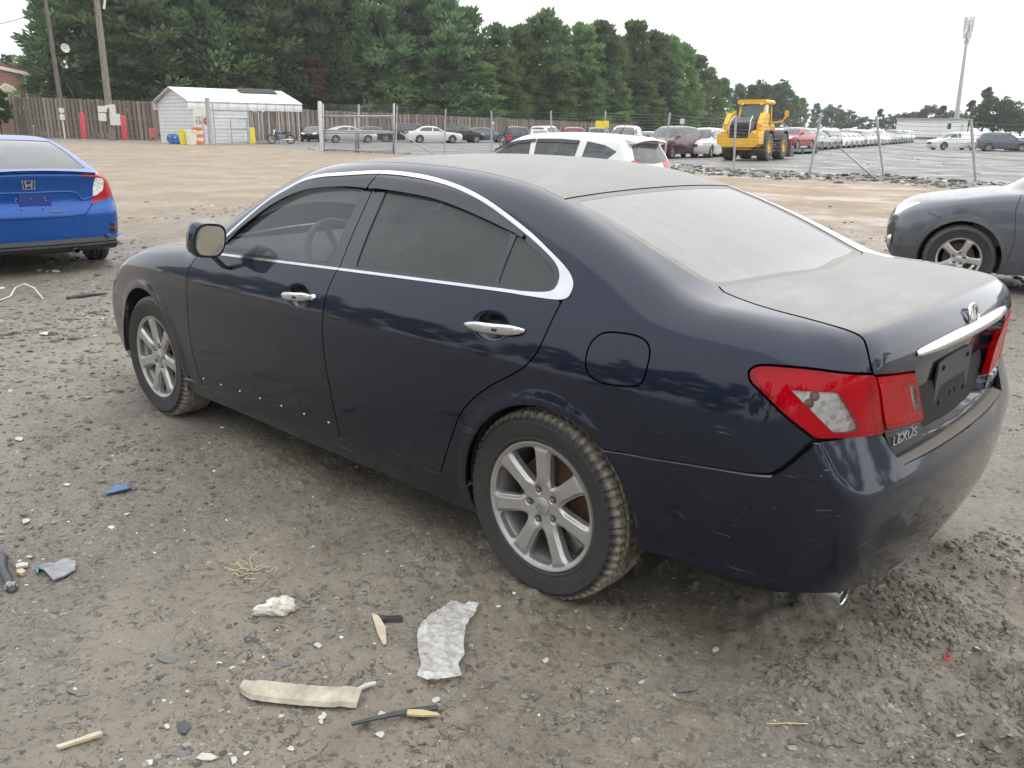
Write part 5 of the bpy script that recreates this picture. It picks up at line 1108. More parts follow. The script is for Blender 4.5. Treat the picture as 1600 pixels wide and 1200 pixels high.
# ---------------------------------------------------------------- wooden fence
WOOD = None
def wood_mat(name, a, b, c):
    g = G(name); v = g.co('Object', (9, 9, .8)); n = g.noise(v, 2., 6, .65); r = g.n('ObjectInfo').outputs['Random']
    col = g.ramp(n, [(.3, a), (.55, b), (.8, c)]); hs = g.n('HueSaturation'); g.l(col, hs.inputs['Color']); g.l(g.math('ADD', g.math('MULTIPLY', r, .7), .62), hs.inputs['Value'])
    g.bsdf(hs.outputs[0], .85, 0, .2, g.bump(n, .5, .02)); return g.m
WOOD = wood_mat('weathered_board', (.14, .112, .092), (.25, .21, .175), (.36, .315, .27))
def board_fence(label, pts, hts, pitch, as_parts=True, wide=.6):
    """boards on rails between ground points; alternate boards stand proud"""
    root = empty('board_fence', pts[0], 0, label, 'fence'); O = np.array(pts[0]); rng = np.random.default_rng(int(abs(pts[0][0])*10)); mb0 = MB().box((0, 0, .5), (pitch*wide, .03, 1.0)); me = None; stuff = MB()
    for (A, B, ha, hb) in zip(pts[:-1], pts[1:], hts[:-1], hts[1:]):
        A, B = np.array(A), np.array(B); L = math.hypot(*(B-A)[:2]); a = math.atan2(B[1]-A[1], B[0]-A[0]); n = int(L/pitch*2); nx_ = np.array([-math.sin(a), math.cos(a), 0])
        if (np.array(CAM)-A)@nx_ < 0: nx_ = -nx_
        for i in range(n):
            t = (i+.5)/n; P = A+(B-A)*t-O+nx_*(.05 if i % 2 else -.06); h = (ha+(hb-ha)*t)*(1+rng.normal(0, .008))
            if as_parts:
                if me is None: o = mb0.build('board', WOOD, root); me = o.data
                else: o = bpy.data.objects.new('board', me); COL.objects.link(o); o.parent = root
                o.location = P; o.rotation_euler = (0, rng.normal(0, .006), a); o.scale = (rng.uniform(.9, 1.12), 1, h)
            else: stuff.box((P[0], P[1], P[2]+h/2), (pitch*wide, .03, h), rotz(a))
        for zf in (.15, .5, .85):
            q = MB(); q.box(tuple((A+B)/2-O+np.array([0, 0, zf*(ha+hb)/2])), (L, .07, .12), rotz(a)); q.build('rail', WOOD, root)
    if not as_parts: tag(stuff.build('boards', WOOD, root), kind='stuff')
    return root
F0, F1, F2, F3, F4 = pixg(20, 214.5), pixg(247, 219.5), pixg(500, 219.5), pixg(760, 219), pixg(985, 217)
board_fence('tall weathered board fence behind the utility poles', [F0, F1], [up_at(F0, 20, 151), up_at(F1, 247, 159)], .62)
back_fence = board_fence('weathered board fence running behind the parked cars', [F1, F2, F3, F4], [up_at(F1, 247, 165), up_at(F2, 500, 172), up_at(F3, 760, 184), up_at(F4, 985, 194)], .5)

# ---------------------------------------------------------------- white metal shed with an open bay
SIDING = plain('white_siding', (.62, .64, .65), .45, .1, .1, 2.); ROOFW = plain('white_roof_sheet', (.70, .71, .71), .4, .1, .14, 1.2); POSTG = plain('galvanised_steel', (.40, .41, .41), .45, .5, .15)
A = pixg(305, 225); ang = view_yaw(305)-math.radians(90-25)
shed = empty('metal_shed', A, ang, 'white metal shed with curved roof and an open bay', 'shed')
def ray_hit(u, ang_):            # length along a wall from A until it meets the pixel column u
    d = np.array([math.cos(view_yaw(u)), math.sin(view_yaw(u))]); w = np.array([math.cos(ang_), math.sin(ang_)]); q = np.array(CAM[:2])-A[:2]; return (q[0]*-d[1]+q[1]*d[0])/(w[0]*-d[1]+w[1]*d[0])
LS = ray_hit(468, ang); WS = ray_hit(252, ang+math.pi/2); sgn = 1 if WS > 0 else -1; WS = abs(WS)
EV = up_at(A, 305, 160); RG = EV+1.15; LW = LS*.50
n = 11
for i in range(n):
    z0, z1 = EV*i/n, EV*(i+1)/n-.02
    boxo('siding_panel', (LW/2, 0, (z0+z1)/2), (LW, .05, z1-z0), SIDING, shed); boxo('siding_panel', (0, sgn*WS/2, (z0+z1)/2), (.05, WS, z1-z0), SIDING, shed)
for i in range(4):
    t0, t1 = i/4, (i+.92)/4; w0, w1 = WS*(1-t0*.95), WS*(1-t1*.95); zz = EV+1.08*t0, EV+1.08*t1
    MB().prism([(sgn*(WS/2-w0/2), zz[0]), (sgn*(WS/2+w0/2), zz[0]), (sgn*(WS/2+w1/2), zz[1]), (sgn*(WS/2-w1/2), zz[1])][::sgn], .05, 'yz', -.025).build('siding_panel', SIDING, shed)
prof = [(-.10, EV-.45), (-.13, EV-.2), (-.08, EV+.02), (.05, EV+.2), (WS/2, RG), (WS-.05, EV+.2), (WS+.08, EV+.02), (WS+.13, EV-.2), (WS+.10, EV-.45)]; prof = smooth_poly(prof, 3, False, (4,))
ns = 12
for i in range(ns):
    x0, x1 = -.35+(LS+.7)*i/ns, -.35+(LS+.7)*(i+1)/ns-.03; dz = .0
    ra = [[(x, sgn*y, z+o) for y, z in prof] for x in (x0, x1) for o in (0,)]; k = len(prof); V = ra[0]+ra[1]+[(p[0], p[1], p[2]-.04) for p in ra[0]]+[(p[0], p[1], p[2]-.04) for p in ra[1]]
    mk('roof_sheet', V, [(j, j+1, k+j+1, k+j) for j in range(k-1)]+[(2*k+j, 3*k+j, 3*k+j+1, 2*k+j+1) for j in range(k-1)]+[(j, 2*k+j, 2*k+j+1, j+1) for j in range(k-1)]+[(k+j, k+j+1, 3*k+j+1, 3*k+j) for j in range(k-1)], ROOFW, shed, smooth=False)
for i in range(6):
    x = LW+(LS-LW)*i/5; boxo('post', (x, 0, EV/2-.1), (.10, .10, EV-.2), POSTG, shed); boxo('post', (x, sgn*WS, EV/2-.1), (.10, .10, EV-.2), POSTG, shed)
for i in range(n):
    z0, z1 = EV*i/n, EV*(i+1)/n-.02; boxo('siding_panel', (LW, sgn*WS/2, (z0+z1)/2), (.05, WS-.1, z1-z0), SIDING, shed)
boxo('moss_patch', (LS*.75, sgn*WS*.40, RG-.10), (3.2, .9, .05), plain('roof_litter', (.05, .05, .04), .9, 0, .5, 3.), shed, rotm(-sgn*-.42, 0, 0))
boxo('yellow_door', (LW+.25, -.04*sgn, .6), (.45, .05, 1.2), plain('yellow_plastic', (.75, .6, .06), .6), shed)
# swing gate beside the shed
gp = pixg(330, 227); gate1 = empty('swing_gate', gp, 0, 'grey pipe gate hung on a thick post by the shed', 'gate'); H = up_at(gp, 330, 153); e2 = pixg(388, 224.5)-gp
MB().rod((0, 0, 0), (0, 0, H), .17, .17, 14).build('gate_post', POSTG, gate1, True, 40); hh = up_at(gp, 338, 160)
for t in (.12, .55, 1.): MB().rod(tuple(e2*t), tuple(e2*t+np.array([0, 0, hh*(1 if t < .3 else .62)])), .05, .05, 8).build('upright', POSTG, gate1)
for zf in (.02, .36, .62): MB().rod(tuple(e2*.12+np.array([0, 0, hh*zf+.08])), tuple(e2+np.array([0, 0, hh*zf+.08])), .045, .045, 8).build('pipe', POSTG, gate1)
def sign_disc(name, label, P, zc, r, mat, cat, sides=8, post=True, rel=0., group=None):
    root = empty(name, P, view_yaw(0)+math.pi+rel, label, cat, group)
    pts = [(r*math.cos(math.pi/8+2*math.pi*i/sides), zc+r*math.sin(math.pi/8+2*math.pi*i/sides)) for i in range(sides)]; MB().prism(pts, .03, 'yz', 0).build('plate', mat, root)
    if post: MB().rod((-.05, 0, 0), (-.05, 0, zc+r*.8), .04, .04, 8).build('post', POSTG, root)
    return root
GREYW = plain('pale_sheet_metal', (.62, .61, .58), .5); YEL = plain('yellow_sign', (.80, .62, .04), .5); REDP = plain('red_post', (.55, .045, .06), .5); CREAM = plain('cream_box', (.66, .62, .52), .5)
P = pixg(45, 213.5); sign_disc('octagonal_sign', 'pale back of an octagonal road sign in front of the board fence', P, up_at(P, 45, 173), .58, GREYW, 'sign')
for (u, v, b, lb) in ((53, 189, 213.5, 'small yellow notice below the octagonal sign'), (208, 172, 217.5, 'small yellow notice high on the board fence')):
    P = pixg(u, b); P = P+np.array([_f[0], _f[1], 0])*-.4; o = boxo('notice', (0, 0, 0), (.05, .55, .30), YEL); o.location = P+np.array([0, 0, up_at(P, u, v)]); o.rotation_euler = (0, 0, view_yaw(u)+math.pi); tag(o, lb, 'notice')
# mesh gate end at the fence's end
P = pixg(24, 214); e = empty('gate_end', P, view_yaw(24), 'galvanised mesh gate end standing by the green hedge', 'gate'); H = up_at(P, 24, 152)
for y in (0, -.28, -.55): MB().rod((0, y, 0), (0, y, H), .05, .05, 8).build('upright', POSTG, e)
for z in (.1, H*.35, H*.6, H-.05): MB().rod((0, 0, z), (0, -.55, z), .03, .03, 8).build('pipe', POSTG, e)
# bollards and boxes
for (u, v, vt, lb) in ((133, 219.5, 176, 'red bollard standing before the board fence, beside the white meter post'), (196, 221, 180, 'red bollard standing beside the pole with the white boxes')):
    P = pixg(u, v); H = up_at(P, u, vt); b = empty('bollard', P, 0, lb, 'bollard'); MB().lathe([(.20, 0), (.20, H-.12), (.16, H-.03), (.0005, H)], 18, 'z').build('post', REDP, b, True, 40); MB().lathe([(.30, 0), (.30, .06), (.2, .09)], 18, 'z').build('footing', plain('concrete', (.35, .34, .32), .9), b)
P = pixg(102, 217.5); e = empty('meter_post', P, view_yaw(100)+math.pi, 'thin white post with meter boxes before the board fence', 'post'); H = up_at(P, 100, 170)
MB().rod((0, 0, 0), (0, 0, H), .07, .07, 8).build('post', GREYW, e); boxo('meter_box', (.1, 0, H-.15), (.22, .42, .42), GREYW, e, None, .03); boxo('meter_box', (.1, 0, H-.75), (.25, .42, .5), GREYW, e, None, .03)
# ---------------------------------------------------------------- utility poles
POLE = wood_mat('pole_wood', (.10, .085, .07), (.19, .165, .14), (.28, .25, .22))
def pole(u0, v0, u1, v1, r0, r1, label):
    P = pixg(u0, v0); D = math.hypot(P[0]-CAM[0], P[1]-CAM[1]); T = pix_at(u1, v1, D)-P; e = empty('utility_pole', P, 0, label, 'pole'); MB().rod((0, 0, 0), tuple(T), r0, r1, 18).build('shaft', POLE, e, True, 50); return e, P, T, D
p1, P1, T1, D1 = pole(176, 219.5, 143, -70, .30, .22, 'thick wooden utility pole with white boxes on its foot'); p2, P2, T2, D2 = pole(103, 216, 68, -20, .24, .15, 'leaning wooden utility pole carrying a round dish')
yw = view_yaw(170)+math.pi
for (u, v, w, h, m) in ((160, 170.5, 13, 9, CREAM), (160, 183, 11, 12, CREAM), (167, 167, 5, 5, GREYW), (175.5, 171, 9, 14, GREYW), (180, 187, 15, 17, GREYW)):
    c = pix_at(u, v, D1-.4)-P1; s = mpp(P1); boxo('equipment_box', tuple(c), (.25, w*s, h*s), m, p1, rotz(yw), .02)
MB().rod(tuple(pix_at(164, 0, D1-.3)-P1), tuple(pix_at(162.5, 14, D1-.3)-P1), .10, .10, 8).build('riser_pipe', GREYW, p1)
c = pix_at(102, 75, D2-.5)-P2; s = mpp(P2); d = MB().lathe([(.0005, -.12), (.25, -.08), (.42, 0), (.43, .02), (.25, -.05), (.0005, -.09)], 24, 'x').build('dish', plain('grey_dish', (.45, .44, .42), .5), p2, True, 40); d.location = c; d.rotation_euler = (0, -.2, view_yaw(100)+math.pi+.5)
MB().rod(tuple(pix_at(94, 75, D2)-P2), tuple(c), .05, .05, 8).build('dish_arm', POSTG, p2)
for (u, v) in ((101, 97), (104, 105)): q = MB().lathe([(.0005, .16), (.10, .14), (.13, .05), (.10, -.1)], 12, 'z').build('lamp', GREYW, p2, True); q.location = pix_at(u, v, D2-.5)-P2
MB().tube([pix_at(95+10*t, 98+8*math.sin(t*3), D2-.4)-P2 for t in np.linspace(0, 1, 8)], .03, 6).build('conduit', POSTG, p2)
a, b = pix_at(60, 18, D2), pix_at(-60, 42, D2-6); w = MB().tube([a+(b-a)*t-np.array([0, 0, 1.2*4*t*(1-t)*.3]) for t in np.linspace(0, 1, 14)], .035, 5).build('overhead_wire', BLACK); tag(w, 'thin overhead wire running from the leaning pole', 'wire')
a, b = pix_at(104, 130, D2-1), pix_at(116, 152, D2+3)
MB().tube([a-P2, b-P2], .03, 5).build('guy_wire', POSTG, p2)
# ---------------------------------------------------------------- small things by the shed
P = pixg(240, 221.5); e = empty('folding_board', P, view_yaw(240)+math.pi+.3, 'red folding warning board standing by the shed corner', 'sign'); H = up_at(P, 240, 200); RB = plain('faded_red_plastic', (.62, .20, .17), .6)
for s in (-1, 1): MB().prism([(-.27, 0), (-.20, 0), (-.17, .35), (.17, .35), (.20, 0), (.27, 0), (.22, H), (-.22, H)], .04, 'yz', 0).build('leaf', RB, e).rotation_euler = (0, s*.16, 0)
def bucket(u, v, r, h, mat, label):
    P = pixg(u, v); e = empty('bucket', P, 0, label, 'bucket'); MB().lathe([(.0005, .01), (r*.82, .01), (r, h), (r*1.06, h), (r*1.06, h-.06), (r*1.0, h-.06)], 20, 'z').build('pail', mat, e, True, 40); MB().tube([(r*math.cos(t)*1.03, -.03, h-.12-.25*math.sin(t)) for t in np.linspace(0, math.pi, 12)], .012, 5).build('handle', POSTG, e)
    MB().lathe([(.0005, h+.02), (r*1.0, h+.02), (r*1.08, h+.01), (r*1.08, h-.03)], 20, 'z').build('lid', mat, e, True, 40); return e
bucket(289, 226, .38, 1.0, plain('yellow_pail', (.78, .68, .05), .5), 'yellow plastic bucket in front of the white shed'); bucket(300, 226.5, .38, .98, plain('cream_pail', (.76, .74, .62), .5), 'cream plastic bucket beside the yellow one')
for (u, v, r, lb) in ((271, 224.5, .36, 'blue plastic can lying beside the yellow bucket'), (279, 225, .30, 'small blue plastic can by the yellow bucket')):
    P = pixg(u, v); e = empty('can', P, .5, lb, 'can'); MB().lathe([(.0005, -.3), (r*.9, -.3), (r, -.25), (r, .25), (r*.9, .3), (.0005, .3)], 18, 'y', (0, 0, r)).build('drum', plain('blue_plastic', (.03, .14, .42), .5), e, True, 40); MB().rod((0, .28, r*1.5), (0, .36, r*1.5), .07, .06, 10).build('cap', GREYW, e)
P = pixg(310, 225.5); e = empty('traffic_drum', P, 0, 'orange and white striped traffic drum beside the shed', 'drum'); H = up_at(P, 310, 199); ORG = plain('orange_plastic', (.75, .22, .06), .5); WHP = plain('white_band', (.78, .76, .72), .5)
for i in range(5): MB().lathe([(.46-.02*i, H*i/5), (.45-.02*i, H*(i+1)/5), (.40-.02*i, H*(i+1)/5)], 20, 'z').build('band', ORG if i % 2 == 0 else WHP, e, True, 40)
MB().lathe([(.0005, H), (.36, H)], 20, 'z').build('lid', ORG, e)
P = pixg(320, 226); e = empty('sign_post', P, view_yaw(320)+math.pi, 'post with a small stop sign and a speed limit sign', 'sign'); H = up_at(P, 320, 181); MB().rod((-.05, 0, 0), (-.05, 0, H), .05, .05, 8).build('post', POSTG, e)
oc = [(.27*math.cos(math.pi/8+math.pi/4*i)+.30, H-.35+.27*math.sin(math.pi/8+math.pi/4*i)) for i in range(8)]
MB().box((0, .30, H-.35), (.02, .62, .62)).build('backing', GREYW, e); MB().prism(oc, .02, 'yz', .012).build('stop_plate', plain('stop_red', (.5, .03, .04), .4), e); MB().box((0, -.30, H-.35), (.03, .5, .68)).build('limit_plate', GREYW, e)
def put_text(txt, size, loc, parent, mat, sx=1.):
    V, F = text_mesh(txt, size, .004); o = mk('lettering', V, F, mat, parent, smooth=False); o.matrix_local = Matrix.Translation(loc) @ Matrix(((0, 0, 1, 0), (1, 0, 0, 0), (0, 1, 0, 0), (0, 0, 0, 1))) @ Matrix.Diagonal((sx, 1, 1, 1)); return o
put_text('STOP', .17, (.037, .30, H-.35), e, GREYW); put_text('15', .42, (.02, -.30, H-.42), e, BLACK); put_text('SPEED', .10, (.02, -.30, H-.12), e, BLACK)
o = MB().box((0, 0, 0), (.04, .8, .5)).build('notice', plain('cream_sign', (.7, .68, .55), .5)); P = pixg(316, 226); o.location = P+np.array([0, 0, up_at(P, 316, 176)])-np.array([_f[0], _f[1], 0])*-.2; o.rotation_euler = (0, 0, view_yaw(316)+math.pi); tag(o, 'cream notice on the white shed wall above the stop sign', 'notice')
# motorcycle
P = pixg(440, 225); mc = empty('motorcycle', P, view_yaw(440)+math.pi/2+.15, 'blue motorcycle parked in front of the open shed bay', 'motorcycle'); MBLUE = plain('motorcycle_blue', (.02, .10, .30), .25, coat=.8)
for x in (-.72, .72):
    MB().lathe([(.31+.055*math.cos(a), .055*math.sin(a)) for a in np.linspace(0, 2*math.pi, 9)], 28, 'y', (x, 0, .36)).build('tyre', BTYRE, mc, True); q = MB(); q.lathe([(.27, .02), (.25, .02), (.25, -.02), (.27, -.02)], 24, 'y', (x, 0, .36)); q.rod((x, -.07, .36), (x, .07, .36), .05, .05, 10)
    for k in range(8): t = math.pi*k/4; q.rod((x, 0, .36), (x+.26*math.cos(t), 0, .36+.26*math.sin(t)), .008, .008, 5)
    q.build('rim', CHROME, mc, True, 40); MB().lathe([(.39, -.07), (.40, 0), (.39, .07)], 14, 'y', (x, 0, .36), .5, 2.4).build('mudguard', CHROME, mc, True)
q = MB()
for s in (-.09, .09): q.rod((.72, s, .36), (.45, s, 1.02), .03, .03, 8)
q.tube([(.32, -.38, 1.12), (.40, -.2, 1.10), (.43, 0, 1.02), (.40, .2, 1.10), (.32, .38, 1.12)], .018, 6); q.build('fork', CHROME, mc, True)
q = MB(); q.tube([(.42, 0, .95), (.1, 0, .78), (-.3, 0, .75), (-.72, 0, .6)], .03, 8); q.tube([(.38, 0, .8), (.25, 0, .35), (-.25, 0, .32), (-.72, 0, .36)], .03, 8); q.build('frame', BLACK, mc, True)
MB().loft([[(x, y*w, .80+z*h) for y, z in ((-1, 0), (-.8, .7), (0, 1), (.8, .7), (1, 0), (0, -.3))] for x, w, h in ((-.12, .07, .10), (.1, .15, .20), (.32, .13, .2), (.42, .05, .1))]).build('fuel_tank', MBLUE, mc, True)
MB().loft([[(x, y*w, .80+z*.1) for y, z in ((-1, 0), (-.8, 1), (.8, 1), (1, 0))] for x, w in ((-.75, .09), (-.5, .13), (-.15, .10))]).build('saddle', BLACK, mc, True)
MB().box((.05, 0, .45), (.38, .30, .34), None, .05).build('engine', STEEL, mc); MB().rod((.1, .14, .30), (-.85, .17, .34), .035, .05, 10).build('exhaust', CHROME, mc, True); MB().lathe([(.0005, .06), (.09, .05), (.10, 0), (.05, -.1)], 14, 'x', (.52, 0, .95)).build('headlamp', CHROME, mc, True)

# ---------------------------------------------------------------- wire fence and its gate
WIRE = plain('fence_wire', (.24, .25, .26), .5, .6)
fr = empty('wire_fence', at_ground(23.9, -31.2), 0, 'leaning galvanised posts with strands of wire along the lot', 'fence'); O = np.array(fr.location)
def px_post(u0, v0, u1, v1): P = pixg(u0, v0); D = math.hypot(P[0]-CAM[0], P[1]-CAM[1]); return P-[0, 0, .1], pix_at(u1, v1, D)
posts = [px_post(618, 240.5, 620.5, 165), px_post(694, 243, 696.5, 170), px_post(768, 246, 768, 173), px_post(860, 250, 861, 173), px_post(945, 254, 946, 174), px_post(1036, 262, 1047, 176), px_post(1146, 271, 1150, 180), px_post(1263, 277, 1283, 180), px_post(1383, 281, 1369, 182), px_post(1527, 292, 1517, 186), px_post(1690, 300, 1690, 188)]
for a, b in posts: MB().rod(tuple(a-O), tuple(b-O), .042, .042, 10).build('post', POSTG, fr, True, 50)
for a, b in (((1314, 232), (1376, 281)), ((625, 207), (684, 243))):
    A_ = px_post(b[0], b[1], b[0], b[1])[0]; D = math.hypot(A_[0]-CAM[0], A_[1]-CAM[1]); MB().rod(tuple(pix_at(a[0], a[1], D+.5)-O), tuple(A_-O), .035, .035, 8).build('brace', POSTG, fr, True)
for (a, b), (c, d) in zip(posts[:-1], posts[1:]):
    right = a[0] < 19.2
    for f in ((.97, .92, .87, .82, .77, .72, .66, .6, .52) if not right else (.96, .9, .84, .78, .72, .66, .60, .54, .47)):
        p, q = a+(b-a)*f-O, c+(d-c)*f-O; MB().tube([p+(q-p)*t-np.array([0, 0, .04*4*t*(1-t)*(1.5 if right else 1)]) for t in np.linspace(0, 1, 6)], .0075, 4).build('wire', WIRE, fr)
p, q = posts[0], posts[1]
o = MB().box((0, 0, 0), (.04, .62, .30)).build('notice', YEL); P = pix_at(941, 194, 41.5); o.location = P; o.rotation_euler = (0, 0, view_yaw(941)+math.pi); tag(o, 'yellow notice tied to the wire fence', 'notice')
gt = empty('mesh_gate', pixg(507, 237), 0, 'tall galvanised gate of pipes and wires on a thick round post', 'gate'); O = np.array(gt.location)
def gp_(u, v, D=None): P = pixg(507, 237); return pix_at(u, v, D)-O
Da, Db = math.hypot(*(pixg(507, 237)-np.array(CAM))[:2]), math.hypot(*(pixg(617, 240)-np.array(CAM))[:2]); Du = lambda u: Da+(Db-Da)*(u-505)/112
MB().tube([gp_(503.5, 237, Da), gp_(499.5, 161, Da), gp_(499.3, 158, Da)], [.13, .13, .08], 14).build('gate_post', plain('pale_post', (.55, .56, .56), .5, .3), gt, True, 50)
for (u0, u1, vt) in ((506, 504.5, 162), (556, 555, 182), (560, 560.5, 163), (615, 615.5, 162)): MB().rod(tuple(gp_(u0, 237.5+(u0-505)*.02, Du(u0))), tuple(gp_(u1, vt, Du(u0))), .06, .055, 8).build('upright', POSTG, gt, True)
for v0, v1 in ((181.5, 181.5), (204, 206), (208, 208), (234, 235.5)): MB().rod(tuple(gp_(506, v0, Du(506))), tuple(gp_(615, v1, Du(615))), .05, .05, 8).build('pipe', POSTG, gt, True)
for v in np.arange(164, 181, 3.): MB().rod(tuple(gp_(506, v, Du(506))), tuple(gp_(615, v, Du(615))), .012, .012, 4).build('wire', WIRE, gt)
for u in np.arange(510, 615, 3.4): MB().rod(tuple(gp_(u, 182, Du(u))), tuple(gp_(u+.6, 235, Du(u))), .007, .007, 4).build('mesh_wire', WIRE, gt)
for v in np.arange(185, 235, 3.4): MB().rod(tuple(gp_(506, v, Du(506))), tuple(gp_(615, v+.5, Du(615))), .007, .007, 4).build('mesh_wire', WIRE, gt)
# litter along the bank
def zone_bank(rg, n):
    x = rg.uniform(-6, 19, n); return np.stack([x, fence_y(x)+.4+rg.normal(0, .75, n)], 1)
scatter_stones('debris', 1500, 'broken plastic and rubble strewn along the bank under the wire fence', (.03, .16), zone_bank, 8, [((.07, .07, .07), .45), ((.16, .15, .14), .27), ((.55, .54, .52), .18), ((.22, .17, .12), .10)], .5)
def zone_gate(rg, n):
    x = rg.uniform(38, 48, n); return np.stack([x, fence_y(x)+.3+rg.normal(0, .5, n)], 1)
scatter_stones('debris', 260, 'small rubble at the foot of the mesh gate', (.04, .14), zone_gate, 9, [((.10, .10, .10), .5), ((.2, .2, .18), .3), ((.6, .6, .58), .2)], .5)
def zone_lot(rg, n):
    x = rg.uniform(5, 34, n); return np.stack([x, fence_y(x)-3-rg.uniform(0, 26, n)], 1)
scatter_stones('debris', 160, 'odd scraps lying on the tarred lot', (.03, .12), zone_lot, 10, [((.05, .05, .05), .4), ((.6, .6, .6), .6)], .4)
# ---------------------------------------------------------------- wheel loader
P = pixg(1166, 250.5); LY = plain('loader_yellow', (.78, .42, .03), .45, 0, .12, 2.); LG = plain('loader_grey', (.075, .075, .08), .6); LT = rubber('loader_tyre', .3, (.035, .035, .036))
ld = empty('wheel_loader', P, math.radians(-79), 'yellow wheel loader with grey mudguards seen from its engine end', 'loader'); ld.scale = (.92,)*3; tg = plain('cab_glass', (.06, .10, .10), .08, .0, .3, coat=1.)
for x in (0, 3.1):
    for s in (1, -1):
        e = bpy.data.objects.new('wheel', None); COL.objects.link(e); e.parent = ld; e.location = (x, s*1.0, .78); e.empty_display_size = .1
        V, Q = tyre_mesh(.78, .36, .60, 22, 132); th = np.arctan2(V[:, 2], V[:, 0]); r = np.hypot(V[:, 0], V[:, 2]); lug = ((th*22/(2*np.pi)+.9*np.abs(V[:, 1])) % 1 < .45) & (r > .74); k = np.where(lug, .965, 1.); V[:, 0] *= k; V[:, 2] *= k
        mk('tyre', V, Q, LT, e); y = s*.16; MB().lathe([(.36, s*.26), (.33, s*.28), (.28, y), (.16, y), (.14, s*.22), (.0005, s*.22)], 24, 'y').build('rim', LY, e, True, 40)
        for i in range(8): t = math.pi*i/4; MB().rod((.22*math.cos(t), y, .22*math.sin(t)), (.22*math.cos(t), y+s*.04, .22*math.sin(t)), .02, .02, 6).build('wheel_bolt', LG, e)
for s in (1, -1):
    for x in (0, 3.1):
        q = MB(); q.lathe([(.90, s*.70), (.93, s*.98), (.90, s*1.32)] if True else [], 16, 'y', (x, 0, .80), .25, 2.75); q.build('mudguard', LG, ld, True)
cw = MB(); cw.loft([[(-1.95+.12*k, y*1.2, z) for y, z in ((-1, .98), (-1, 1.42), (-.62, 1.62), (-.45, 1.25), (.45, 1.25), (.62, 1.62), (1, 1.42), (1, .98), (.8, .78), (-.8, .78))] for k in (0, 1)]+[[(-1.1, y*1.22, z) for y, z in ((-1, .95), (-1, 1.62), (-.62, 1.72), (-.45, 1.3), (.45, 1.3), (.62, 1.72), (1, 1.62), (1, .95), (.8, .75), (-.8, .75))]]); cw.build('counterweight', LY, ld, False)
hd = MB(); hd.loft([[(x, y*w, z) for y, z in ((-1, 1.0), (-1, t-.35), (-.75, t), (.75, t), (1, t-.35), (1, 1.0))] for x, w, t in ((-1.72, .62, 2.1), (-1.3, .70, 2.32), (-.4, .74, 2.42), (.35, .76, 2.42))]); hd.build('engine_hood', LG, ld, False)
MB().box((-1.75, 0, 1.62), (.06, .96, .72)).build('grille', LINER, ld)
for i in range(8): MB().box((-1.79, 0, 1.32+.085*i), (.03, .98, .02)).build('grille_slat', LG, ld)
for s in (1, -1): MB().tube([(-1.8, s*.56, 1.25), (-1.79, s*.6, 1.9), (-1.6, s*.55, 2.22), (-1.1, s*.5, 2.45)], .035, 8).build('guard_rail', GREYW, ld, True)
for s in (1, -1):
    MB().loft([[(x, s*(.78+y), z) for y, z in ((0, z0), (.30, z0), (.34, z1), (.04, z1+.06))][::s] for x, z0, z1 in ((-1.25, 1.5, 2.0), (-.75, 1.55, 2.55), (-.1, 1.75, 2.62), (.1, 1.9, 2.5))]).build('side_tank', LY, ld, False)
    MB().box((-1.68, s*.9, 1.52), (.05, .34, .14), None, .02).build('tail_light', plain('loader_lamp', (.3, .05, .02), .4), ld)
fr_ = MB(); fr_.box((.3, 0, .85), (3.2, .9, .5)); fr_.box((2.6, 0, 1.05), (1.6, 1.0, .7)); fr_.build('chassis', LY, ld)
CW = ((.35, -.72), (.35, .72), (1.75, .72), (1.75, -.72))
for x, y in CW: MB().tube([(x, y, 1.55), (x-.02, y, 2.4), (x+.10 if x < 1 else x-.12, y*.94, 3.18)], .075, 8).build('cab_post', LY, ld)
MB().loft([[(x, y*w, z) for x, y in ((.2, -1), (.2, 1), (1.95, 1), (1.95, -1))] for w, z in ((.80, 3.13), (.86, 3.2), (.86, 3.3), (.74, 3.38))]).build('cab_roof', LY, ld)
MB().loft([[(x+(.06 if x < 1 else -.08)*k, y*.69/.72*(1-.05*k), z) for x, y in CW] for z, k in ((1.95, 0), (3.16, 1))]).build('cab_glass', tg, ld); MB().box((1.05, 0, 1.72), (1.5, 1.5, .5), None, .05).build('cab_base', LY, ld)
MB().box((1.0, 0, 2.2), (.5, .6, .9), None, .08).build('seat', LINER, ld)
for s in (1, -1):
    MB().tube([(1.7, s*.8, 2.1), (1.9, s*1.35, 2.2), (1.95, s*1.55, 2.45)], .05, 8).build('mirror_arm', LY, ld); MB().box((1.95, s*1.56, 2.62), (.08, .22, .36), None, .02).build('mirror', LY, ld)
    for yy in (.55,): MB().box((.22, s*yy, 3.12), (.10, .20, .10), None, .02).build('work_lamp', WHITEL, ld)
    MB().loft([[(x, s*(.55+.1*k), z) for x, z in ((2.2, 1.9), (2.6, 2.15), (4.4, 1.0), (4.6, .6), (4.3, .5), (3.9, .9))] for k in (0, 1)]).build('lift_arm', LY, ld)
MB().tube([(1.6, -.95, 1.0), (1.65, -1.0, 1.4), (1.7, -.95, 1.9)], .03, 6).build('grab_rail', REDP, ld)
for i in range(4): MB().box((1.55, -1.0, .55+.32*i), (.4, .3, .04)).build('step', STEEL, ld)
MB().loft([[(4.6, y*1.3, z) for y, z in ((-1, .15), (1, .15), (1, 1.1), (-1, 1.1))], [(5.5, y*1.3, z) for y, z in ((-1, .1), (1, .1), (1, .2), (-1, .2))]]).build('bucket', LG, ld)

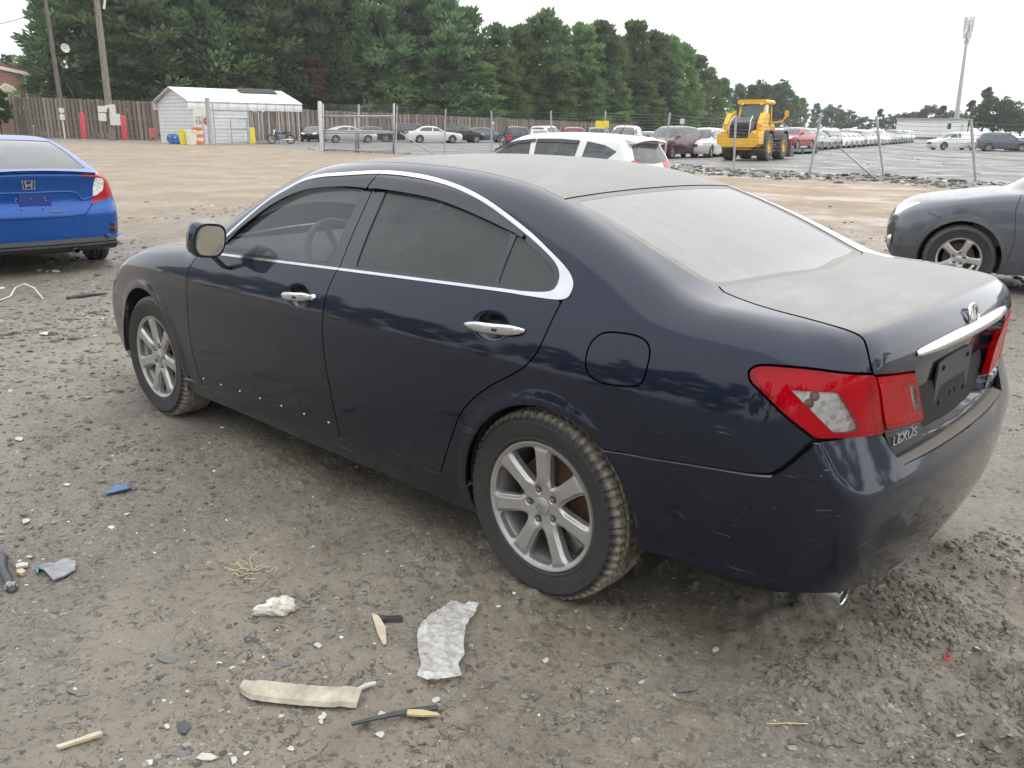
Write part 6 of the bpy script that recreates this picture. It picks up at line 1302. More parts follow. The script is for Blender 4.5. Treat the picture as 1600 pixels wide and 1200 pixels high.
# ---------------------------------------------------------------- trees
def leaf_mat(name, dark, mid, light, brown=(.15, .12, .07), bamt=.25):
    g = G(name); v = g.co('Object'); r = g.n('ObjectInfo').outputs['Random']; n = g.noise(v, .9, 4, .6); n2 = g.noise(v, 6., 3, .6); ww = g.n('NewGeometry').outputs['Position']; wn = g.noise(ww, .16, 3, .55)
    c = g.ramp(n2, [(.3, dark), (.52, mid), (.75, light)]); c = g.mix(g.math('MULTIPLY', g.ramp(wn, [(.56, 0.), (.68, 1.)]), bamt), c, brown)
    hs = g.n('HueSaturation'); g.l(c, hs.inputs['Color']); g.l(g.math('ADD', .58, g.math('MULTIPLY', r, .85)), hs.inputs['Value']); g.l(g.math('ADD', .485, g.math('MULTIPLY', r, .03)), hs.inputs['Hue'])
    d = g.n('BsdfDiffuse'); g.l(hs.outputs[0], d.inputs[0]); t = g.n('BsdfTranslucent'); g.l(hs.outputs[0], t.inputs[0]); m = g.n('MixShader'); m.inputs[0].default_value = .5; g.l(d.outputs[0], m.inputs[1]); g.l(t.outputs[0], m.inputs[2]); g.l(m.outputs[0], g.o.inputs[0]); return g.m
BARK = plain('bark', (.06, .05, .042), .9, 0, .3, 3.)
CYP = leaf_mat('cypress_leaf', (.070, .112, .055), (.14, .21, .098), (.23, .315, .14)); CYP2 = leaf_mat('light_cypress_leaf', (.075, .13, .05), (.155, .24, .085), (.25, .35, .13), bamt=.15)
BRO = leaf_mat('broad_leaf', (.065, .098, .058), (.11, .16, .092), (.165, .22, .13), bamt=.1); DEAD = leaf_mat('dead_leaf', (.06, .035, .02), (.12, .07, .04), (.17, .11, .065), (.2, .12, .07))
HEDGE = leaf_mat('hedge_leaf', (.03, .065, .012), (.08, .15, .025), (.16, .24, .04), bamt=0.)
def crown_mesh(kind, seed, n_cl, n_sp, size):
    """clumps of leaf sprays through the volume of a crown of height 1 (width as given)"""
    rg = np.random.default_rng(seed); cl = []
    if kind == 'cypress':
        z = .06+.94*rg.random(n_cl)**.9; rad = .25*np.clip(1.02-z, 0, 1)**.5*(.55+.65*rg.random(n_cl))
        a = rg.random(n_cl)*6.283; k = np.sqrt(rg.random(n_cl)*.75+.25); C = np.stack([rad*k*np.cos(a), rad*k*np.sin(a), z], 1); cr = .045+.04*rg.random(n_cl)*(1.1-z)
    elif kind == 'pine':
        z = .25+.75*rg.random(n_cl); a = rg.random(n_cl)*6.283; rad = .24*(1.05-z)**.5*rg.random(n_cl)**.5; C = np.stack([rad*np.cos(a), rad*np.sin(a), z], 1); cr = np.full(n_cl, .05)
    else:
        d = rg.normal(size=(n_cl, 3)); d /= np.linalg.norm(d, axis=1, keepdims=True); k = (rg.random(n_cl)*.7+.3)**.4; C = d*k[:, None]*np.array([.40, .40, .36])*(1+.25*(rg.random((n_cl, 1))-.5))+[0, 0, .62]; cr = .06+.05*rg.random(n_cl)
    i = rg.integers(0, n_cl, n_sp); d = rg.normal(size=(n_sp, 3)); d /= np.linalg.norm(d, axis=1, keepdims=True); p = C[i]+d*cr[i][:, None]*(rg.random((n_sp, 1))**.4)*np.array([1, 1, .75])
    out = p-np.array([0, 0, .5]); out[:, 2] *= .25; out /= np.maximum(np.linalg.norm(out, axis=1, keepdims=True), 1e-6)
    ax = out*.7+d*.6+np.array([0, 0, .55 if kind == 'cypress' else .1])+rg.normal(size=(n_sp, 3))*.25; ax /= np.linalg.norm(ax, axis=1, keepdims=True)
    sd = np.cross(ax, rg.normal(size=(n_sp, 3))); sd /= np.linalg.norm(sd, axis=1, keepdims=True); L = size*(.6+.8*rg.random((n_sp, 1))); w = L*(.28 if kind == 'cypress' else .45); nn = np.cross(ax, sd)
    V = np.stack([p-ax*L*.5, p+sd*w+nn*w*.2, p+ax*L*.7, p-sd*w+nn*w*.2], 1).reshape(-1, 3); Q = np.arange(n_sp*4).reshape(-1, 4); return V, Q
def limbs(kind, seed):
    rg = np.random.default_rng(seed); mb = MB(); mb.tube([(0, 0, 0), (.004, 0, .3), (-.004, .004, .65), (0, 0, .96)], [.022, .018, .010, .002], 8)
    for i in range(22):
        z = rg.uniform(.15, .85); a = rg.random()*6.283; r = (.18 if kind != 'broad' else .3)*(1-z)**.5*rg.uniform(.6, 1); mb.tube([(0, 0, z), (r*.5*math.cos(a), r*.5*math.sin(a), z+.03), (r*math.cos(a), r*math.sin(a), z+.09)], [.006, .004, .001], 5)
    return mb
TREE = {}
def tree(name, kind, var, leafm, P, h, w, label, group, rz, cat='tree'):
    """h: height in metres, w: widening of the crown"""
    key = (kind, var)
    if key not in TREE:
        n_cl, n_sp, size = {'cypress': (150, 7600, .030), 'broad': (90, 4200, .042), 'pine': (60, 2600, .036)}[kind]
        V, Q = crown_mesh(kind, 40+var*7+len(kind), n_cl, n_sp, size); c = mk('crown', V, Q, leafm, None, None, False); t = limbs(kind, var).build('trunk', BARK, None, True); TREE[key] = (c.data, t.data)
        for o in (c, t): bpy.data.objects.remove(o)
    e = empty(name, P, rz, label, cat, group); e.scale = (h*w, h*w, h)
    for nm, me in zip(('crown', 'trunk'), TREE[key]):
        o = bpy.data.objects.new(nm, me); COL.objects.link(o); o.parent = e
        if nm == 'crown' and me.materials[0] != leafm: o.material_slots[0].link = 'OBJECT'; o.material_slots[0].material = leafm
    return e
rg = np.random.default_rng(21)
def before(u):
    for lim, nm in ((140, 'the utility poles'), (250, 'the red bollards'), (350, 'the closed end of the white shed'), (480, 'the open bay of the white shed'), (620, 'the mesh gate'), (735, 'the pearl saloon'), (830, 'the dark estate with red lamps'), (960, 'the white hatchback'), (1065, 'the maroon SUV'), (1150, 'the white SUV by the loader')):
        if u < lim: return nm
    return 'the yellow loader and the red car'
ROWT = [(96, -14, 92), (135, -50, 96), (175, -70, 93), (215, -75, 97), (258, -85, 94), (300, -80, 98), (345, -78, 95), (388, -66, 99), (430, -62, 96), (470, -50, 100), (512, -42, 97), (552, -34, 101), (590, -24, 99), (628, -14, 103), (662, 0, 102), (700, -2, 106), (738, 22, 108), (775, 42, 111), (812, 50, 115), (845, 27, 117), (876, 44, 120), (903, 40, 124), (930, 47, 127), (958, 58, 131), (985, 44, 135), (1012, 56, 139), (1038, 64, 144), (1060, 74, 150), (1082, 92, 160), (1103, 108, 172), (1124, 122, 186), (1146, 130, 200), (1168, 136, 216), (1190, 140, 235), (1212, 146, 255), (1234, 152, 275), (1255, 158, 300), (1274, 165, 330)]
for i, (u, vt, D) in enumerate(ROWT):
    D = D+(20 if u < 700 else 14); u = u+(rg.random()-.5)*12; vt = vt+(rg.random()-.5)*10
    P = pix_at(u, 205, D); P[2] = float(gz_base(P[0], P[1])); h = pix_at(u, vt, D)[2]-P[2]
    lm = CYP2 if (i > 17 and i % 3 != 1) else CYP
    tree('cypress_tree', 'cypress', i % 4, lm, P, h*1.02, (1.2 if h > 9 else 1.4)*(.9+.25*rg.random()), ('dense dark cypress in the tall row behind ' if lm is CYP else 'lighter green cypress in the tall row behind ')+before(u), 'trees in the tall cypress row', rg.random()*6.28)
for i, (u, vt, D) in enumerate([(118, 70, 90), (205, 60, 90), (330, 75, 92), (405, 70, 93), (487, 85, 94), (540, 80, 96), (610, 75, 98), (690, 90, 101), (755, 100, 105), (790, 95, 109), (868, 105, 116), (915, 105, 121), (950, 110, 126), (1000, 112, 133), (1028, 118, 140), (1050, 120, 146)]):        # lower ones filling the front
    D = D+(20 if u < 700 else 14)
    P = pix_at(u, 205, D); P[2] = float(gz_base(P[0], P[1])); h = pix_at(u, vt, D)[2]-P[2]
    lm = CYP if i < 8 else CYP2
    tree('cypress_tree', 'cypress', (i+1) % 4, DEAD if u in (487,) else lm, P, h, 1.75, 'small brown dead cypress among the green ones' if u == 487 else 'shorter cypress filling the tall row behind '+before(u), 'short trees along the front of the cypress row' if u != 487 else None, rg.random()*6.28)
for i, (u, vt, D, w, kd, lb) in enumerate([(1200, 126, 250, .9, 'broad', 'round tree standing above the end of the cypress row'), (1298, 164, 330, .9, 'broad', 'dark tree at the end of the far row'), (1318, 172, 340, 1., 'broad', None), (1345, 182, 330, 1.2, 'broad', None), (1372, 171, 300, .9, 'pine', 'thin pine above the row of parked cars'), (1395, 178, 310, 1.1, 'broad', None), (1420, 176, 310, 1.1, 'broad', None), (1446, 164, 300, .9, 'broad', 'tree rising behind the white building'), (1468, 166, 300, 1., 'pine', 'pine rising behind the white building'), (1484, 172, 310, 1., 'broad', None), (1512, 158, 240, .8, 'pine', 'pine beside the tall mast'), (1534, 139, 210, .9, 'pine', 'tall pine standing right of the white building'), (1552, 152, 205, 1., 'broad', None), (1572, 168, 220, 1.1, 'broad', None), (1595, 172, 230, 1., 'broad', None), (1622, 160, 215, 1., 'broad', None)]):
    P = pix_at(u, 205, D); P[2] = 0; h = pix_at(u, vt, D)[2]; lb = lb.replace('right of', 'next to') if lb else 'leafy tree in the distant line beyond the lot'
    tree('pine_tree' if kd == 'pine' else 'broadleaf_tree', kd, i % 2, BRO, P, h, w*(1.25 if kd == 'broad' else 1.1), lb, None if 'distant' not in lb else 'distant trees beyond the lot', rg.random()*6.28)
for i, (u, vt, D, w) in enumerate([(24, 92, 150, 1.), (44, 100, 145, .9), (62, 132, 130, 1.3), (84, 138, 125, 1.2)]):
    P = pix_at(u, 205, D); P[2] = .2; tree('broadleaf_tree', 'broad', i % 2, BRO, P, pix_at(u, vt, D)[2], w, 'hazy leafy tree behind the brick building', 'trees behind the brick building', rg.random()*6)
P = pixg(4, 215); V, Q = crown_mesh('broad', 3, 70, 3800, .05); h = up_at(P, 4, 136); e = empty('hedge', P, 0, 'bright green hedge at the end of the board fence', 'hedge'); e.scale = (h*.62, h*.62, h*1.02); mk('foliage', V-[0, 0, .02], Q, HEDGE, e, None, False); limbs('broad', 3).build('stem', BARK, e)

# ---------------------------------------------------------------- buildings and mast
def brick_mat():
    g = G('red_brick'); v = g.co('Object'); b = g.n('TexBrick'); s = g.sep(v); cx = g.n('CombineXYZ'); g.l(s[1], cx.inputs[0]); g.l(s[2], cx.inputs[1]); g.l(cx.outputs[0], b.inputs['Vector'])
    b.inputs['Color1'].default_value = (.26, .085, .06, 1); b.inputs['Color2'].default_value = (.20, .06, .045, 1); b.inputs['Mortar'].default_value = (.42, .36, .30, 1); b.inputs['Scale'].default_value = 1.6; b.inputs['Mortar Size'].default_value = .03
    g.bsdf(b.outputs[0], .85, 0, .2); return g.m
P = pix_at(28, 205, 112); P[2] = .2; bb = empty('brick_building', P, view_yaw(28)+math.pi, 'red brick building with white eaves and a cream arched gable', 'building'); s = mpp(P); BR = brick_mat()
zt0 = pix_at(0, 101, 112)[2]-P[2]; zt1 = pix_at(50, 114, 112)[2]-P[2]
yR, yL = -22*s, 60*s
yR, yL = 22*s, -75*s
MB().prism([(yL, 0), (yR, 0), (yR, zt1-.15), (yL, zt0+2.6)], -9., 'yz', 0).build('wall', BR, bb)
sl = math.atan2(zt0-zt1, -(50*s)); L = 9.
MB().prism([(yR+.5, zt1-.35), (yR+.5, zt1), (yL, zt1+(yR+.5-yL)*(zt0-zt1)/(50*s)), (yL, zt1-.35+(yR+.5-yL)*(zt0-zt1)/(50*s))], -9.4, 'yz', .35).build('roof_edge', GREYW, bb)
MB().prism([(yR+.55, zt1+.03), (yR+.55, zt1+.2), (yL, zt1+.2+(yR+.5-yL)*(zt0-zt1)/(50*s)), (yL, zt1+.03+(yR+.5-yL)*(zt0-zt1)/(50*s))], -9.2, 'yz', .2).build('roof', plain('red_roof', (.30, .06, .05), .7), bb)
zc = pix_at(24, 150, 112)[2]-P[2]; zp = pix_at(18, 130, 112)[2]-P[2]; ar_ = [(-22*s, zc-1.5), (12*s, zc-1.5), (12*s, zc), (3*s, zp-.35), (-8*s, zp), (-18*s, zp-.5), (-22*s, zc)]
MB().prism(ar_, .25, 'yz', .02).build('gable_trim', GREYW, bb); c_ = np.mean(ar_, 0); MB().prism([tuple(c_+(np.array(p)-c_)*.84) for p in ar_], .3, 'yz', .02).build('gable_panel', plain('cream_wall', (.55, .46, .32), .8), bb)
MB().box((.05, yR-.12, zt1/2), (.2, .24, zt1-.3)).build('corner_board', GREYW, bb)
D = 190; P = pix_at(1455, 214, D); P[2] = pix_at(1455, 213.5, D)[2]; wb_ = empty('white_building', P, view_yaw(1455)+math.pi, 'long white single storey building on a brown bank', 'building'); s = mpp(P); Hb = 25.5*s
WW = plain('white_wall', (.80, .79, .77), .6, 0, .06, .3); MB().box((-3, -2*s, Hb/2), (6, 100*s, Hb)).build('wall', WW, wb_); MB().box((-3, -2*s, Hb+.12), (6.6, 104*s, .25)).build('roof', plain('tan_roof', (.40, .36, .30), .7), wb_)
for y0, w, z0, h, m, nm in ((23*s, 5*s, Hb*.62, 8*s, LINER, 'window'), (41*s, 4*s, Hb*.42, 18*s, GREYW, 'door'), (12*s, .5*s, Hb*.5, Hb, GREYW, 'wall_joint')): MB().box((.03, y0, z0), (.1, w, h), None, .02).build(nm, m, wb_)
MB().box((0, 22*s, Hb*.62), (.22, .3*s, 8*s)).build('window_bar', GREYW, wb_)
bk = MB(); bk.loft([[(x, y*60*s, z) for x, z in ((-7, -.1), (2.5, -1.9), (-8, -2.2))] for y in (-1, 1)]); bk.build('bank', plain('brown_bank', (.16, .12, .09), .9, 0, .3, .6), wb_)
D = 245; P = pix_at(1491, 212, D); P[2] = -.5; T = pix_at(1515, 30, D)-P; mast = empty('mast', P, 0, 'tall grey mobile phone mast with clustered antennas', 'mast'); s = mpp(P); MG = plain('mast_grey', (.42, .43, .44), .5, .3)
MB().rod((0, 0, 0), tuple(T*.97), .62, .30, 14).build('pole', MG, mast, True, 50)
for k, (zf, rr) in enumerate(((.985, 1.05), (.93, .95), (.87, .8), (.82, .5))):
    c = T*zf; MB().lathe([(rr*.7, -.08), (rr*.7+.12, 0), (rr*.7, .08)], 12, 'z', tuple(c)).build('platform', MG, mast)
    for i in range(9 if k < 3 else 5): t = 2*math.pi*i/9+k; MB().box((c[0]+rr*math.cos(t), c[1]+rr*math.sin(t), c[2]), (.28, .34, 1.9-.3*k), rotz(t)).build('antenna', GREYW, mast)

# ---------------------------------------------------------------- parked vehicles
PROTO = paint('parked_paint', (.5, .5, .5), .2, .35, 1., dust=.25, film=.04)
CP = {k: paint('parked_'+k, c, m, .35, 1., dust=.2, film=.04) for k, c, m in (('silver', (.48, .49, .50), .5), ('white', (.74, .74, .73), 0.), ('grey', (.13, .14, .15), .4), ('charcoal', (.035, .038, .042), .3), ('black', (.012, .012, .014), 0.), ('maroon', (.085, .022, .028), .2), ('red', (.32, .015, .03), .1), ('slate', (.10, .12, .145), .4), ('pearl', (.62, .62, .60), .2))}
SEDW = sw(BLUEO); sed_s = smooth_poly([(1.52, -.52), (1.58, 0), (1.52, .52), (1.9, .62), (2.2, .68), (2.38, .4), (2.43, 0), (2.38, -.4), (2.2, -.68), (1.9, -.62)], 3, True, (0, 2, 4, 8)); sed_b = smooth_poly([(.24, -.50), (.25, 0), (.24, .50), (-.2, .57), (-.60, .62), (-.70, .58), (-.73, 0), (-.70, -.58), (-.60, -.62), (-.2, -.57)], 3, True, (0, 2, 4, 8))
LR_S = [([(30, 18), (45, 19), (56, 17), (57, 6), (45, 4), (32, 7)], REDL, 'tail_lamp')]; LF_S = [([(26, 7), (42, 12), (58, 14), (62, 12), (50, 5), (30, 1)], WHITEL, 'headlamp'), ([(0, 8), (20, 7), (22, -2), (16, -9), (0, -9)], BLACK, 'grille')]
LF_U = LAMP_F_SUV+[([(0, 12), (20, 11), (22, 2), (15, -3), (0, -3)], BLACK, 'grille')]
protos = {}
protos['sedan'] = make_car('parked_sedan', CIV, 2.7, .32, .325, .215, PROTO, SEDW, sed_s, backlight=sed_b, lamps_r=LR_S, lamps_f=LF_S, nx=70, na=34)[0]
big = Shape(plan=scaled([(-1.35, .82), (-.9, .868), (-.6, .893), (-.2, .909), (.3, .914), (1.2, .915), (2.2, .912), (2.9, .905), (3.3, .88), (3.6, .83), (4.0, .74)], 1), drop=[(0, .15), (.2, .047), (.3, .021), (.55, 0), (.78, .012), (.93, .049), (1.0, .08), (1.15, .16), (1.25, .22), (1.38, .30), (1.55, .43)],
    deck=[(4.1, .55), (3.9, .72), (3.6, .84), (3.0, .93), (2.4, .98), (1.8, .995), (.5, 1.0), (-.3, 1.05), (-.7, 1.04), (-1.0, 1.02), (-1.25, .99), (-1.5, .95)], roof=[(2.8, .8), (2.4, 1.0), (2.0, 1.2), (1.7, 1.34), (1.45, 1.42), (1.1, 1.455), (.7, 1.455), (.35, 1.43), (.05, 1.33), (-.25, 1.17), (-.5, 1.03), (-.9, .8)], rear=[(.1, -1.1), (.3, -1.24), (.5, -1.27), (.9, -1.26), (1.05, -1.22)], front=[(.15, 3.8), (.3, 3.92), (.5, 3.95), (.7, 3.93), (.85, 3.86)], crown_d=.06, crown_r=.07, k_shoulder=.07, belt=.98)
protos['saloon'] = make_car('parked_sedan', big, 2.93, .33, .34, .21, PROTO, [[(2.05, 1.0), (1.85, 1.14), (1.65, 1.27), (1.3, 1.33), (1.15, 1.0)], [(1.06, 1.0), (1.2, 1.34), (.7, 1.35), (.35, 1.31), (.08, 1.18), (.0, 1.03)]], sed_s, backlight=smooth_poly([(.30, -.5), (.3, .5), (-.1, .57), (-.42, .6), (-.46, 0), (-.42, -.6), (-.1, -.57)], 3, True, (0, 1, 3, 5)), lamps_r=LR_S, lamps_f=LF_S, nx=76, na=34, front_x=3.4, rear_x=-.6)[0]
protos['suv'] = make_car('parked_suv', suv_shape(), 2.66, .36, .36, .22, PROTO, SUV_WIN, SUV_SCREEN, rear_glass=SUV_RG, lamps_r=LAMP_R_SUV, lamps_f=LF_U, nx=70, na=34)[0]
protos['van'] = make_car('parked_van', suv_shape(1.06, 1.1, 1.04), 2.93, .35, .35, .21, PROTO, sw(SUV_WIN, 1.1, 1.06), SUV_SCREEN*np.array([1.1, 1.04]), rear_glass=[(y, z*1.06) for y, z in SUV_RG], lamps_r=LAMP_R_SUV, lamps_f=LF_U, nx=70, na=34)[0]
protos['pickup'] = make_car('parked_pickup', suv_shape(1.12, 1.28, 1.08), 3.4, .40, .40, .23, PROTO, [[(2.9, 1.26), (2.65, 1.45), (2.3, 1.66), (1.95, 1.72), (1.9, 1.26)], [(1.8, 1.26), (1.82, 1.72), (1.5, 1.72), (1.5, 1.26)]], SUV_SCREEN*np.array([1.28, 1.06]), rear_glass=[(y, z*1.12) for y, z in SUV_RG], lamps_r=LAMP_R_SUV, lamps_f=LF_U, nx=76, na=34, archr=.46)[0]
HALF = {'sedan': 1.35, 'saloon': 1.35, 'suv': 1.33, 'van': 1.46, 'pickup': 1.7}; used = set()
def park(kind, u, v, rel, col, label, group=None, back=0., dz=0., P=None, sc=1., cat='car'):
    if P is None: P = pixg(u, v); d = np.array([math.cos(view_yaw(u)), math.sin(view_yaw(u)), 0]); P = P+d*back
    src = protos[kind]; swap = {'parked_paint': CP[col]}; o = copy_tree(src, None, swap); a = view_yaw(u)+math.radians(rel); o.rotation_euler = (0, 0, a); h = HALF[kind]*sc; o.scale = (sc,)*3
    o.location = (P[0]-h*math.cos(a), P[1]-h*math.sin(a), float(gz_base(P[0], P[1]))+dz); tag(o, label, cat)
    if group: o['group'] = group
    elif 'group' in o: del o['group']
    return o
park('sedan', 491, 221.5, 168, 'black', 'dark damaged car half hidden behind the round gate post', back=1)
park('sedan', 549, 223.5, -84, 'silver', 'silver saloon with crumpled nose behind the mesh gate', back=.9)
park('sedan', 586, 221, -84, 'grey', 'grey saloon behind the crumpled silver one', back=1.5)
park('suv', 624, 222, 97, 'charcoal', 'charcoal SUV next to the fence brace', back=1.)
park('van', 656, 219, -86, 'silver', 'silver van peering over the pearl saloon', back=1.2)
park('saloon', 678, 223.5, -83, 'pearl', 'long pearl white saloon parked side on behind the wire fence', back=.9)
park('suv', 722, 223, -82, 'black', 'black estate car behind the pearl saloon', back=1.3, sc=.95)
park('sedan', 757, 223, -78, 'slate', 'slate blue saloon between the black estate and the dark estate with red lamps', back=1.2)
park('sedan', 781, 219, -80, 'charcoal', 'charcoal saloon behind the slate blue saloon', back=2)
park('sedan', 755, 217.5, -80, 'white', 'white car roof showing behind the slate blue saloon', back=4)
park('suv', 804, 238, 6, 'charcoal', 'dark estate with tall red tail lamps seen from behind', back=2.)
park('suv', 856, 230, -25, 'white', 'white SUV beyond the dark estate', back=2); park('sedan', 838, 232, 10, 'pearl', 'pearl saloon tail beside the dark estate', back=2)
park('suv', 893, 239, 4, 'red', 'red SUV seen from behind over the white hatchback', back=1.5); park('suv', 930, 238, 5, 'grey', 'grey SUV seen from behind beside the red one', back=2)
park('van', 976, 243, 172, 'white', 'white van facing the fence behind the yellow notice', back=1.5); park('sedan', 1010, 238, 170, 'silver', 'silver saloon between the white van and the maroon SUV', back=4)
park('suv', 1046, 247.5, 152, 'maroon', 'maroon SUV facing the wire fence', back=1.2, sc=1.05); park('suv', 1098, 246, 164, 'white', 'white SUV between the maroon SUV and the yellow loader', back=1.2); park('sedan', 1128, 244, 168, 'white', 'white saloon half hidden behind the loader', back=2)
park('sedan', 1236, 240, 160, 'red', 'red car standing beyond the yellow loader', back=1.2, dz=.30, sc=1.05); 
boxo_ = MB(); P = pixg(1238, 240.5); bx_ = empty('low_trolley', P, view_yaw(1238)+math.radians(160), 'low blue grey trolley under the red car', 'trolley'); MB().box((-1.2, 0, .22), (4.2, 1.5, .16), None, .03).build('deck', plain('trolley_blue', (.13, .20, .24), .6), bx_)
for x in (-2.6, .2): MB().lathe([(.0005, .8), (.2, .8), (.2, -.8), (.0005, -.8)], 14, 'y', (x, 0, .2)).build('roller', BTYRE, bx_)
# the long rows beyond the loader
R0, R1 = pixg(1264, 238.5), pixg(1436, 223); d = R1-R0; L = np.linalg.norm(d); k = int(L/2.75); cols = ['silver', 'grey', 'white', 'silver', 'charcoal', 'white', 'slate', 'pearl', 'grey']; rr = np.random.default_rng(3)
nrm = np.array([d[1], -d[0], 0])/L
if nrm@(R0-np.array(CAM)) < 0: nrm = -nrm
for row in range(2):
    for i in range(k+1):
        P = R0+d*i/k+nrm*(2.0+row*6.2)+np.array([0, 0, 0]); c = cols[(i*2+row*3+int(rr.integers(0, 3))) % len(cols)]; u = 1268+170*i/k; kd = ('sedan', 'sedan', 'suv', 'sedan', 'van')[int(rr.integers(0, 5))] if row == 0 else ('suv', 'van', 'sedan')[int(rr.integers(0, 3))]
        park(kd, u, 230, 166, c, '%s %s in the long row of parked vehicles beyond the loader' % (c, {'sedan': 'saloon', 'suv': 'SUV', 'van': 'van'}[kd]), 'vehicles in the long rows beyond the loader', P=P, cat='van' if kd == 'van' else 'car')
park('pickup', 1488, 235, 125, 'white', 'white pickup with a covered bed standing alone on the lot', back=3, cat='pickup', sc=.85); park('suv', 1522, 231, 150, 'white', 'white SUV behind the covered pickup', back=4); park('suv', 1546, 236.5, 140, 'white', 'white SUV parked nose on beside the dark SUV', back=5, sc=.9); park('suv', 1566, 237, -78, 'slate', 'slate SUV parked side on beside a white SUV', back=1.0, sc=.95); park('sedan', 1606, 237.5, -80, 'white', 'white car just past the slate SUV', back=3, sc=.9)
for o in protos.values():
    for c in list(o.children_recursive)+[o]: bpy.data.objects.remove(c)
# small signs standing in the lot
for (u, vb, vt, w, lb) in ((770.5, 224, 190, 4, 'small white plate sign behind the slate blue saloon'), (1063, 240, 186, 7, 'white plate sign behind the white SUV by the loader'), (1319, 232, 202, 6, 'round white sign above the long car row'), (1389, 226, 206, 5, 'white plate sign further down the long car row')):
    P = pixg(u, vb); P = P+np.array([math.cos(view_yaw(u)), math.sin(view_yaw(u)), 0])*6; e = empty('sign_post', P, view_yaw(u)+math.pi, lb, 'sign'); H = up_at(P, u, vt); s = mpp(P); MB().rod((-.05, 0, 0), (-.05, 0, H), .04, .04, 8).build('post', POSTG, e); MB().box((0, 0, H-w*s*.5), (.03, w*s, w*s*1.1), None, .01).build('plate', GREYW, e)

# ---------------------------------------------------------------- the wood that closes the yard on the other sides (seen only mirrored in paint and glass)
Vs, Qs, b = [], [], 0
for i in range(44):
    if i < 30: x, y = -22+i*3.4+rr.normal(0, 1), 30+.10*i+rr.normal(0, 1.5)
    else: x, y = -38+rr.normal(0, 2), 24-(i-30)*5.0+rr.normal(0, 1.5)
    h = rr.uniform(7.5, 11.5); V, Q = crown_mesh('broad' if i % 3 else 'cypress', 300+i, 40, 700, .075); Vs.append(V*[h*.75, h*.75, h]+[x, y, -.6]); Qs.append(Q+b); b += len(V)
tag(mk('woods', np.concatenate(Vs), np.concatenate(Qs), BRO, None, None, False), 'belt of leafy wood closing the yard behind the photographer', None, None, 'stuff')
# ---------------------------------------------------------------- damp air
hz = bpy.data.materials.new('haze'); hz.use_nodes = True; t_ = hz.node_tree; t_.nodes.clear(); o_ = t_.nodes.new('ShaderNodeOutputMaterial'); v_ = t_.nodes.new('ShaderNodeVolumePrincipled'); v_.inputs['Color'].default_value = (.97, .985, 1., 1); v_.inputs['Density'].default_value = .00035; v_.inputs['Anisotropy'].default_value = .2; t_.links.new(v_.outputs[0], o_.inputs['Volume'])
o = MB().box((CAM[0], CAM[1], 21), (1230, 1230, 46)).build('haze', hz); tag(o, 'thin pale haze over the whole yard', None, None, 'stuff')
# ---------------------------------------------------------------- litter on the mud (each piece lies where the photograph shows it)
def gp(u, v, dz=0.):
    P = pix(u, v, 0.)
    for _ in range(4): P = pix(u, v, float(ground_z(P[0], P[1])))
    return P+np.array([0, 0, dz])
def flake(name, label, cat, outline, th, mat, bend=0., lift=.004, group=None, wob=.0, seed=1):
    """a flat or bent scrap from its outline in photograph pixels, laid on the ground"""
    rg = np.random.default_rng(seed); P = np.array([gp(u, v)[:2] for u, v in outline]); c = P.mean(0); L = P-c; z0 = max(float(ground_z(p[0], p[1])) for p in P)
    n = len(L); rad = np.linalg.norm(L, axis=1).max(); top = [(x, y, lift+th+bend*(1-(np.hypot(x, y)/rad)**2)+wob*rg.normal()) for x, y in L]; bot = [(x, y, t[2]-th) for (x, y), t in zip(L, top)]
    a = [(0, 0, lift+th+bend), (0, 0, lift+bend)]
    o = mk(name, top+bot+a, [(i, (i+1) % n, 2*n) for i in range(n)]+[(n+(i+1) % n, n+i, 2*n+1) for i in range(n)]+[(i, n+i, n+(i+1) % n, (i+1) % n) for i in range(n)], mat, None, None, False); o.location = (c[0], c[1], z0-.003)
    return tag(o, label, cat, group)
PLA = plain('dirty_white_plastic', (.5, .48, .43), .5, 0, .2, 14.); BEI = plain('beige_trim_plastic', (.42, .37, .29), .5, 0, .35, 18.); CRM = plain('cream_splinter', (.50, .42, .31), .7, 0, .2, 20.); DK = plain('dark_plastic', (.055, .055, .06), .5, 0, .3, 20.); SLT = plain('slate_flake', (.15, .143, .13), .7, 0, .25, 25.); BLS = plain('blue_scrap', (.07, .15, .32), .5, 0, .25, 30.); YLS = plain('yellow_scrap', (.50, .42, .22), .5); TEA = plain('teal_scrap', (.03, .22, .25), .4); RDS = plain('red_scrap', (.6, .03, .05), .5); PAP = plain('white_paper', (.6, .58, .53), .8)
# crumpled cloth
def crumple(name, label, cat, u, v, d, mat, seed, rz=0.):
    rg = np.random.default_rng(seed); P = gp(u, v); nu, nv = 44, 22; V = []
    for i in range(nv+1):
        for j in range(nu):
            a, b = 2*math.pi*j/nu, math.pi*i/nv-math.pi/2; p = np.array([math.cos(b)*math.cos(a), math.cos(b)*math.sin(a), math.sin(b)]); k = .62+.75*float(fbm(p[0]*1.3+seed+p[2], p[1]*1.3+p[2]*.7, 1.9, 3))-.10*abs(math.sin(9*float(vnoise(p[0]*2+seed, p[1]*2+p[2]))))
            V.append((p[0]*d[0]*k*(1.35 if p[0] < 0 and abs(p[1]) < .35 else 1), p[1]*d[1]*k, max(-.004, p[2]*d[2]*k+d[2]*.55)))
    F = [(i*nu+j, i*nu+(j+1) % nu, (i+1)*nu+(j+1) % nu, (i+1)*nu+j) for i in range(nv) for j in range(nu)]; o = mk(name, V, F, mat); o.location = P; o.rotation_euler = (0, 0, rz); return tag(o, label, cat)
yv = math.atan2(-_r[1], -_r[0])
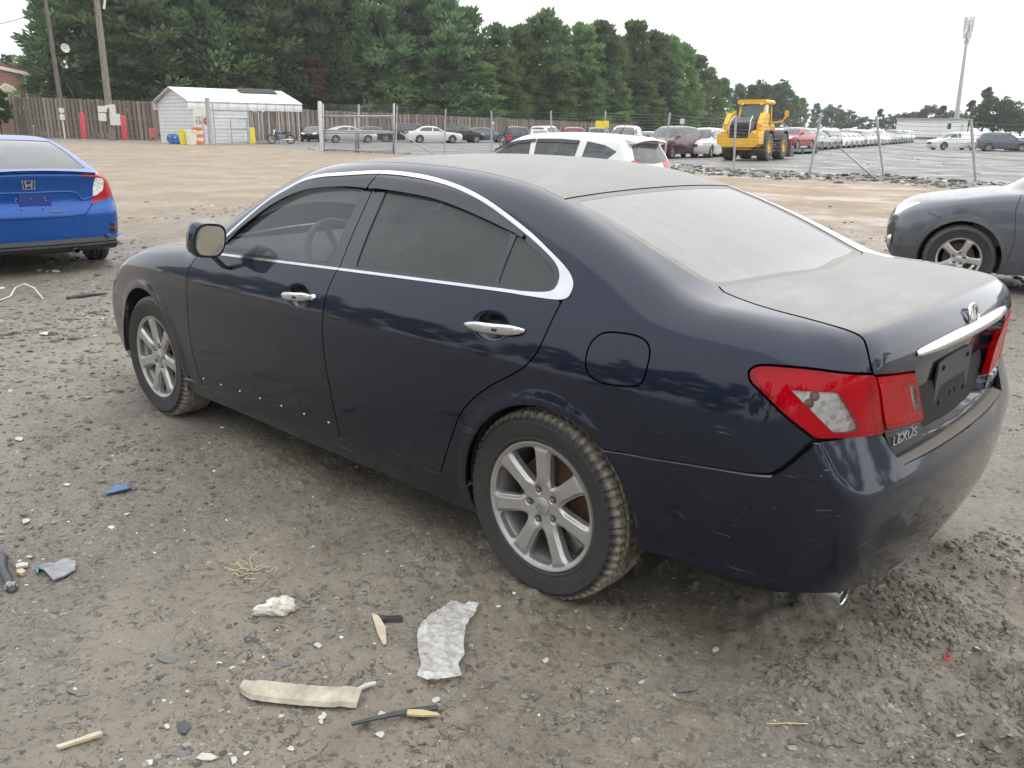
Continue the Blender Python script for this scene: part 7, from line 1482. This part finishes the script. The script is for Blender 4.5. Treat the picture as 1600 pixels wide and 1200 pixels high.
crumple('crumpled_cloth', 'crumpled off white cloth with a twisted end on the mud', 'cloth', 437, 957, (.058, .036, .034), plain('off_white_cloth', (.68, .65, .57), .9, 0, .25, 30., .4), 5, YAW-math.pi/2+math.pi+.25-math.pi)
# torn plastic sheet
out = [(706, 944), (722, 950), (750, 948), (742, 965), (728, 985), (724, 1012), (726, 1030), (716, 1048), (722, 1062), (700, 1068), (672, 1072), (652, 1066), (658, 1048), (654, 1025), (652, 1000), (660, 978), (678, 962), (690, 958)]
O2 = np.array([gp(u, v)[:2] for u, v in out]); c = O2.mean(0); lo, hi = O2.min(0), O2.max(0); gx, gy = np.meshgrid(np.linspace(lo[0]-.01, hi[0]+.01, 70), np.linspace(lo[1]-.01, hi[1]+.01, 70), indexing='ij'); V = np.stack([gx, gy, 0*gx], -1).reshape(-1, 3)
V[:, 2] = ground_z(V[:, 0], V[:, 1])+.010+.016*np.abs(fbm(V[:, 0]*1.4, V[:, 1], 22., 3, .6)-.5)*2+.010*fbm(V[:, 0], V[:, 1]*2, 60., 2); V, T = clip(V, grid_tris(70, 70), sdf(O2, (0, 1))); V[:, :2] -= c
g = G('torn_film'); nn = g.noise(g.co('Object'), 28., 5, .7); n2 = g.noise(g.co('Object'), 9., 3); d = g.bsdf(g.mix(g.math('MULTIPLY', g.ramp(n2, [(.35, 0.), (.65, 1.)]), .55), (.72, .72, .70), (.36, .32, .26)), .25, 0, .5, g.bump(nn, .5, .01), final=False); t = g.n('BsdfTransparent'); m = g.n('MixShader'); g.l(g.ramp(nn, [(.3, .42), (.65, .85)]), m.inputs[0]); g.l(t.outputs[0], m.inputs[1]); g.l(d, m.inputs[2]); g.l(m.outputs[0], g.o.inputs[0])
o = mk('plastic_sheet', V, T, g.m); o.location = (c[0], c[1], 0); tag(o, 'torn clear plastic sheet lying crumpled on the mud', 'plastic sheet')
# curved beige trim
cl_ = [(378, 1078), (398, 1086), (425, 1092), (455, 1096), (485, 1098), (520, 1099), (562, 1100)]; Pc = smooth_poly([gp(*q)[:2] for q in cl_], 5, False); V = []; wd = .030; tn = np.gradient(Pc, axis=0); tn /= np.linalg.norm(tn, axis=1, keepdims=True); nr = np.stack([-tn[:, 1], tn[:, 0]], 1)
for i, (p, q) in enumerate(zip(Pc, nr)):
    t = i/(len(Pc)-1); w = wd*(.35+.65*min(1, t*5))*(1 if t < .97 else .8); z = float(ground_z(p[0], p[1])); V += [(p[0]+q[0]*w*a, p[1]+q[1]*w*a, z+h+.01*math.sin(t*3)) for a, h in ((-1., .004), (-.75, .016), (.2, .026), (.85, .030), (1.0, .022), (.85, .022), (.2, .019), (-.75, .008))]
k = 8; F = [(i*k+j, i*k+(j+1) % k, (i+1)*k+(j+1) % k, (i+1)*k+j) for i in range(len(Pc)-1) for j in range(k)]+[tuple(range(k)), tuple(range((len(Pc)-1)*k, len(Pc)*k))[::-1]]
C0 = np.array([*Pc[0], 0]); o = mk('trim_strip', np.array(V)-C0, F, BEI, None, None, True); o.data.set_sharp_from_angle(angle=.6); o.location = C0; tag(o, 'curved beige strip of broken plastic trim', 'trim piece')
flake('splinter', 'pale pointed splinter beside the black ribbed scrap', 'splinter', [(581, 964), (592, 968), (603, 985), (604, 1009), (599, 1012), (590, 995)], .006, CRM, 0, .006)
P = gp(612, 970); e = empty('ribbed_scrap', P, YAW-math.pi/2+.1, 'black ribbed plastic scrap by the torn sheet', 'scrap')
for i in range(3): MB().box((0, .008*i-.008, .008), (.062, .005, .012)).build('rib', DK, e)
MB().box((-.026, 0, .008), (.008, .03, .014)).build('web', DK, e); MB().box((.02, 0, .004), (.03, .026, .006)).build('plate', DK, e)
# tangle of dry stalks
P = gp(392, 893); rg = np.random.default_rng(4); e = empty('dry_stalks', P, 0, 'tangle of pale dry stalks on the mud', 'stalks'); ST = plain('dry_stalk', (.52, .43, .28), .8)
for i in range(13):
    a = rg.random()*6.28; q = np.array([rg.normal(0, .025), rg.normal(0, .018), .006]); pts = [q]
    for k in range(4): a += rg.normal(0, .9); q = q+np.array([math.cos(a)*.022, math.sin(a)*.022, rg.normal(0, .006)]); q[2] = abs(q[2])+.003; pts.append(q)
    MB().tube(pts, .0018, 5).build('stalk', ST, e)
flake('blue_scrap', 'torn blue plastic scrap on the mud', 'scrap', [(163, 774), (176, 769), (178, 765), (190, 761), (207, 766), (196, 771), (180, 773), (168, 777)], .005, BLS, .004, .004)
flake('wood_strip', 'pale wooden strip pointing at the slate flake', 'strip', [(88, 1170), (120, 1161), (158, 1150), (162, 1155), (130, 1165), (92, 1174)], .008, CRM, 0, .006)
flake('yellow_scrap', 'yellow scrap lying across a thin black strip', 'scrap', [(637, 1117), (660, 1117), (684, 1121), (688, 1126), (660, 1127), (636, 1126)], .006, YLS, 0, .012)
flake('black_strip', 'thin black strip under the yellow scrap', 'strip', [(549, 1140), (590, 1129), (640, 1115), (684, 1106), (685, 1110), (640, 1122), (590, 1135), (550, 1144)], .006, DK, 0, .004)
flake('pale_sliver', 'pale sliver above the end of the beige trim', 'sliver', [(556, 1080), (570, 1075), (587, 1072), (588, 1075), (572, 1080), (557, 1084)], .006, PLA, 0, .006)
for i, (u, v, w, h) in enumerate([(597, 1119, 9, 8), (594, 1149, 10, 7), (506, 1120, 7, 9), (502, 1130, 6, 5), (681, 1097, 8, 6), (496, 1012, 9, 5), (118, 1079, 5, 4), (40, 816, 11, 6), (30, 687, 11, 5), (105, 758, 7, 3), (322, 1186, 20, 10), (366, 1190, 10, 9), (262, 1138, 7, 7), (1560, 489, 9, 3), (1528, 1018, 9, 5), (1118, 1018, 7, 4), (455, 1172, 8, 6), (1500, 1150, 11, 4)]):
    rg = np.random.default_rng(i); flake('white_shard', 'small white plastic shard on the mud', 'shard', [(u+.72*w*math.cos(t)*rg.uniform(.6, 1.3), v+.72*h*math.sin(t)*rg.uniform(.6, 1.3)) for t in np.linspace(0, 6.283, 6, endpoint=False)], .003, PLA, .002, .004, 'white shards scattered on the mud')
for i, (u, v, w, h, lb) in enumerate([(123, 1081, 20, 8, 'flat slate flake left of the wooden strip'), (262, 1030, 18, 9, 'tilted slate flake with a dark edge'), (287, 1138, 11, 13, 'narrow dark flake standing among pale chips'), (280, 1178, 14, 6, 'small slate flake near the white chips'), (1062, 1072, 32, 12, 'dark rough slab pressed into the mud under the bumper'), (440, 1036, 20, 6, 'thin curved slate flake over the beige trim'), (392, 1000, 13, 6, 'dark broken plastic below the crumpled cloth'), (125, 985, 16, 6, 'dark sliver with a pale tip'), (155, 752, 12, 3, 'thin dark twig end')]):
    rg = np.random.default_rng(70+i); flake('flake', lb.replace('left of', 'next to'), 'flake', [(u+w*math.cos(t)*rg.uniform(.75, 1.15), v+h*math.sin(t)*rg.uniform(.75, 1.15)) for t in np.linspace(0, 6.283, 9, endpoint=False)], .003, DK if i in (2, 6) else SLT, -.001, .001)
# rubbish at the edge: rubber, bottle scraps, film
P = gp(8, 893); MB_ = MB().tube([gp(2, 868)-P, gp(6, 880)-P+[0, 0, .02], gp(6, 900)-P+[0, 0, .03], gp(14, 915)-P+[0, 0, .02], gp(22, 926)-P], .016, 8); o = MB_.build('rubber_hose', DK, None, True); o.location = P; tag(o, 'short bent black rubber hose among rubbish', 'hose')
flake('yellow_bit', 'yellow plastic bit among the rubbish', 'scrap', [(27, 895), (36, 893), (41, 898), (34, 902), (27, 900)], .012, YLS, .004); flake('teal_scrap', 'teal plastic bit beside a strip of film', 'scrap', [(57, 890), (61, 889), (61, 899), (57, 899)], .010, TEA)
flake('film_scrap', 'crumpled grey film among the rubbish', 'film', [(55, 888), (70, 882), (88, 886), (102, 880), (120, 884), (118, 895), (100, 905), (84, 912), (70, 900)], .006, plain('grey_film', (.22, .22, .23), .3, 0, .3, 40.), .012, .004, None, .006, 5); flake('white_scrap', 'white plastic bit beside the yellow one', 'scrap', [(25, 886), (34, 882), (45, 884), (44, 888), (34, 890), (26, 891)], .008, PLA, .004)
crumple('plastic_wad', 'grey plastic wad beside the rubber hose', 'plastic wad', 18, 920, (.022, .02, .018), plain('grey_wad', (.3, .3, .3), .5), 8)
P = gp(45, 463); o = MB().tube([gp(u, v)-P+np.array([0, 0, h]) for u, v, h in ((-8, 474, .01), (8, 468, .01), (17, 464, .01), (25, 458, .05), (40, 456, .08), (55, 460, .06), (68, 469, .01))], .0065, 6).build('pale_strap', PAP, None, True); o.location = P; tag(o, 'pale looped strap lying near the blue saloon', 'strap')
P = gp(135, 463); o = MB().tube([gp(u, v)-P+np.array([0, 0, .015]) for u, v in ((104, 468), (120, 466), (140, 463), (168, 461))], [.012, .02, .02, .008], 6).build('dark_branch', DK, None, True); o.location = P; tag(o, 'dark thin branch on the ground ahead of the navy saloon', 'branch')
P = gp(1478, 1030); o = MB().tube([(.010*math.cos(t), .008*math.sin(t), .007+.002*math.sin(2*t)) for t in np.linspace(.3, 5.6, 14)], .003, 6).build('red_ring', RDS, None, True); o.location = P; tag(o, 'small broken red plastic ring in the rutted mud', 'scrap')
P = gp(1230, 1133); o = MB().tube([gp(u, v)-P+np.array([0, 0, .006]) for u, v in ((1198, 1134), (1230, 1133), (1262, 1134))], .0022, 5).build('yellow_straw', YLS, None, True); o.location = P; tag(o, 'thin yellow straw on the wet mud', 'straw')
flake('paper_scrap', 'torn white paper beside the slate SUV', 'paper', [(1548, 490), (1560, 486), (1572, 490), (1568, 496), (1556, 498)], .004, PAP, .006, .004)
